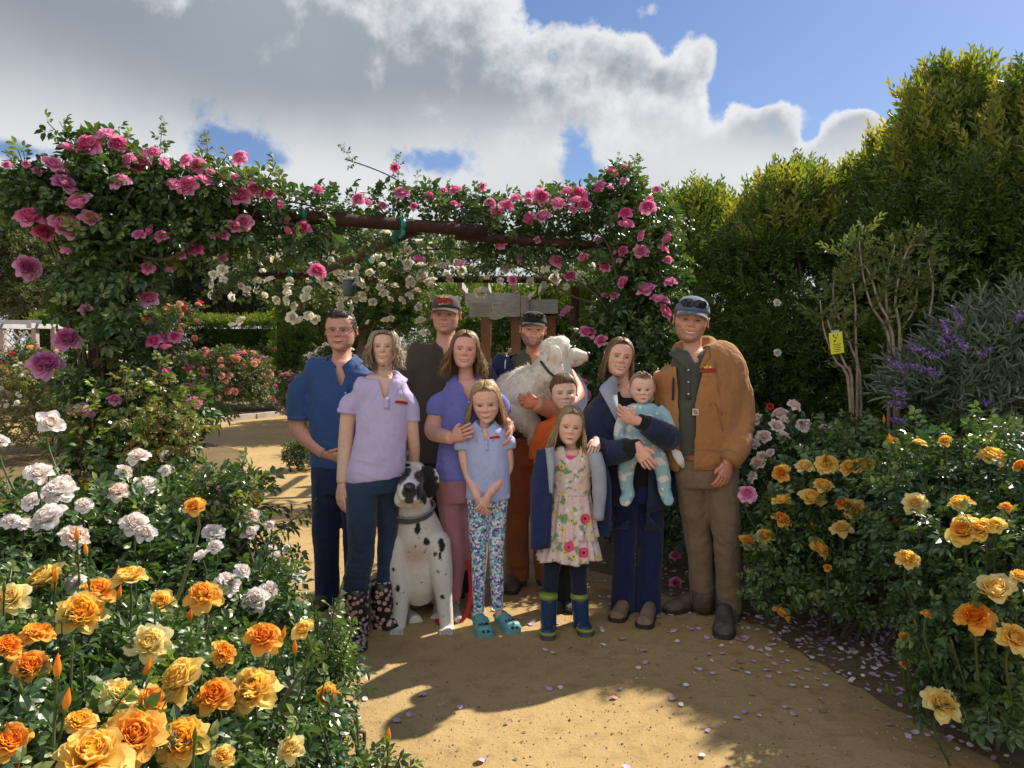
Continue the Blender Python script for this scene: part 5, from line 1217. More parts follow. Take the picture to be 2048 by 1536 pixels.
        for k, (off, ln, r) in enumerate(((.030, .44, .0088), (.0105, .49, .0092), (-.010, .45, .0088), (-.029, .36, .0078))):
            b = w_ + d_ * L * (.48 - (.03 if k == 3 else 0)) + ac * off * L / .17; dirf = unit(d_ + ac * spread * (1.5 - k) * .6)
            pts = [b]; ang = 0; seg = [ln * .45, ln * .31, ln * .24]
            for m_, sg in enumerate(seg):
                ang += curl * (.7 + .25 * m_) * (1 + .12 * k); pts.append(pts[-1] + (dirf * math.cos(ang) + nrm_ * math.sin(ang)) * sg * L)
            parts.append(tube(smoothpath(pts, 9), np.array([1.1, 1.08, 1.0, 1.04, .98, .92, .95, .85, .5]) * r * L / .17, 9))
        tb = w_ + d_ * L * .14 + ac * .026 * L / .17; td = unit(d_ * .75 + ac * thumb_out * thumb)
        pts = [tb, tb + td * L * .18, tb + unit(td + nrm_ * curl * .6) * L * .30 + nrm_ * .0, tb + unit(td * .9 + d_ * .35 + nrm_ * curl * .8) * L * .42]
        parts.append(tube(smoothpath(pts, 8), np.array([1.5, 1.45, 1.25, 1.1, 1.12, 1.0, .9, .5]) * .0095 * L / .17, 9))
        for v, q in parts: s.extra.append((v, q, np.broadcast_to(col * (.95 + .08 * random.random()), v.shape)))
    # ---- hair
    def locks(s, name, mat, specs, seed=0, r=(.016, .034), parent=None, sides=4):
        """specs: list of (dir0, dir1, fall length, drift xyz, wave, lift0, lift1)"""
        rs = np.random.RandomState(seed); mb = MB()
        for (d0, d1, fall, drift, wave, l0, l1) in specs:
            pts = []; m = 7; fly = rs.rand() < .10 and fall > .02; thin = 1.0
            if fly: l1 = l1 + .03 + .06 * rs.rand(); wave = wave * 1.6 + .02; thin = .30; fall = fall * (.7 + .4 * rs.rand())
            for i in range(m):
                t = i / (m - 1); dd = slerp(d0, d1, t); pts.append(EC + dd * ER * (1 + l0 + (l1 - l0) * t + .05 * math.sin(math.pi * t)))
            if fall > .02:
                e = pts[-1]; nf = 8; ph = rs.rand() * 6.28; dr = np.array(drift)
                for i in range(1, nf + 1):
                    t = i / nf
                    pts.append(e + np.array([0, 0, -fall * t]) + dr * t + wave * np.array([math.sin(ph + 7 * t), math.cos(ph + 6 * t), 0]) * t)
            P = smoothpath(pts, 12 if fall > .02 else 7); rr = thin * (r[0] + (r[1] - r[0]) * rs.rand()) * np.interp(np.linspace(0, 1, len(P)), [0, .12, .6, .9, 1], [.6, 1, 1, .7, .12])
            V, Q = tube(P, rr, sides, False); mb.add(s.hT(V), Q, rs.rand())
        me = mesh_np(name, np.concatenate(mb.V) - s.o, np.concatenate(mb.Q), {'rnd': np.concatenate(mb.A)}, True)
        return obj(name, me, mat, parent or s.root)
    def short_hair(s, mat, n=240, crown=(180, 62), zmin=None, length=(10, 24), seed=0, lift=.03, top=90, r=(.007, .013), hl=None, fringe=None):
        rs = np.random.RandomState(seed); sp_ = []; c = hdir(*crown); hl = hl or s.sp['hairline']
        n = int(n * 2.4)
        while len(sp_) < n:
            v = unit(rs.randn(3)); p = EC + v * ER; az = math.degrees(math.atan2(abs(v[0]), -v[1])); lim = np.interp(az, [0, 30, 48, 62, 78, 90, 100, 125, 180], hl)
            if p[2] < lim + .01 or p[2] > top: continue
            fl = v - c * (v @ c); fl = unit(fl) if np.linalg.norm(fl) > .05 else unit(rs.randn(3)); fl = unit(fl + rs.randn(3) * .18)
            a = R(length[0] + (length[1] - length[0]) * rs.rand()); e = unit(v * math.cos(a) + fl * math.sin(a))
            sp_.append((v, e, 0, (0, 0, 0), 0, lift * .3, lift + lift * rs.rand()))
        return s.locks('hair', mat, sp_, seed, r)
    def cap(s, mat, brim_mat, zb=.66, tilt=0, brim=.30, lift=.05, wide=1.0, brow_drop=.06):
        n, m = 40, 14; V = []
        for i in range(m):
            f = i / (m - 1)
            for k in range(n):
                a = 2 * math.pi * k / n; e = f * math.pi / 2
                rx, ry, rz = (.345 + lift) * wide, .445 + lift, (1.0 - zb + lift + .015)
                ce = math.cos(e) ** .78
                x, y = math.sin(a) * rx * ce, -math.cos(a) * ry * ce + .01
                V.append((x, y, zb + rz * math.sin(e) ** .92 - (brow_drop * max(0, -math.cos(a) * -1) if i == 0 else 0) * 0))
        V = np.array(V); i = np.arange(n); j = (i + 1) % n
        Q = np.concatenate([np.stack([k * n + i, k * n + j, (k + 1) * n + j, (k + 1) * n + i], 1) for k in range(m - 1)])
        # lower edge turns in under the rim
        root = obj('cap', mesh_np('cap', s.hT(V) - s.o, Q, None, True), mat, s.root)
        sm = root.modifiers.new('s', 'SOLIDIFY'); sm.thickness = .004; sm.offset = -1
        ns, nt = 21, 8; B = []
        for side in (0, 1):
            for t in np.linspace(0, 1, nt):
                for q in np.linspace(-1, 1, ns):
                    a = R(66 * q); bx, by = math.sin(a) * (.345 + lift - .002), -math.cos(a) * (.445 + lift - .002) + .01
                    ext = brim * math.cos(R(80 * q)) ** .55
                    x = bx * (1 + .10 * t * (1 - abs(q))); y = by - ext * t; z = zb - .005 - .10 * t * t * .5 - .09 * q * q * (1 - .15 * t) * 1.0 - .03 * t
                    B.append((x, y, z + .10 * (1 - q * q) * 0 + (.0 if side == 0 else -.016)))
        B = np.array(B); ii = np.arange(ns - 1); F = []
        for sd in (0, 1):
            for r_ in range(nt - 1):
                a = sd * ns * nt + r_ * ns + ii; F.append(np.stack([a, a + 1, a + ns + 1, a + ns], 1) if sd == 0 else np.stack([a, a + ns, a + ns + 1, a + 1], 1))
        a = (nt - 1) * ns + ii; F.append(np.stack([a, a + 1, a + 1 + ns * nt, a + ns * nt], 1))
        obj('brim', mesh_np('brim', s.hT(B) - s.o, np.concatenate(F), None, True), brim_mat, root)
        v, q = tube([(0, .01, 1.0 + lift + .012), (0, .01, 1.0 + lift + .026)], [.02, .012], 10); obj('button', mesh_np('button', s.hT(v) - s.o, q), brim_mat, root)
        return root
    def shades(s, z, y, mat, lensm, w_=.105, h=.062, tilt=20, parent=None, wrap=.10, rim_r=.009):
        """sunglasses, in head units, bridge at (0,y,z)"""
        grp = []
        for s_ in (-1, 1):
            n = 20; a = np.linspace(0, 2 * math.pi, n, endpoint=False); ring = []
            x = s_ * .138 + np.sign(np.cos(a)) * np.abs(np.cos(a)) ** .8 * w_; zz = np.sign(np.sin(a)) * np.abs(np.sin(a)) ** .8 * h
            yb = y + wrap * (np.abs(x) / .25) ** 2 + np.tan(R(tilt)) * zz
            O = np.stack([x, yb, z + zz], 1); c = np.array([s_ * .138, y + wrap * (.138 / .25) ** 2 - .018, z])
            mid = (O + c) / 2; mid[:, 1] -= .012
            V = np.vstack([O, mid, c]); i = np.arange(n); j = (i + 1) % n
            Q = np.vstack([np.stack([i, j, n + j, n + i], 1)]); T3 = np.stack([n + i, n + j, np.full(n, 2 * n)], 1)
            me = mesh_np('lens', s.hT(V) - s.o, [Q, T3], None, True); grp.append(('lens', me, lensm))
            v, q = tube(np.vstack([O, O[:1]]), rim_r, 6, False); grp.append(('rim', mesh_np('rim', s.hT(v) - s.o, q), mat))
            v, q = tube([(s_ * .24, y + wrap * .95, z + h * .4), (s_ * .345, y + .28, z + .02), (s_ * .35, y + .48, z + .0)], rim_r * 1.1, 6); grp.append(('temple', mesh_np('temple', s.hT(v) - s.o, q), mat))
        v, q = tube([(-.04, y, z + h * .2), (0, y - .012, z + h * .35), (.04, y, z + h * .2)], .010, 6); grp.append(('bridge', mesh_np('bridge', s.hT(v) - s.o, q), mat))
        return grp
    # ---- collars, shoes
    def collar(s, c, rx, ry, mat, drop=.05, flap=.055, h=.036, spread=.035, name='collar', vmax=168, front_y=0.0):
        """turned-down collar round the neck; c world centre of the neck base"""
        n = 41; rows = 5; V = []
        for q in np.linspace(-1, 1, n):
            a = R(vmax * q); fr = abs(q) ** 3                     # 1 at the front ends
            base = np.array([math.sin(a) * rx, math.cos(a) * ry, -drop * fr ** 1.2])
            outw = np.array([math.sin(a), math.cos(a), 0]); F_ = np.clip((abs(q) - .55) / .45, 0, 1) ** 1.5
            o1 = flap * (.50 - .12 * F_); o2 = flap * (.95 - .38 * F_); z1 = h - flap * (.28 + .30 * F_); z2 = h - flap * (.62 + .62 * F_ + .25 * abs(q) ** 8)
            V += [c + base * np.array([.98, .98, 1]) + np.array([0, 0, -.015]), c + base + np.array([0, 0, h]), c + base + outw * .012 + np.array([0, 0, h + .003]),
                  c + base + outw * o1 + np.array([spread * .35 * np.sign(q) * fr, 0, z1]), c + base + outw * o2 + np.array([spread * .9 * np.sign(q) * fr, -.006 * F_, z2])]
        V = np.array(V); i = np.arange(rows - 1)
        Q = np.concatenate([np.stack([k * rows + i, k * rows + i + 1, (k + 1) * rows + i + 1, (k + 1) * rows + i], 1) for k in range(n - 1)])
        o = s.part(name, V, Q, mat); m = o.modifiers.new('s', 'SOLIDIFY'); m.thickness = .003; return o
    def shoe(s, heel, toe, width, height, mat, sole_mat, shaft=None, sole=.022, name='shoe', toe_h=.55, wtoe=1.0):
        """heel, toe: (px,py,dy) on the ground or world x,y"""
        a = np.array(heel, float); b = np.array(toe, float); d_ = b - a; L = np.linalg.norm(d_); d_ /= L; sd = np.array([d_[1], -d_[0], 0])
        fr = [-.02, .03, .10, .25, .42, .58, .72, .85, .94, .99]; wd = [.30, .62, .76, .80, .82, .92, 1.0, .96, .74, .40]; ht = [.55, .85, .98, 1.0, .92, .74, .62, toe_h, toe_h * .82, toe_h * .5]
        n = 16; an = np.linspace(0, 2 * math.pi, n, endpoint=False); V = []
        for f, w_, h in zip(fr, wd, ht):
            if f > .7: w_ *= wtoe
            c = a + d_ * L * f; hh = height * h
            ca, sa = np.cos(an), np.sin(an)
            x = np.sign(ca) * np.abs(ca) ** .75 * w_ * width / 2; z = np.where(sa > 0, sole + (hh - sole) * np.abs(sa) ** .8, sole * .9)
            V.append(c + np.outer(x, sd) + np.outer(z, [0, 0, 1]))
        V = np.concatenate(V); i = np.arange(n); j = (i + 1) % n; m = len(fr)
        Q = np.concatenate([np.stack([k * n + i, k * n + j, (k + 1) * n + j, (k + 1) * n + i], 1) for k in range(m - 1)])
        c0 = len(V); V = np.vstack([V, V[:n].mean(0), V[-n:].mean(0)])
        T3 = np.vstack([np.stack([j, i, np.full(n, c0)], 1), np.stack([(m - 1) * n + i, (m - 1) * n + j, np.full(n, c0 + 1)], 1)])
        o = s.part(name, V, [Q, T3], mat)
        # sole plate
        out = []
        for sg in (1, -1):
            seq = list(zip(fr, wd)) if sg == 1 else list(zip(fr, wd))[::-1]
            for f, w_ in seq:
                if f > .7: w_ = w_ * wtoe
                out.append(a + d_ * L * (f * 1.02 - .005) + sd * sg * (w_ * width / 2 + .004))
        out = np.array(out); k = len(out); V = np.vstack([out + [0, 0, .001], out + [0, 0, sole + .004]]); ii = np.arange(k); jj = (ii + 1) % k
        V = np.vstack([V, out.mean(0) + [0, 0, sole + .004], out.mean(0) + [0, 0, .001]])
        s.part('sole', V, [np.stack([ii, jj, k + jj, k + ii], 1), np.vstack([np.stack([k + ii, k + jj, np.full(k, 2 * k)], 1), np.stack([jj, ii, np.full(k, 2 * k + 1)], 1)])], sole_mat, None, o, False)
        if shaft is not None:
            v, q = shaft; s.part('shaft', v, q, mat, None, o)
        return o
    def buttons(s, pts, mat, r=.006, parent=None):
        for p in pts:
            v, q = tube([np.array(p) + [0, .002, 0], np.array(p) + [0, -.003, 0]], [r, r * .8], 10); s.part('button', v, q, mat, None, parent)

def text_mesh(txt, size, shear=0.0):
    c = bpy.data.curves.new('lettering', 'FONT'); c.body = txt; c.size = size; c.align_x = 'CENTER'; c.align_y = 'CENTER'; c.extrude = size * .05; c.shear = shear; c.resolution_u = 2
    o = bpy.data.objects.new('lettering', c); COL.objects.link(o); dg = bpy.context.evaluated_depsgraph_get()
    me = bpy.data.meshes.new_from_object(o.evaluated_get(dg)); bpy.data.objects.remove(o); bpy.data.curves.remove(c)
    n = len(me.vertices); V = np.empty(n * 3, np.float32); me.vertices.foreach_get('co', V); me2 = me
    return me2, V.reshape(-1, 3)
M_lred = plain_mat('embroidery_red', (.36, .012, .02), .7, .1, 60); M_lyel = plain_mat('embroidery_yellow', (.80, .58, .06), .7, .15, 60); M_lcream = plain_mat('embroidery_cream', (.75, .68, .42), .7, .1, 60)
def emblem(P_, parent, c, xd, zd, w_, words=True, curve=0.0):
    """company badge: yellow scribbled flower, red swoosh lettering, small line of text; drawn as stitched shapes on the cloth"""
    c = np.array(c); xd = unit(np.array(xd, float)); zd = np.array(zd, float); zd = unit(zd - xd * (zd @ xd)); nd = np.cross(xd, zd)
    if nd[1] > 0: nd = -nd
    def put(name, V2, mat, lift, me=None, F=None):
        V = c + np.outer(V2[:, 0] * w_, xd) + np.outer(V2[:, 1] * w_, zd) + np.outer(lift - curve * (V2[:, 0] ** 2) * w_, nd)
        if me is None: return P_.part(name, V, F, mat, None, parent, False)
        me.vertices.foreach_set('co', (V - P_.o).astype(np.float32).ravel()); return obj(name, me, mat, parent)
    up = [(-.50, -.16), (-.46, .0), (-.40, .07), (-.33, .03), (-.24, .08), (-.15, .05), (-.05, .10), (.06, .07), (.15, .11), (.26, .06), (.36, .09), (.45, .04), (.50, -.06)]
    dn = [(.48, -.15), (.36, -.13), (.25, -.16), (.12, -.12), (0, -.14), (-.12, -.11), (-.25, -.15), (-.38, -.13)]
    pl = np.array(up + dn); k = len(pl); V2 = np.vstack([pl, [[0, -.02]]]); F = np.stack([np.arange(k), (np.arange(k) + 1) % k, np.full(k, k)], 1)
    put('badge', V2, M_lred, .0035, None, F)
    # yellow petals scribble
    for (x, y, ang, l) in ((-.14, .10, 120, .18), (-.08, .13, 80, .16), (0, .12, 100, .18), (.08, .12, 60, .17), (.15, .11, 40, .18), (.04, .10, 30, .20), (-.04, .1, 150, .16)):
        V, F = leaflet(l, l * .36, 0, 0, 6); a = R(ang - 90); cs, sn = math.cos(a), math.sin(a)
        put('petal_stitch', np.stack([V[:, 0] * cs - V[:, 1] * sn + x, V[:, 0] * sn + V[:, 1] * cs + y], 1), M_lyel, .004, None, F)
    if words:
        me, V = text_mesh('NURSERY', .15); put('lettering', V[:, :2] * np.array([1.05, 1]) + np.array([0, -.25]), M_lcream, .005, me)
# ------------------------------------------------------------------ the people
FAIR = (.70, .46, .35); RUDDY = (.64, .335, .245); PALE = (.76, .52, .41); TANNED = (.56, .28, .19)
HL_MAN = [.84, .86, .80, .62, .44, .46, .36, .22, .18]; HL_CAP = [.95, .95, .9, .62, .44, .46, .36, .22, .18]; HL_W = [.82, .80, .72, .60, .45, .40, .30, .20, .16]
BRN = (.035, .022, .014)
M_white = plain_mat('white_button', (.7, .7, .68), .4, .05); M_lens = plain_mat('dark_lens', (.012, .012, .016), .12, .05, spec=.7); M_black = plain_mat('black_plastic', (.015, .015, .016), .35, .1)
M_steel = plain_mat('steel', (.5, .49, .46), .3, .1, metal=.9); M_leather = plain_mat('brown_leather', (.055, .030, .018), .6, .3, 20, .3, 60)
M_bootbrn = plain_mat('worn_brown_boot', (.10, .068, .05), .75, .35, 16, .4, 50); M_bootgry = plain_mat('worn_grey_boot', (.075, .068, .064), .8, .35, 16, .4, 50); M_taupe = plain_mat('taupe_suede', (.22, .145, .10), .9, .2, 18, .3, 80); M_sole = plain_mat('dark_sole', (.03, .027, .025), .8, .2, 20)
M_grey2 = plain_mat('grey_wire', (.16, .14, .13), .4, .1, metal=.5)
M_rubber = plain_mat('grey_sole', (.07, .075, .085), .6, .1)

def partd(az, rs, px=4):
    """root of a lock on the parting: front locks start at the forehead, back ones at the crown"""
    f = np.clip((abs(az) - 46) / 110, 0, 1); e = 46 + 76 * (f ** .8) + 5 * rs.randn()
    v = np.array([0.0, -math.cos(R(e)), math.sin(R(e))]); v[0] = (.015 + .02 * rs.rand() + .30 * rs.rand() ** 1.5 * (1 - f)) * np.sign(az) + px * .012
    return unit(v)
def front_locks(sp, rs, n=150, a0=12, a1=66, el=44, lift=.03):
    for k in range(n):
        s_ = 1 if k % 2 else -1; az = a0 + (a1 - a0) * rs.rand(); d0 = unit(np.array([s_ * .02, -math.cos(R(50 + 38 * rs.rand())), math.sin(R(50 + 30 * rs.rand()))]))
        sp.append((d0, hdir(s_ * az, el - .34 * (az - a0) + 5 * rs.rand()), 0, (0, 0, 0), 0, lift, lift + .012))
def tri_cut(c, zb, zt, wt, yfront, wb=0.0):
    """V neck: kills the front of a shirt between zb (point) and zt (top)"""
    def k(V):
        w_ = wb + (wt - wb) * np.clip((V[:, 2] - zb) / (zt - zb), 0, 1.2)
        return (V[:, 2] > zb) & (np.abs(V[:, 0] - c) < w_) & (V[:, 1] < yfront)
    return k
def neck(P, px, py0, py1, r, dy0=.045, dy1=.02):
    P.skin.append(P.limb([(px, py0, dy0), (px, (py0 + py1) / 2, .5 * (dy0 + dy1)), (px, py1, dy1)], [r, r * .98, r * 1.3], 18))
def polo(P, name, mat, trunk, sleeves, c, zb_py, zt_py, wt, wr=.0050, cuffs=True, spots=(), seed=0, voxel=.008, flap=.055, colmat=None, nb=(.062, .070), ncy=0.0, cdrop=.05, col_py=None, ncx=None):
    parts = [P.trunk(trunk)]; ty = trunk[1][1]
    for sl in sleeves:      # yoke, shoulder and sleeve are one run of cloth
        x0, y0 = sl[0][0]; r0 = sl[1][0]; sg = -1 if x0 < c else 1; rest = sl[0][1:]
        parts.append(P.limb([(c + sg * 16, ty + r0 * .75), ((c + x0) / 2, (ty + y0) / 2 + r0 * .62), (x0 - sg * 3, y0 + r0 * .80)] + [(q[0], q[1] + (5 if i == 0 else 0)) for i, q in enumerate(rest)], [r0 * .28, r0 * .62, r0 * .90] + sl[1][1:], m=26, rnd=True))
    cx = P.J(c, zb_py)[0]; zb = P.J(c, zb_py)[2]; zt = P.J(c, zt_py)[2]
    o = P.clay(name, parts, mat, voxel, 11, dict(amp=wr, scale=9, seed=seed, stretch=(1, 1, .45), spots=spots), [tri_cut(cx, zb, zt, wt, P.Y - .015), lambda V: (V[:, 2] > P.J(c, col_py or zt_py)[2] + .004) & (np.abs(V[:, 0] - cx) < nb[0] * 1.25)])
    V = P.V
    P.collar(np.array([P.J(ncx or trunk[0][0], zb_py)[0], P.Y + .012 + ncy, P.J(c, col_py or zt_py)[2]]), nb[0], nb[1], colmat or mat, cdrop, flap)
    P.V = V
    return o
def placket(P, c, py0, py1, mat, parent, half=.014, nb=2):
    A = [P.on(c, py, lift=.003) for py in np.linspace(py0, py1, 5)]; V = []
    for a in A: V += [a + [-half, .002, 0], a + [half, .002, 0]]
    Q = [[2 * i, 2 * i + 1, 2 * i + 3, 2 * i + 2] for i in range(4)]
    o = P.part('placket', V, Q, mat, None, parent); m = o.modifiers.new('s', 'SOLIDIFY'); m.thickness = .003
    P.buttons([P.on(c, py0 + (py1 - py0) * (k + .5) / nb, lift=.006) for k in range(nb)], M_white, .0055, parent)
    return o

# 1 ---- man in the blue polo
def blue_man():
    P = Person('man in royal blue polo and jeans, thin glasses, standing behind the curly-haired woman', 4.72, (668, 1200))
    P.head(682, 622, 702, dict(skin=RUDDY, smile=.45, teeth=.0, hairline=HL_MAN, hair=(.03, .022, .016), brow=(.12, .07, .05), browk=.5, eye=.12, flush=.8, jaw=1.08, width=1.06, ear=1.05), 0, -2, 0)
    mh = hair_mat('dark_brown_hair', (.012, .009, .007), (.035, .024, .017), (.11, .085, .065))
    P.short_hair(mh, 330, (170, 70), length=(18, 36), seed=1, lift=.085, r=(.010, .018))
    rs = np.random.RandomState(4)   # fringe falling on the forehead
    P.locks('fringe', mh, [(hdir(a * .6 + 10, 70), hdir(a, 26 + 12 * rs.rand()), 0, (0, 0, 0), 0, .09, .07) for a in np.linspace(-52, 46, 60)], 5, (.010, .016))
    neck(P, 684, 690, 728, 18.9)
    P.skin += [P.trunk([(684, 722, 25.8, 0.062), (682, 745, 56.8, 0.079), (680, 800, 58.5, 0.092), (682, 900, 49.9, 0.092), (683, 960, 46.4, 0.088)]), P.limb([(606, 762), (598, 830), (600, 862), (650, 908, -.10)], [18.2, 17.2, 18.2, 13.0]), P.limb([(748, 770), (756, 860), (730, 915, -.05)], [18.2, 15.2, 12.0]),
               P.limb([(652, 950), (650, 1070), (652, 1190, .02)], [22.8, 17.6, 12.9]), P.limb([(706, 950), (712, 1070), (716, 1190, .02)], [22.8, 17.6, 12.9])]
    P.hand(P.J(650, 910, -.10), P.J(688, 922, -.13), (0, -.3, 1), .18, .35, 1, .5, palm=(0, .8, -.4))
    mb = cloth('royal_blue_pique', (.040, .090, .240), fold=.7)
    o = polo(P, 'polo_shirt', mb, [(684, 716, 24, .062), (682, 727, 58, .085), (679, 742, 72, .10), (679, 790, 67, .125), (681, 850, 64, .13), (682, 900, 62, .128), (682, 934, 62, .125)],
             [([(612, 745), (602, 775), (598, 812), (599, 838)], [25, 24, 23, 23]), ([(750, 748), (760, 790), (763, 836)], [25, 24, 23])], 690, 772, 716, .050, seed=2, nb=(.072, .072), cdrop=.075,
             spots=[(P.J(622, 790, -.06), .10, .006, (1, 0, 1), .05), (P.J(640, 900, -.1), .14, .005, (.3, 0, 1), .06)], col_py=722)
    placket(P, 691, 772, 800, mb, o, nb=1)
    P.solid('sleeve_cuff', [P.limb([(599, 831), (599, 839)], [24, 24], 18, 3)], mb, o)
    mj = denim('dark_denim', (0.019, 0.032, 0.081), 1.8)
    P.clay('jeans', [P.trunk([(682, 915, 60, .115), (682, 950, 62, .12), (682, 985, 58, .115)]), P.limb([(655, 960), (652, 1060), (654, 1130), (656, 1215)], [32, 28, 26, 25]), P.limb([(708, 960), (712, 1060), (714, 1215)], [32, 27, 25])], mj, .009, 4, dict(amp=.004, scale=8, seed=3, spots=[(P.J(654, 1075, -.08), .1, .006, (0, 0, 1), .05), (P.J(656, 1195, -.08), .08, .008, (0, 0, 1), .04)]))
    for px in (656, 714):
        h = P.J(px, 1200); P.shoe((h[0], P.Y + .10, 0), (h[0] + (-.03 if px < 700 else .03), P.Y - .18, 0), .10, .10, M_bootbrn, M_sole)
    g = empty('eyeglasses', tuple(P.root.location)); tag(g, 'thin-rimmed clear eyeglasses on the man in royal blue', 'glasses')
    mg, t, p = material('clear_lens'); p.inputs['Transmission Weight'].default_value = 1; p.inputs['Roughness'].default_value = .03; p.inputs['IOR'].default_value = 1.06; p.inputs['Base Color'].default_value = (1, 1, 1, 1)
    for nm, me, mt in P.shades(.495, -.475, M_grey2, mg, .088, .050, 6, wrap=.05, rim_r=.0045): obj(nm, me, mt, g)
    P.body()
blue_man()

# 2 ---- woman with grey-blonde curls
def grey_woman():
    P = Person('woman with fluffy grey-blonde hair in a pale lavender polo and jeans', 4.22, (735, 1290))
    P.head(768, 660, 733, dict(skin=FAIR, smile=.75, teeth=.45, hairline=HL_W, hair=(.20, .15, .10), brow=(.22, .15, .10), browk=.4, eye=.10, flush=.45, width=.95, jaw=.94, lash=(.10, .07, .05)), 4, -8, 0)
    mh = hair_mat('grey_blonde_hair', (.12, .085, .05), (.32, .25, .17), (.60, .52, .40))
    rs = np.random.RandomState(3); sp = []
    for k in range(560):
        az = (46 + 134 * rs.rand()) * (1 if k % 2 else -1); d1 = hdir(az, 12 - 26 * rs.rand()); d0 = hdir(az * .35 + 5, 78)
        sp.append((d0, d1, .12 + .42 * rs.rand(), (d1[0] * .16 * rs.rand(), d1[1] * .10, 0), .07, .08, .16 + .16 * rs.rand()))
    for k in range(110):
        az = -60 + 100 * rs.rand(); sp.append((hdir(20, 74), hdir(az, 36 - 12 * abs(az) / 60 + 6 * rs.rand()), 0, (0, 0, 0), 0, .08, .12 + .06 * rs.rand()))
    P.locks('hair', mh, sp, 7, (.009, .017))
    g = empty('sunglasses', tuple(P.root.location)); tag(g, 'dark sunglasses pushed up on the grey-blonde hair', 'sunglasses')
    for nm, me, mt in P.shades(.965, -.33, M_black, M_lens, .13, .062, -50, wrap=.08): obj(nm, me, mt, g)
    neck(P, 770, 722, 760, 14.4)
    P.skin += [P.trunk([(770, 752, 22.4, 0.044), (766, 772, 48.2, 0.066), (764, 830, 48.2, 0.079), (756, 940, 39.6, 0.079)]), P.limb([(700, 800), (694, 850), (690, 905), (684, 968, -.03)], [16.0, 15.5, 15.4, 12.0]), P.limb([(820, 800), (824, 850), (828, 895, .06), (828, 930, .16)], [15.2, 12.9, 12.5, 11.0]),
               P.limb([(725, 960, -.03), (722, 1080, -.06), (711, 1180, -.03)], [22.8, 17.6, 13.8]), P.limb([(774, 960, .05), (774, 1080, .09), (770, 1160, .09)], [22.8, 17.6, 13.8])]
    P.hand(P.J(684, 968, -.03), P.J(680, 1020, -.05), (.8, -.7, 0), .17, .28, 1, .35, palm=(.6, .6, 0)); P.hand(P.J(828, 930, .16), P.J(826, 975, .20), (-1, 0, 0), .16, .5, 1, .3, palm=(0, 1, 0))
    ml = cloth('pale_lavender_pique', (.52, .44, .68), fold=.6)
    o = polo(P, 'polo_shirt', ml, [(771, 752, 24, .055), (770, 764, 48, .075), (766, 780, 62, .09), (766, 820, 55, .112), (763, 870, 52, .110), (756, 920, 56, .114), (750, 950, 59, .12), (750, 957, 59, .12)],
             [([(708, 785), (700, 805), (697, 822)], [23, 22, 21]), ([(816, 784), (822, 812), (824, 840)], [20, 17, 15])], 776, 800, 752, .040, seed=5, nb=(.058, .060), cdrop=.08, flap=.06,
             spots=[(P.J(726, 805, -.06), .09, .006, (1, 0, -.6), .045), (P.J(740, 930, -.1), .12, .005, (.2, 0, 1), .05), (P.J(800, 890, -.08), .1, .005, (1, 0, .6), .05)], col_py=757)
    placket(P, 773, 795, 818, ml, o, nb=2)
    emblem(P, o, P.on(803, 804, lift=.005), P.on(814, 806) - P.on(792, 803), (0, 0, 1), .075, False, .1)
    for (a, b) in ((((697, 818), (696, 826)), [22, 22]), (((824, 834), (824, 842)), [16, 16])): P.solid('sleeve_cuff', [P.limb(list(a), b, 18, 3)], ml, o)
    mj = denim('mid_blue_denim', (.024, .044, .088), 2.0)
    P.clay('jeans', [P.trunk([(748, 940, 55, .11), (748, 965, 56, .112), (750, 985, 50, .10)]), P.limb([(722, 970, -.03), (723, 1060, -.06), (720, 1120, -.05), (709, 1178, -.03)], [33, 29, 26, 27]), P.limb([(774, 975, .05), (775, 1060, .09), (770, 1168, .09)], [29, 22, 19])], mj, .008, 4, dict(amp=.005, scale=8, seed=6, spots=[(P.J(722, 1120, -.1), .09, .010, (.2, 0, 1), .05), (P.J(708, 1170, -.1), .07, .010, (0, 0, 1), .035)]))
    mf, t, p = material('floral_rubber'); tc = t.add('ShaderNodeTexCoord')
    vo = t.add('ShaderNodeTexVoronoi'); vo.inputs['Scale'].default_value = 34; t.link(tc.outputs['Object'], vo.inputs['Vector'])
    k = t.smooth(vo.outputs['Distance'], .50, .34); c = t.mix(k, (.012, .010, .012), t.mix(t.noise(tc.outputs['Object'], 40), (.40, .22, .19), (.62, .50, .42)))
    c = t.mix(t.smooth(vo.outputs['Distance'], .14, .08), c, (.30, .06, .07)); t.link(c, p.inputs['Base Color']); p.inputs['Roughness'].default_value = .3
    for (x, toe, dy, px0, r) in ((708, (714, 1306), -.06, 712, 24), (760, (782, 1262), .06, 762, 23)):
        T = gnd(*toe); sh = P.limb([(px0, 1175 - (0 if x < 730 else 14), dy + .02), (px0 + 2, 1220, dy + .02), (px0 + 4, 1275, dy + .03)], [r + 3, r + 1, r], 18, 8)
        hx_ = P.J(px0, 1280, dy)[0]; P.shoe((hx_, T.y + .26, 0), (T.x, T.y, 0), .105, .115, mf, M_sole, sh, name='rubber_boot')
    P.body()
grey_woman()

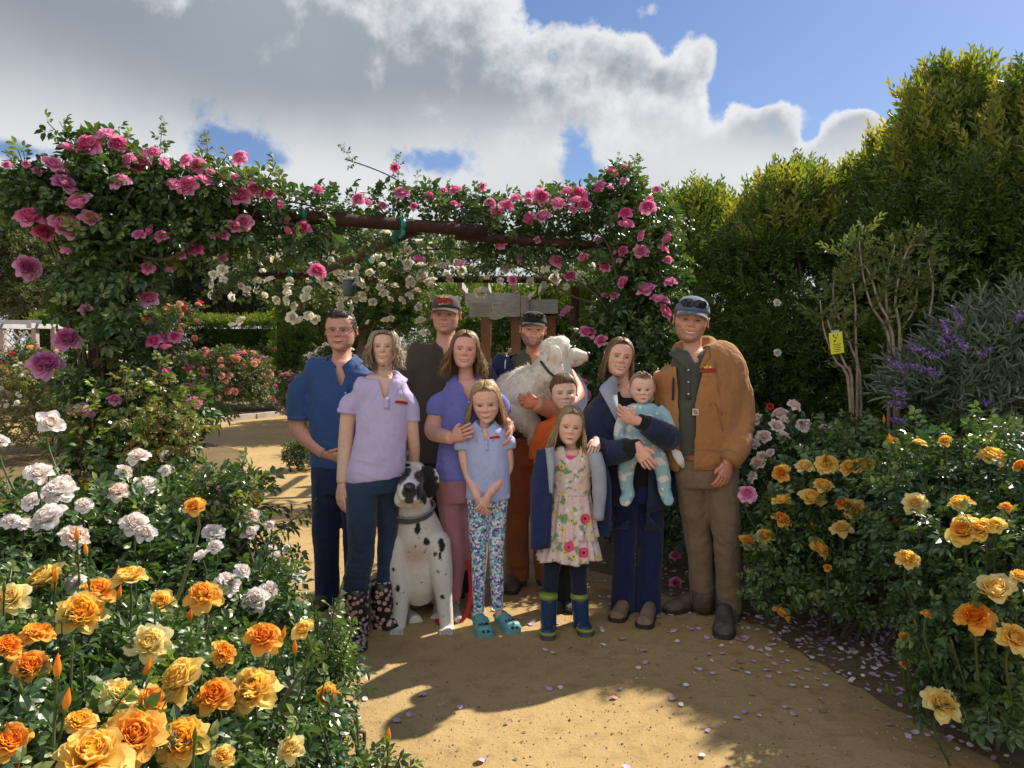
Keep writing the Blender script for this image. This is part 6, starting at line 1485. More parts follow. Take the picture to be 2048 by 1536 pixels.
# 3 ---- man in the brown polo and trucker cap
def brown_man():
    P = Person('tall man in a dark olive-brown polo and charcoal cap with a red badge', 4.95, (880, 1190))
    P.head(892, 594, 668, dict(skin=RUDDY, smile=.55, teeth=.4, hairline=HL_CAP, hair=(.10, .05, .03), brow=(.14, .07, .04), browk=.5, eye=.14, flush=.75, jaw=1.10, width=1.06, beard=((.20, .10, .06), 1, .28), ear=1.1), -3, -3, 2)
    mh = hair_mat('reddish_short_hair', (.05, .025, .015), (.10, .05, .03), (.20, .11, .07)); P.short_hair(mh, 120, (180, 80), top=.66, length=(6, 12), seed=2, lift=.012, hl=HL_CAP)
    mc = cloth('charcoal_cap', (0.054, 0.051, 0.054), fold=.15); mbm = cloth('cap_brim', (0.074, 0.061, 0.051), fold=.1)
    cp = P.cap(mc, mbm, .67, brim=.26, lift=.045)
    emblem(P, cp, P.hT(np.array([[0, -.490, .87]]))[0], (1, 0, .02), (0, .35, 1), .115, True, .8)
    neck(P, 892, 655, 695, 18.9)
    P.skin += [P.trunk([(892, 690, 25.8, 0.057), (890, 712, 60.2, 0.079), (884, 800, 56.8, 0.088), (880, 920, 48.2, 0.088)]), P.limb([(818, 730), (812, 810), (820, 880)], [18.2, 15.2, 12.9]), P.limb([(962, 730), (972, 810), (962, 880)], [18.2, 15.2, 12.9]),
               P.limb([(862, 930), (864, 1060), (866, 1180)], [22.8, 16.8, 12.9]), P.limb([(910, 930), (914, 1060), (916, 1180)], [22.8, 16.8, 12.9])]
    P.hand(P.J(820, 880), P.J(824, 925), (0, -1, 0), .18, .4, 1, .3); P.hand(P.J(962, 880), P.J(960, 925), (0, -1, 0), .18, .4, 1, .3)
    mb = cloth('olive_brown_pique', (.066, .054, .042), fold=.6)
    o = polo(P, 'polo_shirt', mb, [(893, 686, 26, .062), (892, 698, 60, .085), (888, 714, 76, .10), (885, 770, 70, .125), (881, 840, 66, .125), (878, 915, 66, .125), (878, 922, 66, .125)],
             [([(822, 718), (816, 760), (812, 802)], [28, 27, 25]), ([(960, 718), (972, 760), (976, 802)], [28, 27, 25])], 897, 722, 686, .042, seed=8, nb=(.070, .070), cdrop=.06, col_py=692)
    placket(P, 898, 722, 750, mb, o, nb=2)
    mj = denim('navy_trousers', (0.014, 0.018, 0.035), 1.4)
    P.clay('trousers', [P.trunk([(880, 905, 60, .115), (880, 960, 60, .115)]), P.limb([(862, 940), (864, 1060), (866, 1195)], [34, 29, 26]), P.limb([(908, 940), (914, 1060), (916, 1195)], [34, 29, 26])], mj, .010, 4, dict(amp=.004, scale=8, seed=9))
    P.solid('belt', [P.trunk([(880, 916, 63, .122), (880, 924, 63, .122)], 24, 3)], M_leather)
    for px in (866, 916):
        h = P.J(px, 1200); P.shoe((h[0], P.Y + .10, 0), (h[0], P.Y - .19, 0), .10, .10, M_bootbrn, M_sole)
    P.body()
brown_man()

# 4 ---- woman in the violet-blue polo
def lilac_woman():
    P = Person('woman with wavy highlighted hair in a violet-blue polo and mauve trousers', 4.5, (905, 1250))
    P.head(930, 662, 737, dict(skin=(0.714, 0.391, 0.310), smile=.8, teeth=.4, hairline=HL_W, hair=(.10, .06, .035), brow=(.14, .08, .05), browk=.55, eye=.20, flush=.7, width=1.02, jaw=1.0), 3, -2, 4)
    mh = hair_mat('highlighted_brown_hair', (.06, .034, .018), (.19, .115, .06), (.50, .35, .19))
    rs = np.random.RandomState(3); sp = []
    for k in range(700):
        az = (60 + 120 * rs.rand()) * (1 if k % 2 else -1); d1 = hdir(az, 8 - 18 * rs.rand()); d0 = partd(az, rs, 4)
        fr = max(0, 1 - (abs(az) - 52) / 60)
        sp.append((d0, d1, .55 + .28 * rs.rand(), (d1[0] * .24 * rs.rand() + .06 * np.sign(az), -.10 * fr * rs.rand() + .05, 0), .075, .04, .07 + .08 * rs.rand()))
    front_locks(sp, rs, 170); P.locks('hair', mh, sp, 8, (.009, .015))
    neck(P, 932, 725, 768, 15.1)
    P.skin += [P.trunk([(934, 760, 22.4, 0.048), (936, 782, 49.9, 0.070), (936, 840, 48.2, 0.084), (932, 940, 41.3, 0.084)]), P.limb([(884, 806), (872, 834), (866, 864, -.02), (905, 876, -.20)], [16.7, 17.2, 17.3, 13.0]), P.limb([(992, 806), (1006, 836), (1019, 860, -.15)], [15.2, 13.6, 12.0]),
               P.limb([(905, 950), (908, 1080), (906, 1230, .03)], [24.3, 17.6, 11.0]), P.limb([(952, 950), (955, 1080), (955, 1230, .05)], [24.3, 17.6, 11.0])]
    P.hand(P.J(905, 876, -.20), P.J(936, 862, -.27), (0, -.1, 1), .165, .22, 1, .5, palm=(0, 1, -.4)); P.hand(P.J(1020, 850, -.16), P.J(1019, 888, -.21), (0, -.6, .4), .155, .5, 1, .3, palm=(-.5, .8, 0))
    mb = cloth('violet_blue_jersey', (0.167, 0.178, 0.517), fold=.6)
    o = polo(P, 'polo_shirt', mb, [(933, 760, 26, .058), (934, 770, 50, .075), (937, 782, 60, .09), (938, 830, 56, .116), (934, 880, 54, .110), (928, 920, 55, .116), (925, 950, 57, .12), (925, 957, 57, .12)],
             [([(882, 785), (874, 805), (870, 830)], [20, 19, 18]), ([(994, 782), (1003, 805), (1008, 830)], [19, 17, 16])], 938, 800, 758, .045, seed=11, nb=(.060, .062), cdrop=.075, flap=.055, col_py=764,
             spots=[(P.J(890, 820, -.06), .09, .005, (1, 0, -.6), .04), (P.J(900, 910, -.1), .12, .006, (.2, 0, 1), .05)])
    placket(P, 938, 798, 822, mb, o, nb=2)
    mj = cloth('mauve_stretch_cotton', (0.365, 0.169, 0.209), fold=.6)
    P.clay('trousers', [P.trunk([(924, 935, 54, .115), (924, 970, 56, .118), (926, 1000, 52, .115)]), P.limb([(904, 985), (908, 1060), (914, 1110), (907, 1200, .02)], [32, 27, 21, 14]), P.limb([(948, 985), (953, 1060), (955, 1120), (953, 1200, .06)], [30, 24, 20, 14])], mj, .008, 4, dict(amp=.003, scale=9, seed=12, spots=[(P.J(912, 1105, -.08), .06, .005, (0, 0, 1), .03)]))
    mcv = plain_mat('grey_canvas_shoe', (.26, .25, .25), .85, .12, 20, .3, 120); mws = plain_mat('off_white_sole', (.45, .43, .40), .7, .1)
    for px, dy in ((908, .0), (956, .08)):
        h = P.J(px, 1240, dy); P.shoe((h[0] - .01, P.Y + dy + .09, 0), (h[0] + .01, P.Y + dy - .15, 0), .085, .085, mcv, mws, name='canvas_shoe')
    P.body()
lilac_woman()

# 5 ---- bearded man who holds the white dog
def bearded_man():
    P = Person('bearded man in navy jacket, black cap and rust trousers holding the white dog', 5.05, (1040, 1165))
    P.head(1066, 626, 694, dict(skin=(0.671, 0.375, 0.278), smile=.7, teeth=.4, hairline=HL_CAP, hair=BRN, brow=(.06, .035, .02), browk=.7, eye=.18, flush=.7, beard=((.075, .042, .025), 2, .92), width=1.02, jaw=1.02), 2, -2, 4)
    mh = hair_mat('dark_short_hair', (.012, .008, .006), (.04, .025, .017), (.09, .06, .04)); P.short_hair(mh, 130, (180, 80), top=.66, length=(8, 16), seed=2, lift=.02, hl=HL_CAP)
    rs = np.random.RandomState(9); sp = []
    for k in range(170):   # beard tufts
        az = -70 + 140 * rs.rand(); el = -62 + 24 * rs.rand() + abs(az) * .28; v = hdir(az, el)
        sp.append((v, hdir(az, el - 8), 0, (0, 0, 0), 0, -.06, -.02))
    mbk = cloth('black_cap', (0.014, 0.014, 0.016), fold=.1); cp = P.cap(mbk, mbk, .70, brim=.26, lift=.04)
    g = empty('sunglasses', tuple(P.root.location)); tag(g, 'dark sunglasses resting on the black cap of the bearded man', 'sunglasses')
    for nm, me, mt in P.shades(.90, -.475, M_black, M_lens, .105, .06, -28): obj(nm, me, mt, g)
    neck(P, 1068, 682, 716, 16.6)
    P.skin += [P.trunk([(1068, 710, 22.4, 0.053), (1066, 735, 53.3, 0.079), (1060, 800, 51.6, 0.088), (1055, 870, 46.4, 0.088)]), P.limb([(1000, 745), (990, 800), (1000, 850, -.1)], [16.7, 14.4, 12.0]), P.limb([(1132, 745), (1152, 790, -.10), (1120, 822, -.36), (1070, 806, -.50)], [16.7, 18.1, 19.2, 15.0]),
               P.limb([(1035, 880), (1034, 1030), (1036, 1140)], [21.3, 16.0, 12.0]), P.limb([(1082, 880), (1090, 1030), (1092, 1140)], [21.3, 16.0, 12.0])]
    red = (.52, .19, .11)
    P.hand(P.J(1078, 808, -.50), P.J(1040, 802, -.50), (0, -.1, 1), .16, .55, 1, .45, tone=red, palm=(0, 1, 0)); P.hand(P.J(1000, 850, -.1), P.J(1030, 865, -.1), (0, 0, 1), .18, .4, 1, .4, palm=(0, 1, 0))
    ms = cloth('olive_grey_shirt', (0.068, 0.068, 0.051), fold=.6)
    P.clay('shirt', [P.trunk([(1068, 708, 24, .062), (1067, 718, 38, .08), (1064, 735, 48, .095), (1060, 800, 50, .115), (1056, 875, 50, .115)])], ms, .009, 4, dict(amp=.004, scale=9, seed=1), [tri_cut(P.J(1068, 730)[0], P.J(1068, 735)[2], P.J(1068, 706)[2], .03, P.Y - .02)])
    P.collar(np.array([P.J(1068, 715)[0], P.Y + .012, P.J(1068, 712)[2]]), .066, .066, ms, .05, .05)
    mj = cloth('navy_jacket', (0.016, 0.024, 0.074), fold=.8)
    cx = P.J(1066, 740)[0]
    P.clay('jacket', [P.trunk([(1067, 712, 42, .085), (1066, 722, 66, .105), (1062, 740, 82, .12), (1058, 800, 78, .14), (1054, 852, 72, .14)]), P.limb([(1004, 752), (990, 785), (990, 830, -.05), (1004, 855, -.1)], [24, 26, 25, 22], rnd=True), P.limb([(1126, 752), (1150, 785), (1132, 824, -.28), (1108, 822, -.40)], [24, 26, 25, 22], rnd=True)], mj, .009, 4,
           dict(amp=.006, scale=8, seed=4), [lambda V: (np.abs(V[:, 0] - cx) < .055 + .10 * np.clip((V[:, 2] - P.J(1066, 800)[2]) / .3, 0, 1)) & (V[:, 1] < P.Y) & (V[:, 2] > P.J(1066, 860)[2])])
    P.solid('piping', [tube(smoothpath([P.on(1022, 697, lift=.006), P.on(1014, 708, lift=.006), P.on(1011, 722, lift=.006), P.on(1010, 738, lift=.006)], 10), .0035, 6)], M_white)
    mt = cloth('rust_duck_cotton', (0.270, 0.095, 0.034), fold=.9)
    P.clay('trousers', [P.trunk([(1056, 862, 56, .115), (1056, 900, 58, .12), (1058, 930, 54, .115)]), P.limb([(1034, 910), (1033, 1020), (1034, 1090), (1036, 1158)], [32, 27, 25, 24]), P.limb([(1084, 910), (1090, 1020), (1092, 1158)], [32, 27, 24])], mt, .009, 4, dict(amp=.005, scale=8, seed=5, spots=[(P.J(1034, 1030, -.08), .1, .008, (.3, 0, 1), .05), (P.J(1036, 1140, -.08), .08, .010, (0, 0, 1), .04)]))
    b = P.solid('belt', [P.trunk([(1056, 861, 59, .122), (1056, 872, 59, .122)], 24, 3)], M_leather)
    c = P.J(1057, 866, -.135); P.solid('buckle', [tube([c + np.array(q) for q in ((-.03, 0, -.022), (.03, 0, -.022), (.03, 0, .022), (-.03, 0, .022), (-.03, 0, -.022))], .005, 6)], M_steel, b)
    for px, tx in ((1034, -.05), (1092, .05)):
        h = P.J(px, 1165); P.shoe((h[0], P.Y + .10, 0), (h[0] + tx, P.Y - .2, 0), .11, .115, M_bootbrn, M_sole, P.limb([(px, 1130), (px, 1165)], [20, 20], 14, 4), name='work_boot')
    P.body(tone=(.52, .22, .13))
bearded_man()

# 6 ---- girl in the pale lavender polo
def lavender_girl():
    P = Person('girl with long fair hair in a pale lilac polo, patterned leggings and turquoise clogs', 4.33, (985, 1260))
    P.head(972, 760, 842, dict(skin=(0.785, 0.470, 0.368), smile=.65, teeth=0, kid=.8, hairline=HL_W, hair=(.20, .12, .06), brow=(.25, .15, .09), browk=.5, eye=.30, flush=.6, width=.98, ear=1.05, gaze=.1), -2, 13, -4)
    mh = hair_mat('fair_hair', (.17, .10, .045), (.44, .29, .14), (.75, .56, .30))
    rs = np.random.RandomState(6); sp = []
    for k in range(640):
        az = (66 + 114 * rs.rand()) * (1 if k % 2 else -1); d1 = hdir(az, 2 - 12 * rs.rand()); d0 = partd(az, rs, 8)
        sp.append((d0, d1, .50 + .30 * rs.rand(), (d1[0] * .12 - .10 * (az < 0), .10, 0), .02, .025, .035 + .03 * rs.rand()))
    for k in range(60): sp.append((hdir(10, 76), hdir(28 + 30 * rs.rand(), 44 + 10 * rs.rand()), 0, (0, 0, 0), 0, .03, .04))
    for k in range(60): sp.append((hdir(-10, 76), hdir(-30 - 34 * rs.rand(), 42 + 12 * rs.rand()), 0, (0, 0, 0), 0, .03, .04))
    front_locks(sp, rs, 200, 10, 64, 43, .02); P.locks('hair', mh, sp, 9, (.007, .012))
    neck(P, 970, 828, 862, 11.3)
    P.skin += [P.trunk([(970, 855, 15.5, 0.035), (970, 872, 34.4, 0.053), (972, 920, 32.7, 0.063), (974, 990, 31.0, 0.062)]), P.limb([(926, 880), (928, 915), (938, 950), (957, 998, -.12)], [11.4, 11.2, 11.5, 9.0]), P.limb([(1010, 880), (1016, 912), (1012, 944), (975, 992, -.12)], [11.4, 11.2, 11.5, 9.0]),
               P.limb([(955, 1000), (955, 1100), (958, 1240)], [13.7, 10.4, 8.3]), P.limb([(995, 1000), (994, 1100), (998, 1235)], [13.7, 10.4, 8.3])]
    P.hand(P.J(956, 996, -.12), P.J(967, 1026, -.15), (.8, -.5, .2), .125, .5, 1, .4, palm=(.3, 1, 0)); P.hand(P.J(976, 992, -.14), P.J(962, 1022, -.17), (-.8, -.4, .2), .125, .6, 1, .3, palm=(-.3, 1, 0))
    mb = cloth('pale_lilac_jersey', (0.414, 0.460, 0.736), fold=.5)
    o = polo(P, 'polo_shirt', mb, [(970, 850, 17, .042), (971, 858, 32, .055), (972, 868, 48, .066), (974, 900, 46, .085), (975, 950, 44, .085), (975, 992, 46, .09), (975, 997, 46, .09)],
             [([(930, 868), (925, 882), (926, 898)], [19, 18, 18]), ([(1008, 866), (1014, 880), (1014, 896)], [19, 18, 17])], 972, 882, 850, .028, seed=14, nb=(.046, .050), cdrop=.045, flap=.045, voxel=.006, col_py=856,
             spots=[(P.J(950, 960, -.08), .07, .005, (1, 0, -.8), .03), (P.J(985, 950, -.08), .07, .004, (1, 0, .8), .03)])
    placket(P, 973, 880, 902, mb, o, .010, 2)
    emblem(P, o, P.on(989, 874, lift=.004), P.on(998, 873) - P.on(980, 875), (0, 0, 1), .062, False, .1)
    mf, t, p, c = cloth_mat('patterned_leggings', (0.345, 0.575, 0.690), .7, 900, .4); tc = t.add('ShaderNodeTexCoord')
    vo = t.add('ShaderNodeTexVoronoi'); vo.inputs['Scale'].default_value = 85; t.link(tc.outputs['Object'], vo.inputs['Vector']); sv = t.add('ShaderNodeSeparateColor'); t.link(vo.outputs['Color'], sv.inputs[0])
    t.link(t.ramp(sv.outputs[0], [(0, (.07, .07, .26)), (.14, (.26, .16, .48)), (.28, (.16, .48, .52)), (.46, (.78, .82, .86)), (.66, (.74, .56, .70)), (.80, (.10, .16, .40)), (.88, (.36, .68, .68)), (1, (.82, .84, .86))], 'CONSTANT'), p.inputs['Base Color'])
    P.clay('leggings', [P.trunk([(975, 985, 42, .08), (975, 1010, 42, .08)]), P.limb([(956, 1005), (955, 1060), (957, 1110), (957, 1170), (958, 1225)], [22, 19, 15.5, 14, 11]), P.limb([(996, 1005), (994, 1060), (993, 1110), (994, 1170), (996, 1218)], [21, 18, 15, 14, 11])], mf, .006, 4, dict(amp=.002, scale=12, seed=15, spots=[(P.J(956, 1115, -.05), .05, .004, (0, 0, 1), .02), (P.J(994, 1115, -.05), .05, .004, (0, 0, 1), .02)]))
    mc = plain_mat('turquoise_foam', (.12, .34, .36), .5, .06)
    for (hx0, tp) in ((958, (972, 1276)), (998, (1030, 1268))):
        tt = gnd(*tp); h = Vector((P.J(hx0, 1230)[0], tt.y + .19, 0)); s_ = P.shoe((h.x, h.y, 0), (tt.x, tt.y, 0), .095, .078, mc, mc, name='foam_clog', toe_h=.80, wtoe=1.08, sole=.024)
        dv = unit(np.array(tt) - np.array(h)); sd = np.array([dv[1], -dv[0], 0]); L = np.linalg.norm(np.array(tt) - np.array(h))
        for (f, q, z, r_) in ((.66, -.55, .052, .006), (.66, .55, .052, .006), (.74, -.25, .062, .006), (.74, .25, .062, .006), (.84, 0, .060, .006), (.88, -.80, .036, .009), (.975, -.32, .034, .009), (.975, .32, .034, .009), (.88, .80, .036, .009)):
            c = np.array(h) + dv * L * f * 1.0 + sd * q * .04; c[2] = z; n_ = unit(np.array([dv[0] * .6, dv[1] * .6, .7]) + sd * q * .6)
            v, q2 = tube([c - n_ * .004, c + n_ * .004], r_, 8); P.part('vent_hole', v, q2, M_black, None, s_)
        a = np.array(h) + dv * .0; st = [a + sd * .040 + dv * .07 + [0, 0, .046], a + sd * .038 + dv * .01 + [0, 0, .046], a - dv * .006 + [0, 0, .048], a - sd * .038 + dv * .01 + [0, 0, .046], a - sd * .040 + dv * .07 + [0, 0, .046]]
        v, q2 = tube(smoothpath(st, 14), .0075, 8); P.part('heel_strap', v, q2, mc, None, s_)
    P.body(.008)
lavender_girl()

# 7 ---- boy in orange
def orange_boy():
    P = Person('grinning boy with a bowl fringe in an orange shirt behind the younger girl', 4.62, (1130, 1215))
    P.head(1127, 748, 822, dict(skin=PALE, smile=.8, teeth=.8, kid=.6, hairline=[.74, .74, .70, .6, .44, .46, .36, .22, .18], hair=(.10, .055, .03), brow=(.12, .07, .04), browk=.6, eye=.12, flush=.5, ear=1.15), 3, -3, -3)
    mh = hair_mat('chestnut_hair', (.05, .028, .015), (.12, .07, .038), (.34, .22, .12)); rs = np.random.RandomState(2); sp = []
    for k in range(330):
        az = -180 + 360 * rs.rand(); lim = np.interp(abs(az), [0, 50, 70, 95, 180], [24, 16, 2, -6, -14]); sp.append((hdir(az * .6, 84), hdir(az, lim + 10 * rs.rand()), 0, (0, 0, 0), 0, .05, .07 + .03 * rs.rand()))
    P.locks('hair', mh, sp, 9, (.009, .014))
    neck(P, 1126, 808, 842, 12.1)
    P.skin += [P.trunk([(1126, 836, 17.2, 0.040), (1126, 852, 39.6, 0.057), (1126, 960, 34.4, 0.066), (1126, 1010, 34.4, 0.066)]), P.limb([(1082, 862), (1076, 905), (1080, 950)], [11.4, 10.4, 9.2]), P.limb([(1168, 862), (1182, 890), (1188, 892, -.1)], [11.4, 10.4, 9.2]), P.limb([(1108, 1010), (1110, 1110), (1112, 1200)], [13.7, 10.4, 8.3]), P.limb([(1142, 1010), (1142, 1110), (1140, 1200)], [13.7, 10.4, 8.3])]
    P.hand(P.J(1080, 950), P.J(1084, 985), (0, -1, 0), .13, .4, 1, .3); P.hand(P.J(1192, 880, -.32), P.J(1188, 902, -.40), (-.9, 0, .3), .13, .6, 1, .4, palm=(0, .8, -.5))
    mo = cloth('orange_jersey', (0.690, 0.132, 0.021), fold=.7)
    P.clay('shirt', [P.trunk([(1126, 834, 20, .05), (1126, 842, 38, .06), (1126, 856, 56, .072), (1126, 900, 54, .09), (1126, 1000, 52, .095)]), P.limb([(1086, 868), (1078, 888), (1075, 918)], [16, 18, 18], rnd=True), P.limb([(1164, 868), (1174, 888), (1184, 902, -.1)], [16, 18, 18], rnd=True)], mo, .007, 4, dict(amp=.005, scale=10, seed=3, spots=[(P.J(1096, 870, -.05), .07, .005, (1, 0, -.7), .035)]), [tri_cut(P.J(1126, 850)[0], P.J(1126, 855)[2], P.J(1126, 834)[2], .028, P.Y - .01)])
    P.collar(np.array([P.J(1126, 842)[0], P.Y + .01, P.J(1126, 840)[2]]), .050, .052, mo, .03, .035)
    md = cloth('black_trousers', (0.016, 0.018, 0.024)); P.clay('trousers', [P.trunk([(1126, 990, 46, .08), (1126, 1030, 46, .08)]), P.limb([(1108, 1020), (1110, 1110), (1112, 1205)], [22, 18, 16]), P.limb([(1142, 1020), (1142, 1110), (1140, 1205)], [22, 18, 16])], md, .009, 4)
    for px in (1112, 1140):
        h = P.J(px, 1215); P.shoe((h[0], P.Y + .08, 0), (h[0], P.Y - .12, 0), .08, .08, M_bootgry, M_sole)
    P.body(.009)
orange_boy()

# 8 ---- young girl in the flower dress
def dress_girl():
    P = Person('frowning small girl in floral dress, navy jacket over her shoulders, and rain boots', 4.30, (1130, 1270))
    P.head(1140, 812, 888, dict(skin=(0.785, 0.486, 0.368), smile=.02, teeth=0, kid=1.0, hairline=HL_W, hair=(.16, .10, .055), brow=(.16, .10, .06), browk=.75, eye=.16, flush=.45, width=1.0), 2, 2, 6)
    mh = hair_mat('dark_blonde_hair', (.13, .08, .04), (.33, .22, .115), (.62, .47, .26)); rs = np.random.RandomState(12); sp = []
    for k in range(760):
        az = (62 + 118 * rs.rand()) * (1 if k % 2 else -1); d1 = hdir(az, 4 - 14 * rs.rand()); d0 = partd(az, rs, 4); fr = max(0, 1 - (abs(az) - 58) / 60)
        sp.append((d0, d1, .80 + .45 * rs.rand(), (d1[0] * .10 + .16 * np.sign(az) * rs.rand(), -.12 * fr + .02, 0), .035, .025, .04 + .05 * rs.rand()))
    for k in range(9): sp.append((hdir(-30, 78), hdir(-75, 0), .95, (-.22 - .40 * rs.rand(), -.12, 0), .05, .03, .06))
    front_locks(sp, rs, 190, 12, 60, 44, .02); P.locks('hair', mh, sp, 3, (.0075, .013))
    neck(P, 1142, 874, 905, 11.3)
    P.skin += [P.trunk([(1143, 898, 17.2, 0.035), (1143, 914, 34.4, 0.051), (1142, 990, 31.0, 0.057)]), P.limb([(1106, 918), (1098, 960), (1096, 1010)], [10.6, 9.6, 8.3]), P.limb([(1182, 918), (1192, 965), (1196, 1010)], [10.6, 9.6, 8.3]), P.limb([(1122, 1000), (1100, 1110), (1098, 1190)], [13.7, 11.2, 9.2]), P.limb([(1160, 1000), (1158, 1110), (1160, 1190)], [13.7, 11.2, 9.2])]
    P.hand(P.J(1096, 1008), P.J(1096, 1040), (0, -1, 0), .115, .4, 1, .3); P.hand(P.J(1196, 1008), P.J(1197, 1040), (0, -1, 0), .115, .4, 1, .3)
    # printed dress: shell with radial coordinate rings
    mf, t, p, c = cloth_mat('floral_cotton', (0.828, 0.667, 0.644), .85, 900, .45); tc = t.add('ShaderNodeTexCoord'); g = tc.outputs['Object']
    def flowers(scale, r0, r1, colr, ctr, off, thr):
        mp = t.add('ShaderNodeMapping'); mp.inputs['Location'].default_value = off; mp.inputs['Scale'].default_value = (1, .35, 1); t.link(g, mp.inputs[0])
        vo = t.add('ShaderNodeTexVoronoi'); vo.inputs['Scale'].default_value = scale; vo.inputs['Randomness'].default_value = .8; t.link(mp.outputs[0], vo.inputs['Vector']); se = t.add('ShaderNodeSeparateColor'); t.link(vo.outputs['Color'], se.inputs[0])
        wob = t.math('ADD', vo.outputs['Distance'], t.math('MULTIPLY', t.math('SUBTRACT', t.noise(g, 60, 2), .5), .16)); on_ = t.math('GREATER_THAN', se.outputs[0], thr)
        return t.math('MULTIPLY', t.smooth(wob, r1, r0), on_), t.math('MULTIPLY', t.smooth(vo.outputs['Distance'], .11, .07), on_), colr, ctr
    col = t.mix(t.smooth(t.noise(g, 24, 3), .55, .62), (.74, .56, .55), (.20, .34, .13))
    for args in ((20, .24, .32, (.70, .56, .13), (.05, .03, .02), (.3, .2, .1), .52), (22, .22, .30, (.78, .76, .72), (.04, .03, .03), (1.3, .4, .7), .45), (11, .30, .36, (.72, .085, .17), (.06, .01, .03), (.12, .9, .33), .40)):
        a, b, cc, ct_ = flowers(*args); col = t.mix(a, col, cc); col = t.mix(b, col, ct_)
    t.link(col, p.inputs['Base Color'])
    top = P.clay('dress_bodice', [P.trunk([(1143, 892, 24, .045), (1143, 902, 42, .062), (1143, 925, 46, .078), (1142, 960, 41, .08), (1141, 988, 40, .08)]), P.limb([(1106, 906), (1102, 918), (1100, 932)], [16, 17, 17]), P.limb([(1180, 906), (1186, 918), (1188, 932)], [16, 17, 17])], mf, .006, 4, dict(amp=.003, scale=14, seed=3), [tri_cut(P.J(1143, 900)[0], P.J(1143, 907)[2], P.J(1143, 890)[2], .045, P.Y + .2, .03)])
    def skirt(name, rows, seed, n=120):
        V = []; m = 14
        for i in range(m):
            f = i / (m - 1); px = np.interp(f, [0, 1], [rows[0][0], rows[1][0]]); py = np.interp(f, [0, 1], [rows[0][1], rows[1][1]]); hw = np.interp(f, [0, 1], [rows[0][2], rows[1][2]]) * P.k; hd = np.interp(f, [0, 1], [rows[0][3], rows[1][3]])
            for k in range(n):
                a = 2 * math.pi * k / n; wv = 1 + (.02 + .075 * f) * math.sin(a * 17 + 2 * math.sin(a * 3 + seed)) ; c = P.J(px, py)
                V.append(c + np.array([math.sin(a) * hw * wv, -math.cos(a) * hd * wv, .010 * f * math.sin(a * 5 + seed)]))
        i = np.arange(n); j = (i + 1) % n; Q = np.concatenate([np.stack([k * n + i, k * n + j, (k + 1) * n + j, (k + 1) * n + i], 1) for k in range(m - 1)])
        o = P.part(name, np.array(V), Q, mf, None, top); s_ = o.modifiers.new('s', 'SOLIDIFY'); s_.thickness = .002
    skirt('skirt_tier', [(1141, 984, 39, .078), (1140, 1074, 55, .115)], 1); skirt('skirt_tier', [(1140, 1066, 52, .108), (1138, 1116, 62, .135)], 4)
    P.solid('waistband', [P.trunk([(1141, 981, 41, .082), (1141, 988, 41, .083)], 24, 3)], mf, top)
    ml = cloth('navy_leggings', (0.016, 0.019, 0.043)); P.clay('leggings', [P.limb([(1118, 1090), (1102, 1140), (1098, 1200)], [21, 18, 15]), P.limb([(1156, 1090), (1157, 1140), (1159, 1200)], [21, 18, 15])], ml, .007, 4, dict(amp=.003, scale=12, seed=2))
    mbt = plain_mat('navy_rubber', (.018, .045, .12), .28, .08); mlm = plain_mat('lime_rubber', (.22, .28, .05), .4, .08)
    for (px, tp) in ((1097, (1095, 1282)), (1159, (1174, 1275))):
        tt = gnd(*tp); h = Vector((P.J(px + (0 if px < 1120 else 3), 1250)[0], tt.y + .17, 0)); sd_ = h.y - P.Y - .02; sh = P.limb([(px, 1190, sd_), (px + (0 if px < 1120 else 2), 1225, sd_), (px + (0 if px < 1120 else 4), 1256, sd_)], [18, 16.5, 16], 18, 7)
        s_ = P.shoe((h.x, h.y + .035, 0), (tt.x, tt.y, 0), .082, .085, mbt, M_rubber, sh, name='rain_boot', toe_h=.72)
        v, q = P.limb([(px, 1187, sd_), (px, 1196, sd_)], [18.8, 18.8], 18, 3); P.part('top_band', v, q, mlm, None, s_)
        b_ = MB(); d2 = unit(np.array(tt) - np.array(h)); sd = np.array([d2[1], -d2[0], 0]); L = np.linalg.norm(np.array(tt) - np.array(h)) ; rim = []
        for a in np.linspace(R(-100), R(100), 17): rim.append(np.array(tt) - d2 * .050 + d2 * math.cos(a) * .052 + sd * math.sin(a) * .044 + np.array([0, 0, .033]))
        v, q = tube(rim, [(.0085, .010)] * 17, 8); P.part('toe_band', v, q, mlm, None, s_)
    # navy jacket hung over the shoulders, grey lining showing
    mn = cloth('navy_fleece', (0.019, 0.030, 0.101), fold=.9); mg = cloth('grey_lining', (0.365, 0.385, 0.446), fold=.7)
    def hang(name, a, b, mat, th, seed):
        n = 22; V = []
        for i in range(n):
            f = i / (n - 1); l = [np.interp(f, np.linspace(0, 1, len(a)), [q[k] for q in a]) for k in range(3)]; r = [np.interp(f, np.linspace(0, 1, len(b)), [q[k] for q in b]) for k in range(3)]
            A, B = P.J(*l), P.J(*r)
            for u in np.linspace(0, 1, 14): V.append(A + (B - A) * u + np.array([0, -.020 * math.sin(math.pi * u) + .010 * math.sin(9 * u + 3 * f + seed) * f, 0]))
        Q = np.concatenate([np.stack([k * 14 + np.arange(13), k * 14 + np.arange(13) + 1, (k + 1) * 14 + np.arange(13) + 1, (k + 1) * 14 + np.arange(13)], 1) for k in range(n - 1)])
        o = P.part(name, np.array(V), Q, mat, None, jk); s_ = o.modifiers.new('s', 'SOLIDIFY'); s_.thickness = th; s_.offset = -1
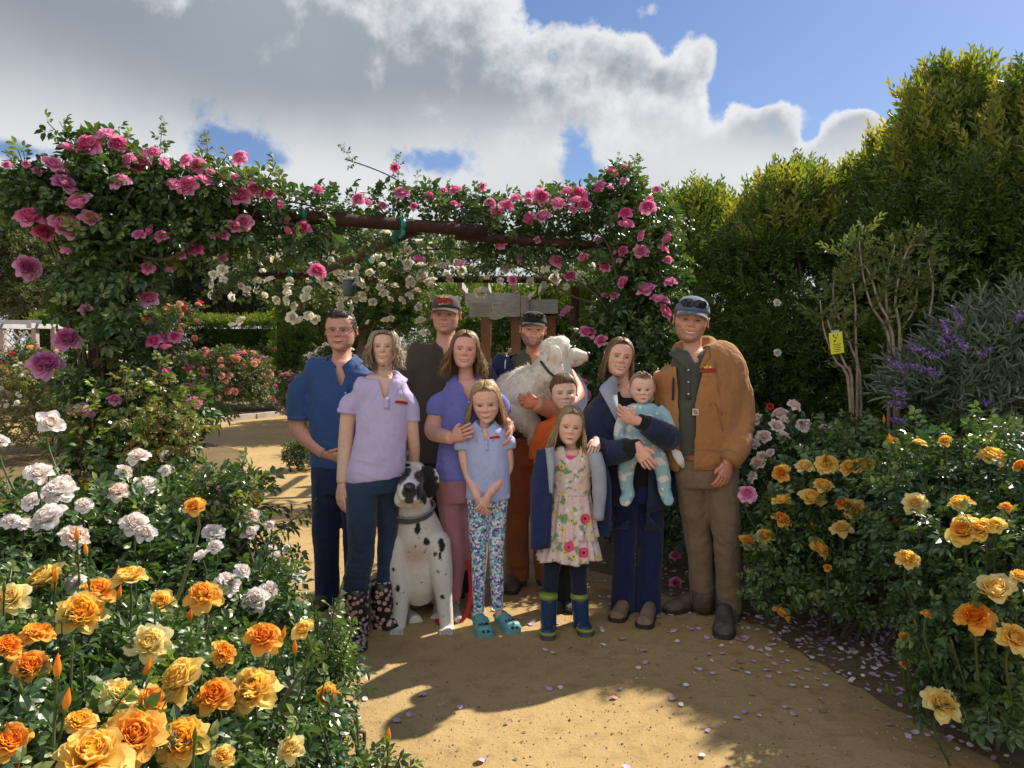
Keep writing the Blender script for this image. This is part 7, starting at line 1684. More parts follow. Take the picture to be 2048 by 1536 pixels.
    jk = P.clay('jacket', [P.trunk([(1143, 894, 34, .05, .06), (1143, 910, 62, .05, .06), (1140, 980, 66, .05, .07), (1136, 1070, 64, .045, .08)]), P.limb([(1098, 908, .0), (1082, 950, .0), (1080, 1010, .0), (1082, 1094, .0)], [19, 21, 22, 21]), P.limb([(1190, 908, .02), (1204, 960, .03), (1206, 1020, .04), (1206, 1072, .05)], [16, 17, 17, 15])], mn, .007, 4, dict(amp=.006, scale=8, seed=6, stretch=(1, 1, .4)))
    hang('front_panel', [(1076, 900, -.06), (1066, 980, -.08), (1064, 1096, -.09)], [(1104, 894, -.095), (1103, 980, -.12), (1098, 1094, -.12)], mn, .012, 1)
    hang('lapel', [(1092, 896, -.11), (1097, 940, -.13), (1100, 985, -.13)], [(1106, 893, -.105), (1108, 930, -.125), (1104, 985, -.125)], mg, .006, 2)
    v, q = P.limb([(1189, 906, -.07), (1197, 945, -.09), (1199, 990, -.09), (1197, 1038, -.08)], [13, 15, 14, 11], 16, 14); V2 = wrinkle(v, q, .004, 14, 3); P.part('inside_out_sleeve', V2, q, mg, None, jk)
    P.body(.008)
dress_girl()

# 9 ---- woman in the navy jacket with the baby
def navy_woman():
    P = Person('smiling woman in a navy jacket with pale grey collar, carrying the baby', 4.56, (1265, 1245))
    P.head(1238, 676, 752, dict(skin=(0.743, 0.438, 0.335), smile=.9, teeth=.75, hairline=HL_W, hair=(.09, .055, .035), brow=(.08, .045, .03), browk=.7, eye=.20, flush=.55, width=1.03), 4, -2, 8)
    mh = hair_mat('light_brown_hair', (.06, .035, .02), (.17, .105, .062), (.40, .28, .17)); rs = np.random.RandomState(22); sp = []
    for k in range(640):
        az = (62 + 118 * rs.rand()) * (1 if k % 2 else -1); d1 = hdir(az, 4 - 14 * rs.rand()); d0 = partd(az, rs, 10)
        sp.append((d0, d1, .42 + .25 * rs.rand(), (d1[0] * .12 * rs.rand(), .12, 0), .02, .03, .05 + .06 * rs.rand()))
    front_locks(sp, rs, 170, 12, 60, 45, .03); P.locks('hair', mh, sp, 8, (.008, .014))
    neck(P, 1250, 738, 782, 15.8)
    P.skin += [P.trunk([(1252, 772, 24.1, 0.048), (1258, 800, 48.2, 0.070), (1264, 880, 44.7, 0.084), (1272, 960, 43.0, 0.088)]), P.limb([(1200, 810), (1188, 860), (1205, 905, -.2), (1268, 895, -.36)], [15.2, 14.6, 14.4, 12.0]), P.limb([(1328, 810), (1345, 850), (1335, 876, -.26), (1278, 846, -.375)], [15.2, 14.6, 14.4, 12.0]), P.limb([(1248, 970), (1250, 1090), (1246, 1220)], [21.3, 16.0, 12.0]), P.limb([(1300, 970), (1300, 1090), (1295, 1225)], [21.3, 16.0, 12.0])]
    P.hand(P.J(1276, 893, -.38), P.J(1292, 922, -.42), (.7, -.3, .6), .165, .35, 1, .55, palm=(-.2, 1, .1)); P.hand(P.J(1276, 842, -.385), P.J(1252, 832, -.36), (0, -.2, 1), .165, .40, 1, .5, palm=(0, 1, -.2))
    mk = cloth('black_top', (0.014, 0.014, 0.016), fold=.5); P.clay('top', [P.trunk([(1252, 774, 32, .062), (1256, 786, 50, .08), (1262, 850, 58, .112), (1272, 960, 56, .118), (1274, 985, 56, .118)])], mk, .009, 4, None, [tri_cut(P.J(1252, 780)[0], P.J(1252, 792)[2], P.J(1252, 765)[2], .06, P.Y + .1, .03)])
    P.solid('cuff', [P.limb([(1252, 896, -.31), (1276, 893, -.38)], [16, 14], 16, 6), P.limb([(1296, 850, -.36), (1277, 842, -.385)], [16, 14], 16, 6)], mk)
    mn = cloth('navy_jacket_shell', (0.018, 0.026, 0.070), rough=.6, fold=1.0); mg = cloth('pale_grey_lining', (0.338, 0.365, 0.446), fold=.5)
    cx = P.J(1254, 800)[0]
    def opening(V):
        z0 = P.J(1254, 1000)[2]; z1 = P.J(1254, 765)[2]; f = np.clip((V[:, 2] - z0) / (z1 - z0), 0, 1.1); w_ = .045 + .085 * f
        return (np.abs(V[:, 0] - cx - .05 * (1 - f)) < w_) & (V[:, 1] < P.Y - .02) & (V[:, 1] > P.Y - .20)
    jk = P.clay('jacket', [P.trunk([(1252, 764, 40, .08), (1254, 776, 64, .10), (1262, 796, 84, .12), (1266, 860, 82, .145), (1274, 940, 78, .15), (1276, 1000, 78, .15), (1276, 1006, 78, .15)]), P.limb([(1206, 812), (1188, 850), (1196, 895, -.10), (1225, 905, -.24), (1258, 897, -.33)], [25, 28, 27, 23, 21], rnd=True), P.limb([(1320, 812), (1338, 845, -.08), (1336, 874, -.22), (1315, 862, -.33), (1290, 848, -.37)], [24, 26, 26, 23, 20], rnd=True)], mn, .008, 4,
                dict(amp=.007, scale=7, seed=2, spots=[(P.J(1195, 890, -.1), .09, .008, (.4, 0, 1), .05), (P.J(1310, 865, -.2), .07, .006, (1, 0, .2), .03)]), [opening], open_bottom=True)
    def lapel(a, b):
        V = []; n = 12
        for i in range(n):
            f = i / (n - 1)
            for q in (a, b): V.append(P.J(*[np.interp(f, np.linspace(0, 1, len(q)), [r[k] for r in q]) for k in range(3)]))
        Q = [[2 * i, 2 * i + 1, 2 * i + 3, 2 * i + 2] for i in range(n - 1)]; o = P.part('lapel', V, Q, mg, None, jk); s_ = o.modifiers.new('s', 'SOLIDIFY'); s_.thickness = .006
    lapel([(1232, 746, -.02), (1196, 776, -.11), (1213, 806, -.15), (1232, 842, -.165)], [(1236, 752, -.04), (1234, 790, -.11), (1236, 815, -.145), (1238, 846, -.16)])
    lapel([(1272, 752, -.02), (1310, 778, -.10), (1318, 790, -.12), (1300, 806, -.15)], [(1268, 756, -.04), (1276, 790, -.11), (1290, 800, -.14), (1296, 812, -.15)])
    mj = denim('dark_indigo_denim', (0.012, 0.020, 0.074), 1.7)
    P.clay('jeans', [P.trunk([(1274, 965, 54, .118), (1274, 1000, 54, .118)]), P.limb([(1250, 985), (1249, 1090), (1247, 1160), (1245, 1228)], [29, 24, 23, 25]), P.limb([(1300, 985), (1301, 1090), (1299, 1160), (1296, 1234)], [29, 25, 24, 27])], mj, .008, 4, dict(amp=.004, scale=8, seed=3, spots=[(P.J(1250, 1100, -.08), .08, .006, (.2, 0, 1), .04), (P.J(1300, 1100, -.08), .08, .006, (-.2, 0, 1), .04)]))
    for (hx0, tp) in ((1254, (1230, 1246)), (1296, (1286, 1259))):
        tt = gnd(*tp); h = Vector((P.J(hx0, 1230)[0], tt.y + .20, 0)); P.shoe((h.x, h.y + .03, 0), (tt.x, tt.y, 0), .10, .095, M_taupe, M_sole, name='suede_shoe', toe_h=.62)
    P.body()
navy_woman()

# 10 ---- the baby
def baby():
    P = Person('baby in a pale blue patterned sleepsuit held in the arms of the woman in navy', 4.36, (1285, 1000))
    P.head(1284, 744, 806, dict(skin=(0.785, 0.500, 0.392), smile=.0, teeth=0, kid=1.6, hairline=[.80, .84, .78, .62, .5, .48, .40, .28, .22], hair=(.25, .15, .09), brow=(.28, .17, .11), browk=.4, eye=.62, flush=.5, width=1.12, iris=(.05, .06, .08), ear=1.0), -2, 3, 0)
    mh = hair_mat('fine_baby_hair', (.09, .055, .032), (.19, .12, .07), (.36, .25, .16)); P.short_hair(mh, 210, (180, 75), length=(12, 24), seed=3, lift=.012, r=(.010, .018))
    rs = np.random.RandomState(1); P.locks('forelock', mh, [(hdir(a, 72), hdir(a * .3 - 4, 38 + 6 * rs.rand()), 0, (0, 0, 0), 0, .015, .02) for a in np.linspace(-30, 20, 12)], 3, (.010, .016))
    neck(P, 1285, 796, 818, 11.3)
    P.skin += [P.trunk([(1286, 808, 17.2, 0.035), (1286, 850, 27.5, 0.053), (1286, 900, 25.8, 0.053)]), P.limb([(1256, 826), (1244, 850), (1250, 885)], [12.0, 11.0, 9.0]), P.limb([(1322, 824), (1340, 852), (1326, 872, -.08)], [12.0, 11.0, 8.0]), P.limb([(1262, 900), (1252, 950), (1256, 992)], [10.6, 9.6, 8.3]), P.limb([(1312, 900), (1324, 950), (1330, 990)], [10.6, 9.6, 8.3])]
    P.hand(P.J(1328, 866, -.08), P.J(1314, 880, -.10), (-.6, -.2, .6), .075, .5, 1, .4, palm=(-.2, .6, -.6)); P.hand(P.J(1244, 898, -.02), P.J(1238, 908, -.04), (.6, -.6, .2), .07, .6, 1, .4)
    mt, t, p, c = cloth_mat('sleepsuit_print', (0.391, 0.644, 0.690), .8, 900, .4); tc = t.add('ShaderNodeTexCoord'); g = tc.outputs['Object']
    mp = t.add('ShaderNodeMapping'); mp.inputs['Scale'].default_value = (1, .3, 1); t.link(g, mp.inputs[0])
    n1 = t.noise(mp.outputs[0], 17, 2, .4); vo = t.add('ShaderNodeTexVoronoi'); vo.inputs['Scale'].default_value = 22; t.link(mp.outputs[0], vo.inputs['Vector'])
    col = t.mix(t.smooth(n1, .56, .60), (.33, .55, .60), (.80, .70, .70)); col = t.mix(t.smooth(vo.outputs['Distance'], .20, .15), col, (.86, .84, .82)); col = t.mix(t.math('MULTIPLY', t.smooth(vo.outputs['Distance'], .10, .06), t.smooth(n1, .45, .5)), col, (.45, .07, .10))
    t.link(col, p.inputs['Base Color'])
    P.clay('sleepsuit', [P.trunk([(1286, 806, 20, .042), (1286, 814, 31, .055), (1286, 850, 37, .066), (1286, 895, 36, .068), (1288, 912, 31, .062)]), P.limb([(1260, 818), (1246, 845), (1240, 870), (1246, 890)], [14, 15, 13, 12]), P.limb([(1314, 818), (1334, 838), (1340, 858, -.02), (1326, 868, -.06)], [14, 15, 14, 12]), P.limb([(1268, 898), (1254, 930), (1252, 965), (1258, 990)], [17, 17, 14, 12]), P.limb([(1308, 898), (1322, 930), (1328, 965), (1330, 988)], [17, 17, 14, 12]), P.limb([(1258, 985), (1252, 998), (1250, 1002, -.04)], [13, 12.5, 11]), P.limb([(1330, 983), (1335, 996), (1338, 1002, -.04)], [13, 12.5, 11])], mt, .006, 4, dict(amp=.003, scale=14, seed=3))
    z = [P.on(x, y, lift=.003) for (x, y) in ((1290, 815), (1292, 826), (1296, 838), (1300, 850))]; P.solid('zip', [tube(smoothpath(z, 10), .003, 6)], M_white)
    P.body(.008)
baby()
tis = empty('tissue', at(1356, 918, 4.32)); tag(tis, 'crumpled white tissue poking out of the navy jacket pocket', 'tissue')
V, Q = tube([(-.03, 0, .055), (-.01, -.005, .03), (.012, 0, -.01), (.03, .004, -.05)], [(.006, .012), (.012, .028), (.012, .026), (.006, .012)], 10); obj('sheet', mesh_np('sheet', wrinkle(V, Q, .006, 40, 2), Q), plain_mat('white_tissue', (.72, .70, .68), .9, .05), tis)

# 11 ---- man in the tan work jacket
def tan_man():
    P = Person('bearded man in a tan hooded work jacket and blue cap standing before the hedge', 4.42, (1425, 1260))
    P.head(1382, 598, 686, dict(skin=(0.657, 0.367, 0.262), smile=.9, teeth=.7, hairline=HL_CAP, hair=(.08, .05, .03), brow=(.10, .06, .04), browk=.55, eye=.16, flush=.6, beard=((.14, .085, .05), 1, .62), width=1.06, jaw=1.05, ear=1.1), -10, -2, 7)
    mh = hair_mat('sandy_short_hair', (.06, .035, .02), (.13, .08, .05), (.24, .16, .1)); P.short_hair(mh, 130, (180, 80), top=.66, length=(6, 12), seed=2, lift=.012, hl=HL_CAP)
    mc = cloth('blue_grey_cap', (0.095, 0.135, 0.203), fold=.15); cp = P.cap(mc, mc, .68, brim=.22, lift=.05)
    g = empty('sunglasses', tuple(P.root.location)); tag(g, 'large mirrored sunglasses resting on the blue cap', 'sunglasses')
    ml = plain_mat('mirror_lens', (.03, .05, .09), .06, .1, spec=.8, metal=.6)
    for nm, me, mt in P.shades(.845, -.52, M_black, ml, .13, .085, -22, wrap=.13): obj(nm, me, mt, g)
    neck(P, 1384, 672, 716, 19.6, .03, .03)
    P.skin += [P.trunk([(1386, 706, 25.8, 0.057), (1392, 730, 56.8, 0.079), (1402, 820, 53.3, 0.097), (1412, 930, 48.2, 0.097)]), P.limb([(1325, 745), (1318, 830, .08), (1330, 900, .1)], [18.2, 15.2, 12.9]), P.limb([(1468, 745), (1482, 850, -.03), (1457, 925, -.16)], [18.2, 15.2, 13.8]), P.limb([(1385, 950, .02), (1398, 1080, .09), (1404, 1195, .12)], [24.3, 17.6, 13.8]), P.limb([(1442, 950), (1452, 1080), (1455, 1230, -.02)], [24.3, 17.6, 13.8])]
    P.hand(P.J(1457, 922, -.165), P.J(1443, 975, -.20), (-.85, -.45, 0), .185, .38, 1, .4, tone=(.56, .26, .18), palm=(-.6, .8, 0)); P.hand(P.J(1330, 900, .1), P.J(1335, 940, .1), (0, -1, 0), .18, .4, 1, .3)
    ms = cloth('green_grey_shirt', (0.068, 0.074, 0.061), fold=.5)
    sh = P.clay('shirt', [P.trunk([(1386, 702, 26, .065), (1385, 714, 36, .085), (1381, 740, 42, .105), (1378, 820, 44, .125), (1384, 905, 46, .125)])], ms, .009, 4, dict(amp=.003, scale=9, seed=1), [tri_cut(P.J(1384, 720)[0], P.J(1380, 728)[2], P.J(1384, 700)[2], .035, P.Y - .02)])
    P.collar(np.array([P.J(1383, 712)[0], P.Y + .012, P.J(1384, 706)[2]]), .072, .074, ms, .06, .055)
    placket(P, 1377, 728, 800, ms, sh, .014, 3)
    mj, t, p, c = cloth_mat('tan_duck_canvas', (.36, .165, .062), .85, 700, .9); mdk = cloth('dark_lining', (0.024, 0.030, 0.043)); mrib = cloth('tan_rib_knit', (.32, .145, .055), fold=.3)
    xl0, xl1 = P.J(1354, 720)[0], P.J(1372, 900)[0]; xr0, xr1 = P.J(1412, 716)[0], P.J(1378, 800)[0]
    def opening(V):
        z = V[:, 2]; zt = P.J(1384, 715)[2]; zm = P.J(1384, 800)[2]; zb = P.J(1384, 935)[2]; f = np.clip((zt - z) / (zt - zm), 0, 1)
        l = P.J(1347, 760)[0] + (P.J(1353, 920)[0] - P.J(1347, 760)[0]) * np.clip((P.J(0, 760)[2] - z) / .45, -.2, 1); r = xr0 + (xr1 - xr0) * f ** .5
        return (V[:, 0] > l) & (V[:, 0] < r) & (V[:, 1] < P.Y)
    jk = P.clay('jacket', [P.trunk([(1388, 704, 44, .09, .01), (1394, 716, 80, .11, .01), (1400, 740, 95, .13), (1404, 800, 88, .155), (1406, 870, 84, .155), (1408, 915, 80, .15), (1410, 928, 68, .14)]), P.limb([(1458, 744), (1478, 790), (1482, 850, -.03), (1476, 888, -.10), (1463, 916, -.15)], [30, 30, 28, 26, 23], rnd=True), P.limb([(1342, 752), (1328, 800, .05), (1322, 850, .1)], [26, 27, 25], rnd=True)], mj, .008, 4,
                dict(amp=.006, scale=7, seed=5, spots=[(P.J(1490, 860, -.06), .10, .009, (.3, 0, 1), .05), (P.J(1455, 760, -.1), .09, .008, (1, 0, .5), .05), (P.J(1475, 905, -.06), .06, .007, (.2, 0, 1), .03)]), [opening])
    JV = P.V
    V_, Q_ = P.trunk([(1412, 918, 72, .142), (1412, 934, 68, .136)], 30, 5)
    V_, Q_ = cut(V_, Q_, lambda V: (V[:, 0] < P.J(1376, 925)[0]) & (V[:, 1] < P.Y) & (V[:, 0] > P.J(1350, 925)[0]), 0); P.part('waist_rib', V_, Q_, mrib, None, jk)
    P.solid('cuff_rib', [P.limb([(1465, 912, -.15), (1457, 926, -.165)], [24, 20], 18, 4)], mrib, jk)
    # hood lying on the shoulders
    hd = [tube(smoothpath([P.J(1358, 712, -.01), P.J(1358, 702, .04), P.J(1372, 696, .10), P.J(1400, 690, .12), P.J(1424, 694, .06), P.J(1418, 714, -.05), P.J(1402, 738, -.10)], 22), [.010, .016, .026, .038, .052, .052, .05, .05, .05, .052, .054, .056, .056, .052, .048, .044, .040, .036, .030, .024, .018, .012], 14),
          tube(smoothpath([P.J(1425, 700, .05), P.J(1452, 704, .08), P.J(1466, 716, .06)], 8), [.05, .052, .05, .046, .04, .034, .026, .015], 12)]
    P.clay('hood', hd, mj, .007, 4, dict(amp=.005, scale=10, seed=4), parent=jk)
    P.solid('lining_edge', [tube(smoothpath([P.on(1350, 722, JV, .002) + [0, 0, .0], P.on(1347, 760, JV, .0), P.on(1346, 800, JV, .0)], 8), .007, 6)], mdk, jk)
    P.V = JV
    def strip(pts, r, name, mat): P.solid(name, [tube(smoothpath([P.on(x, y, JV, .001) for x, y in pts], 14), r, 6)], mat, jk)
    strip([(1412, 726), (1396, 760), (1384, 800), (1381, 850), (1382, 915)], .006, 'zip_edge', mrib)
    strip([(1432, 725), (1436, 770), (1444, 830)], .0028, 'seam', mrib); strip([(1384, 812), (1420, 808), (1434, 812), (1446, 862)], .0028, 'seam', mrib); strip([(1386, 900), (1420, 900), (1450, 902)], .0028, 'seam', mrib)
    emblem(P, jk, P.on(1415, 740, JV, .012), P.on(1428, 740, JV) - P.on(1402, 741, JV), (0, 0, 1), .095, True, .15)
    c = P.on(1391, 824, JV, .006); lb = MB().box((0, 0, 0), (.034, .003, .036)); o = lb.build('label_patch', plain_mat('cream_patch', (.62, .54, .48), .8, .05), jk, smooth=False); o.location = Vector(c - P.o)
    for (x, z, w_, h) in ((-.002, .009, .018, .004), (-.009, .003, .004, .014), (.001, .0, .016, .004), (.008, -.006, .004, .014), (-.002, -.008, .014, .004)):
        q = MB().box((0, 0, 0), (w_, .002, h)).build('logo_stitch', M_lred, jk, smooth=False); q.location = Vector(c - P.o + np.array([x, -.0025, z]))
    mt = cloth('brown_work_cotton', (.205, .140, .090), fold=1.0)
    P.clay('trousers', [P.trunk([(1412, 915, 64, .13), (1413, 950, 65, .13), (1413, 972, 58, .12)]), P.limb([(1384, 960, .02), (1395, 1060, .08), (1402, 1120, .10), (1404, 1205, .12)], [35, 28, 26, 25.5]), P.limb([(1442, 960, -.01), (1453, 1060, -.05), (1457, 1120, -.03), (1457, 1224, -.0)], [36, 29, 26, 24.5])], mt, .009, 4,
           dict(amp=.006, scale=7, seed=8, spots=[(P.J(1452, 1080, -.1), .12, .010, (.4, 0, 1), .06), (P.J(1400, 1110, -.06), .10, .010, (-.4, 0, 1), .06), (P.J(1457, 1205, -.1), .08, .010, (0, 0, 1), .04), (P.J(1420, 990, -.12), .1, .006, (1, 0, .4), .05)]))
    h, tt = gnd(1412, 1226), gnd(1334, 1236); P.shoe((h.x, h.y + .10, 0), (tt.x, tt.y + .08, 0), .115, .115, M_bootbrn, M_sole, P.limb([(1406, 1180, .08), (1406, 1216, .1)], [23, 23], 14, 4), name='work_boot')
    h, tt = gnd(1456, 1235), gnd(1447, 1280); P.shoe((h.x, h.y + .06, 0), (tt.x, tt.y, 0), .118, .125, M_bootgry, M_sole, P.limb([(1456, 1190, -.0), (1455, 1250, -.02)], [24, 24], 14, 4), name='work_boot', toe_h=.66)
    P.body()
tan_man()
# ------------------------------------------------------------------ dogs
def fur_mat(name, bump=.5, scale=220):
    m, t, p = material(name); a = t.add('ShaderNodeAttribute', _attribute_name='col'); tc = t.add('ShaderNodeTexCoord'); mp = t.add('ShaderNodeMapping'); mp.inputs['Scale'].default_value = (1, 1, .25); t.link(tc.outputs['Object'], mp.inputs[0])
    n = t.noise(mp.outputs[0], scale, 3, .6); t.link(t.mix(1.0, a.outputs['Color'], t.ramp(n, [(.25, (.82, .81, .80)), (.75, (1.06, 1.06, 1.06))]), 'MULTIPLY'), p.inputs['Base Color']); p.inputs['Roughness'].default_value = .7; p.inputs['Specular IOR Level'].default_value = .25; p.inputs['Sheen Weight'].default_value = .2
    b = t.add('ShaderNodeBump'); b.inputs['Strength'].default_value = bump; b.inputs['Distance'].default_value = .004; t.link(n, b.inputs['Height']); t.link(b.outputs[0], p.inputs['Normal']); return m
M_coat = fur_mat('short_coat', .25); M_long = fur_mat('long_coat', .7, 120)
def great_dane():
    P = Person('large white dog with black spots and black ears sitting in front', 4.36, (842, 1270), 'dog'); P.root.name = 'spotted_dog'
    J = P.J
    def L(*a, **k): return P.limb(*a, **k)
    parts = [P.trunk([(828, 1004, 30, .10, .0), (831, 1035, 42, .12, .02), (835, 1075, 56, .15, .05), (836, 1120, 57, .17, .08), (838, 1160, 47, .17, .10), (840, 1190, 32, .13, .12)], 24, 18),
             L([(835, 1090, .10), (840, 1130, .26), (846, 1180, .42)], [52, 54, 46]),
             L([(800, 1085, .0), (796, 1140, -.04), (802, 1195, -.05), (798, 1245, -.06), (796, 1262, -.08)], [30, 24, 17, 14, 15], rnd=True), L([(872, 1085, .0), (882, 1140, -.04), (888, 1195, -.05), (893, 1245, -.06), (894, 1262, -.08)], [30, 24, 17, 14, 15], rnd=True),
             L([(795, 1262, -.06), (793, 1270, -.12), (793, 1273, -.15)], [15, 16, 12]), L([(893, 1262, -.06), (892, 1270, -.12), (892, 1273, -.15)], [15, 16, 12]),
             L([(808, 1160, .30), (795, 1200, .22), (800, 1232, .18)], [38, 30, 22]), L([(870, 1160, .32), (892, 1200, .24), (886, 1232, .18)], [38, 32, 22]),
             L([(806, 1230, .22), (826, 1240, .06), (832, 1246, -.0)], [18, 15, 15]), L([(884, 1232, .2), (872, 1244, .06)], [18, 15]),
             L([(830, 1045, .03), (826, 1005, -.01), (824, 965, -.01)], [42, 35, 31]),
             L([(824, 962, .03), (824, 952, -.02), (823, 950, -.07)], [30, 33, 27], rnd=True), L([(822, 958, -.06), (820, 972, -.16), (819, 984, -.25), (819, 987, -.29)], [27, 25, 24, 19]),
             L([(806, 985, -.16), (803, 1000, -.20), (805, 1008, -.22)], [14, 15, 10]), L([(835, 985, -.16), (839, 1002, -.20), (838, 1011, -.22)], [14, 15, 10]), L([(820, 990, -.12), (820, 1003, -.20)], [20, 16])]
    parts += [tube(smoothpath([J(796, 938, -.03), J(786, 948, -.05), J(782, 968, -.06), J(786, 990, -.05)], 8), [(.012, .02), (.012, .035), (.012, .042), (.012, .045), (.012, .045), (.012, .04), (.012, .03), (.010, .012)], 10),
              tube(smoothpath([J(850, 936, -.03), J(861, 948, -.05), J(864, 970, -.06), J(856, 1000, -.05)], 8), [(.012, .02), (.012, .035), (.012, .045), (.012, .05), (.012, .05), (.012, .045), (.012, .035), (.010, .012)], 10)]
    V, Q = remesh(parts, .0075, 4); V = wrinkle(V, Q, .002, 14, 2)
    C_ = np.broadcast_to(np.array([.68, .65, .60]), V.shape).copy(); rs = np.random.RandomState(4); wob = vnoise(V, 40, 2) * .5 + vnoise(V, 90, 3) * .4
    d_pink = np.linalg.norm((V - J(832, 1112, -.11)) / np.array([.10, .12, .08]), axis=1); k = np.clip(1.2 - d_pink, 0, 1)[:, None] * .75; C_ = C_ * (1 - k) + np.array([.52, .30, .24]) * k
    def spot(c, r, stretch=(1, 1, 1), col=(.012, .012, .013), soft=.35):
        d_ = np.linalg.norm((V - np.array(c)) / np.array(stretch), axis=1) / r + wob * soft; m = np.clip((1 - d_) * 6, 0, 1)[:, None]; C_[:] = C_ * (1 - m) + np.array(col) * m
    def front(px, py): return P.on(px, py, V, 0)
    for (x, y, r, st) in ((805, 948, .052, (.75, 2, 1.3)), (840, 950, .042, (.7, 2, 1.4)), (850, 955, .055, (.6, 2, 1.3)), (842, 985, .048, (.5, 2, 1.5)), (788, 955, .03, (1, 2, 1.2)), (862, 975, .06, (1, 2, 1)), (858, 995, .04, (1, 2, 1)), (856, 945, .04, (1, 2, 1)), (812, 930, .02, (1.4, 1, .5)), (835, 1057, .020, (.8, 1, 1.5)), (854, 1083, .019, (1, 1, 1.1)), (870, 1108, .013, (1, 1, 1)), (884, 1090, .024, (.8, 1, 1.9)), (880, 1112, .016, (.7, 1, 1.4)), (795, 1178, .016, (.8, 1, 1.4)), (884, 1195, .012, (1, 1, 1.2)), (786, 1140, .012, (1, 1, 1)), (876, 1145, .008, (1, 1, 1)), (792, 1208, .008, (1, 1, 1)), (850, 1105, .007, (1, 1, 1)), (787, 1040, .018, (.8, 1, 1)), (846, 995, .015, (1, 1, 1)), (818, 1013, .006, (1, 1, 1)), (806, 1003, .006, (1, 1, 1)), (830, 1252, .008, (1, 1, 1)), (900, 1060, .025, (1, 1, 1))):
        spot(front(x, y), r * 1.15, st)
    for _ in range(60):
        x, y = 780 + 115 * rs.rand(), 1040 + 200 * rs.rand(); spot(front(x, y), .004 + .003 * rs.rand(), (1, 1, 1), (.12, .11, .11))
    dk = (V[:, 1] > P.Y + .22); C_[dk & (wob > -.15)] = (.02, .02, .022)
    for (x, y, r) in ((819, 985, .034), (818, 1000, .022)): spot(front(x, y), r * 1.2, (1.1, 1.4, 1), (.035, .032, .032), .15)
    P.part('body', V, Q, M_coat, {'col': C_})
    mn = plain_mat('dog_nose', (.022, .020, .021), .35, .1, spec=.6)
    c = J(818, 976, -.31); v, q = tube([c + np.array([0, .03, .004]), c + np.array([0, .012, .003]), c + np.array([0, -.004, 0]), c + np.array([0, -.012, -.004])], [(.030, .022), (.032, .024), (.027, .020), (.012, .009)], 14); P.part('nose', v, q, mn)
    me_ = plain_mat('amber_eye', (.045, .022, .012), .15, .1, spec=.8)
    for (x, y) in ((808, 948), (838, 951)):
        c = front(x, y); v, q = tube([c + np.array([0, .008, 0]), c + np.array([0, .002, 0]), c + np.array([0, -.005, 0])], [(.012, .009), (.011, .008), (.004, .003)], 12); P.part('eye', v, q, me_)
    for (fx) in (793, 892):
        for k in range(4):
            x = fx - 10.5 + 7 * k; v, q = tube(smoothpath([J(x, 1262, -.12), J(x, 1266, -.165), J(x, 1274, -.185)], 6), [.010, .0115, .012, .012, .010, .005], 8); P.part('toe', v, q, M_coat, {'col': np.broadcast_to(np.array([.50, .46, .43]), v.shape)})
            c = J(x, 1276, -.192); v, q = tube([c, c + np.array([0, -.012, -.006])], [.0035, .001], 6); P.part('claw', v, q, mn)
    # collar: grey strap and chain
    col = empty('dog_collar', tuple(P.root.location)); tag(col, 'grey strap collar with a chain on the spotted dog', 'collar')
    c = J(828, 1022, .01); a = np.linspace(0, 2 * math.pi, 40); ring = [c + np.array([math.sin(t) * .128, -math.cos(t) * .118, -.012 * math.cos(t) * -1 * -1 + .030 * math.sin(t)]) for t in a]
    sm = np.array([c + np.array([math.sin(t) * .116, -math.cos(t) * .118 - .004, -.030 * math.cos(t) + .014 * math.sin(t)]) for t in a])
    Vb = []; 
    for p_ in sm: Vb += [p_ + np.array([0, 0, -.016]), p_ + np.array([0, 0, .010])]
    n = len(sm); Qb = [[2 * i, 2 * i + 1, 2 * i + 3, 2 * i + 2] for i in range(n - 1)]
    o = obj('strap', mesh_np('strap', np.array(Vb) - P.o, np.array(Qb)), cloth('grey_webbing', (.10, .10, .10)), col); s_ = o.modifiers.new('s', 'SOLIDIFY'); s_.thickness = .005; s_.offset = 1
    for i in range(0, 80):
        f = i / 80 * (n - 1); j = int(f); p_ = sm[j] + (sm[min(j + 1, n - 1)] - sm[j]) * (f - j) + np.array([0, 0, .018]); out = unit(p_ - c) * .004
        lk = []; T_ = unit(sm[min(j + 1, n - 1)] - sm[max(j - 1, 0)]); up = np.array([0, 0, 1.0]) if i % 2 else unit(p_ - c)
        for t in np.linspace(0, 6.283, 9): lk.append(p_ + out + T_ * math.cos(t) * .008 + up * math.sin(t) * .006)
        v, q = tube(lk, .0022, 5, False); obj('chain_link', mesh_np('chain_link', v - P.o, q), M_steel, col)
    return P
great_dane()

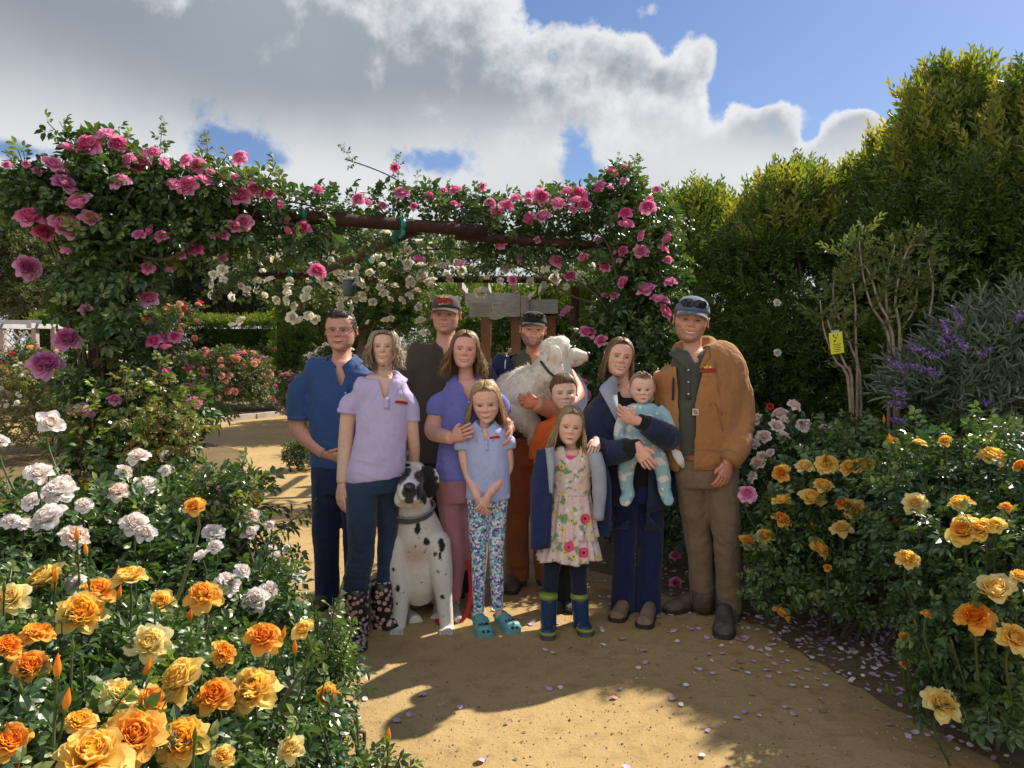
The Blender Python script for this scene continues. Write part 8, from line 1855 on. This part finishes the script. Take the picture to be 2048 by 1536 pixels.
def white_dog():
    P = Person('fluffy cream-white dog held up in the arms of the bearded man, looking to the side', 4.82, (1060, 800), 'dog'); P.root.name = 'white_dog'; P.root.location.z = .6; P.o = np.array(P.root.location)
    J = P.J; L = P.limb
    parts = [L([(1000, 800, .05), (1020, 792, .02), (1050, 782, .0), (1082, 765, .0), (1100, 745, .0)], [36, 46, 49, 45, 37], rnd=True, m=18), L([(1090, 770, -.02), (1104, 735, .0), (1112, 712, .0)], [42, 36, 31]),
             L([(1104, 702, 0), (1120, 700, 0), (1134, 703, 0)], [28, 29, 24], rnd=True), L([(1132, 706, 0), (1150, 710, 0), (1166, 713, 0), (1176, 713, 0)], [19, 14, 11, 9]), L([(1130, 722, 0), (1150, 724, 0), (1166, 722, 0)], [13, 9, 6]),
             L([(1112, 740, -.03), (1122, 762, -.05), (1118, 785, -.05)], [30, 26, 18]),
             L([(1095, 790, -.05), (1108, 815, -.06), (1112, 850, -.05)], [24, 16, 13]), L([(1020, 810, -.02), (1050, 835, -.06), (1068, 860, -.06), (1070, 884, -.06)], [34, 26, 17, 13]), L([(1008, 800, .1), (1030, 840, .1)], [30, 18])]
    parts.append(tube(smoothpath([J(1104, 692, -.07), J(1110, 702, -.10), J(1110, 722, -.105), J(1104, 742, -.09)], 8), [(.012, .02), (.014, .03), (.014, .04), (.014, .046), (.014, .046), (.014, .04), (.012, .03), (.01, .012)], 10))
    V, Q = remesh(parts, .0075, 4); V = wrinkle(V, Q, .006, 16, 5, (1, 1, .5))
    C_ = np.broadcast_to(np.array([.80, .74, .64]), V.shape).copy()
    def tint(c, r, col, k=1.0, st=(1, 1, 1)):
        d_ = np.linalg.norm((V - np.array(c)) / np.array(st), axis=1) / r; m = np.clip(1.4 - d_ * 1.4, 0, 1)[:, None] * k; C_[:] = C_ * (1 - m) + np.array(col) * m
    tint(J(1110, 722, -.1), .055, (.60, .47, .30), .7); tint(J(1085, 770, -.12), .08, (.46, .34, .24), .5); tint(J(1060, 830, -.12), .09, (.48, .36, .26), .4); tint(J(1150, 726, -.03), .03, (.42, .28, .20), .6)
    tint(J(1156, 722, -.04), .012, (.03, .02, .02), .9, (2.6, 1, .6))
    P.part('body', V, Q, M_long, {'col': C_})
    # coat of loose hair lying on the body
    N = np_normals(V, Q); rs = np.random.RandomState(5); n = 8000; pick = rs.choice(len(V), n); pv = V[pick]; head = pv[:, 0] > J(1128, 700)[0]; keep = (~head | (rs.rand(n) < .25)) & (pv[:, 0] < J(1152, 700)[0]); pick = pick[keep]; pv = V[pick]; nn = N[pick]; n = len(pv)
    flow = np.tile(np.array([-.35, 0, -.9]), (n, 1)) + rs.randn(n, 3) * .22; flow = unit(flow - nn * (flow * nn).sum(1, keepdims=True) + nn * .22); Ln = np.where(pv[:, 0] > J(1110, 700)[0], .016, .030) * (.6 + .8 * rs.rand(n))
    T = (np.array([[-.08, 0, 0], [.08, 0, 0], [.05, .5, .08], [-.05, .5, .08], [0, 1, .02]], float), np.array([[0, 1, 2], [0, 2, 3], [3, 2, 4]]))
    v, f = scatter_np(T, orient(flow, nn), pv - nn * .003, Ln); o = P.part('fur', v, f, M_long, {'col': np.repeat(np.clip(C_[pick] * (.88 + .22 * rs.rand(n, 1)), 0, .9), 5, 0)}, None, False); o['kind'] = 'stuff'
    mn = plain_mat('black_dog_nose', (.015, .014, .014), .35, .1, spec=.6); c = J(1179, 711, 0); v, q = tube([c + np.array([-.025, 0, 0]), c + np.array([-.008, 0, .002]), c + np.array([.006, 0, 0])], [(.026, .024), (.030, .026), (.018, .014)], 12); P.part('nose', v, q, mn)
    c = P.on(1146, 694, V, .004); v, q = tube([c + np.array([-.016, 0, -.003]), c + np.array([0, -.004, -.001]), c + np.array([.016, 0, .004])], [.004, .008, .005], 8); P.part('eye', v, q, mn)
    col = empty('dog_collar', tuple(P.root.location)); tag(col, 'thin dark collar half buried in the white dog fur', 'collar')
    pts = [P.on(x, y, V, .006) for (x, y) in ((1081, 722), (1090, 734), (1100, 746), (1112, 754), (1124, 758))]; v, q = tube(smoothpath(pts, 14), [(.004, .008)] * 14, 8); obj('strap', mesh_np('strap', v - P.o, q), M_leather, col)
white_dog()
# ------------------------------------------------------------------ fallen petals
def petals():
    rs = np.random.RandomState(77)
    kinds = {}
    def pm(name, c): 
        m, t, p = material(name); oi = t.add('ShaderNodeObjectInfo'); t.link(t.mix(oi.outputs['Random'], tuple(x * .85 for x in c), c), p.inputs['Base Color']); p.inputs['Roughness'].default_value = .6; return m
    mats = [pm('fallen_lilac', (.52, .36, .55)), pm('fallen_pale', (.72, .62, .66)), pm('fallen_white', (.78, .74, .70)), pm('fallen_pink', (.55, .18, .32))]
    meshes = []
    for k in range(10):
        P, F = petal(.50, 1.0, .25 * rs.rand(), .1, .05, rs, 5, 4); P = P[:, [1, 2, 0]]; P[:, 1] -= .5; P[:, 2] = P[:, 2] * .8; P[:, 2] -= P[:, 2].min()
        me = mesh_np('petal', P, F); me.materials.append(mats[[0, 0, 0, 1, 1, 2, 0, 1, 3, 2][k]]); meshes.append((me, ['lilac', 'pale mauve', 'white', 'bright pink'][[0, 0, 0, 1, 1, 2, 0, 1, 3, 2][k]]))
    spots = []
    while len(spots) < 230:
        r = rs.rand()
        if r < .72: px, py = rs.normal(1660, 170), rs.normal(1275, 75); py = max(py, 1190)
        elif r < .90: px, py = rs.normal(1250, 170), rs.normal(1190, 50)
        else: px, py = rs.uniform(700, 1750), rs.uniform(1280, 1530)
        if not (640 < px < 2040 and 1100 < py < 1533): continue
        if r >= .90 and rs.rand() > np.clip((px - 600) / 900, .25, 1): continue
        spots.append((px, py))
    for px, py in ((960, 1522), (915, 1415), (1240, 1378), (1253, 1534), (1290, 1325), (1120, 1375), (730, 1398), (845, 1390), (1090, 1300), (1205, 1290), (1970, 1500), (1940, 1490), (1780, 1450), (1830, 1465), (1885, 1420)): spots.append((px, py))
    for i, (px, py) in enumerate(spots):
        g = gnd(px, py, .006); me, cn = meshes[rs.randint(10)]; o = bpy.data.objects.new('petal', me); COL.objects.link(o)
        o.location = (g.x, g.y, .006 + .002 * rs.rand()); o.rotation_euler = (rs.randn() * .12, rs.randn() * .12, rs.rand() * 6.28); o.scale = (.022 + .015 * rs.rand(),) * 3
        where = 'among the shoes of the group' if py < 1245 and px < 1480 else 'along the foot of the yellow rose bushes' if px > 1480 else 'on the open path before the group'
        tag(o, f'{cn} rose petal fallen {where}', 'petal', f'fallen {cn} petals {where}')
    # the dense drift under the bushes, too many to tell apart
    n = 900; px = np.concatenate([rs.normal(1690, 170, 520), rs.normal(1950, 80, 200), rs.normal(1290, 140, 180)]); py = np.concatenate([1225 + .25 * (px[:520] - 1500) + rs.normal(0, 40, 520), rs.normal(1400, 60, 200), rs.normal(1150, 30, 180)])
    pos = np.array([tuple(gnd(x, max(y, 1105), .008)) for x, y in zip(px, py)]); T = (np.array([[-.4, 0, .05], [.4, 0, .05], [0, .55, .15], [0, -.5, 0]], float), np.array([[0, 1, 2], [0, 3, 1]])); zd = np.tile([0, 0, 1.0], (n, 1)) + rs.randn(n, 3) * .25
    V, F = scatter_np(T, orient(rs.randn(n, 3) * np.array([1, 1, .1]), zd), pos, .022 + .014 * rs.rand(n)); m, t, p = material('petal_drift'); a = t.add('ShaderNodeAttribute', _attribute_name='rnd'); t.link(t.ramp(a.outputs['Fac'], [(0, (.42, .24, .44)), (.5, (.62, .50, .60)), (1, (.76, .70, .68))]), p.inputs['Base Color'])
    o = obj('petal_litter', mesh_np('petal_litter', V, F, {'rnd': np.repeat(rs.rand(n), 4)}, True), m); tag(o, 'thick drift of fallen pale petals along the rose beds', 'petals', kind='stuff')
petals()
lea = empty('dog_leash', tuple(at(930, 1200, 4.4))); tag(lea, 'red leash lying by the grey canvas shoe behind the dog', 'leash')
lz = lea.location
P_ = smoothpath([at(936, 1120, 4.42) - lz, at(941, 1170, 4.42) - lz, at(938, 1205, 4.4) - lz, gnd(925, 1240, .01) - lz, gnd(885, 1248, .01) - lz, gnd(872, 1240, .01) - lz], 20)
MB().tube(P_, [(.004, .011)] * 20, 8).build('strap', plain_mat('red_webbing', (.45, .012, .02), .7, .1), lea)
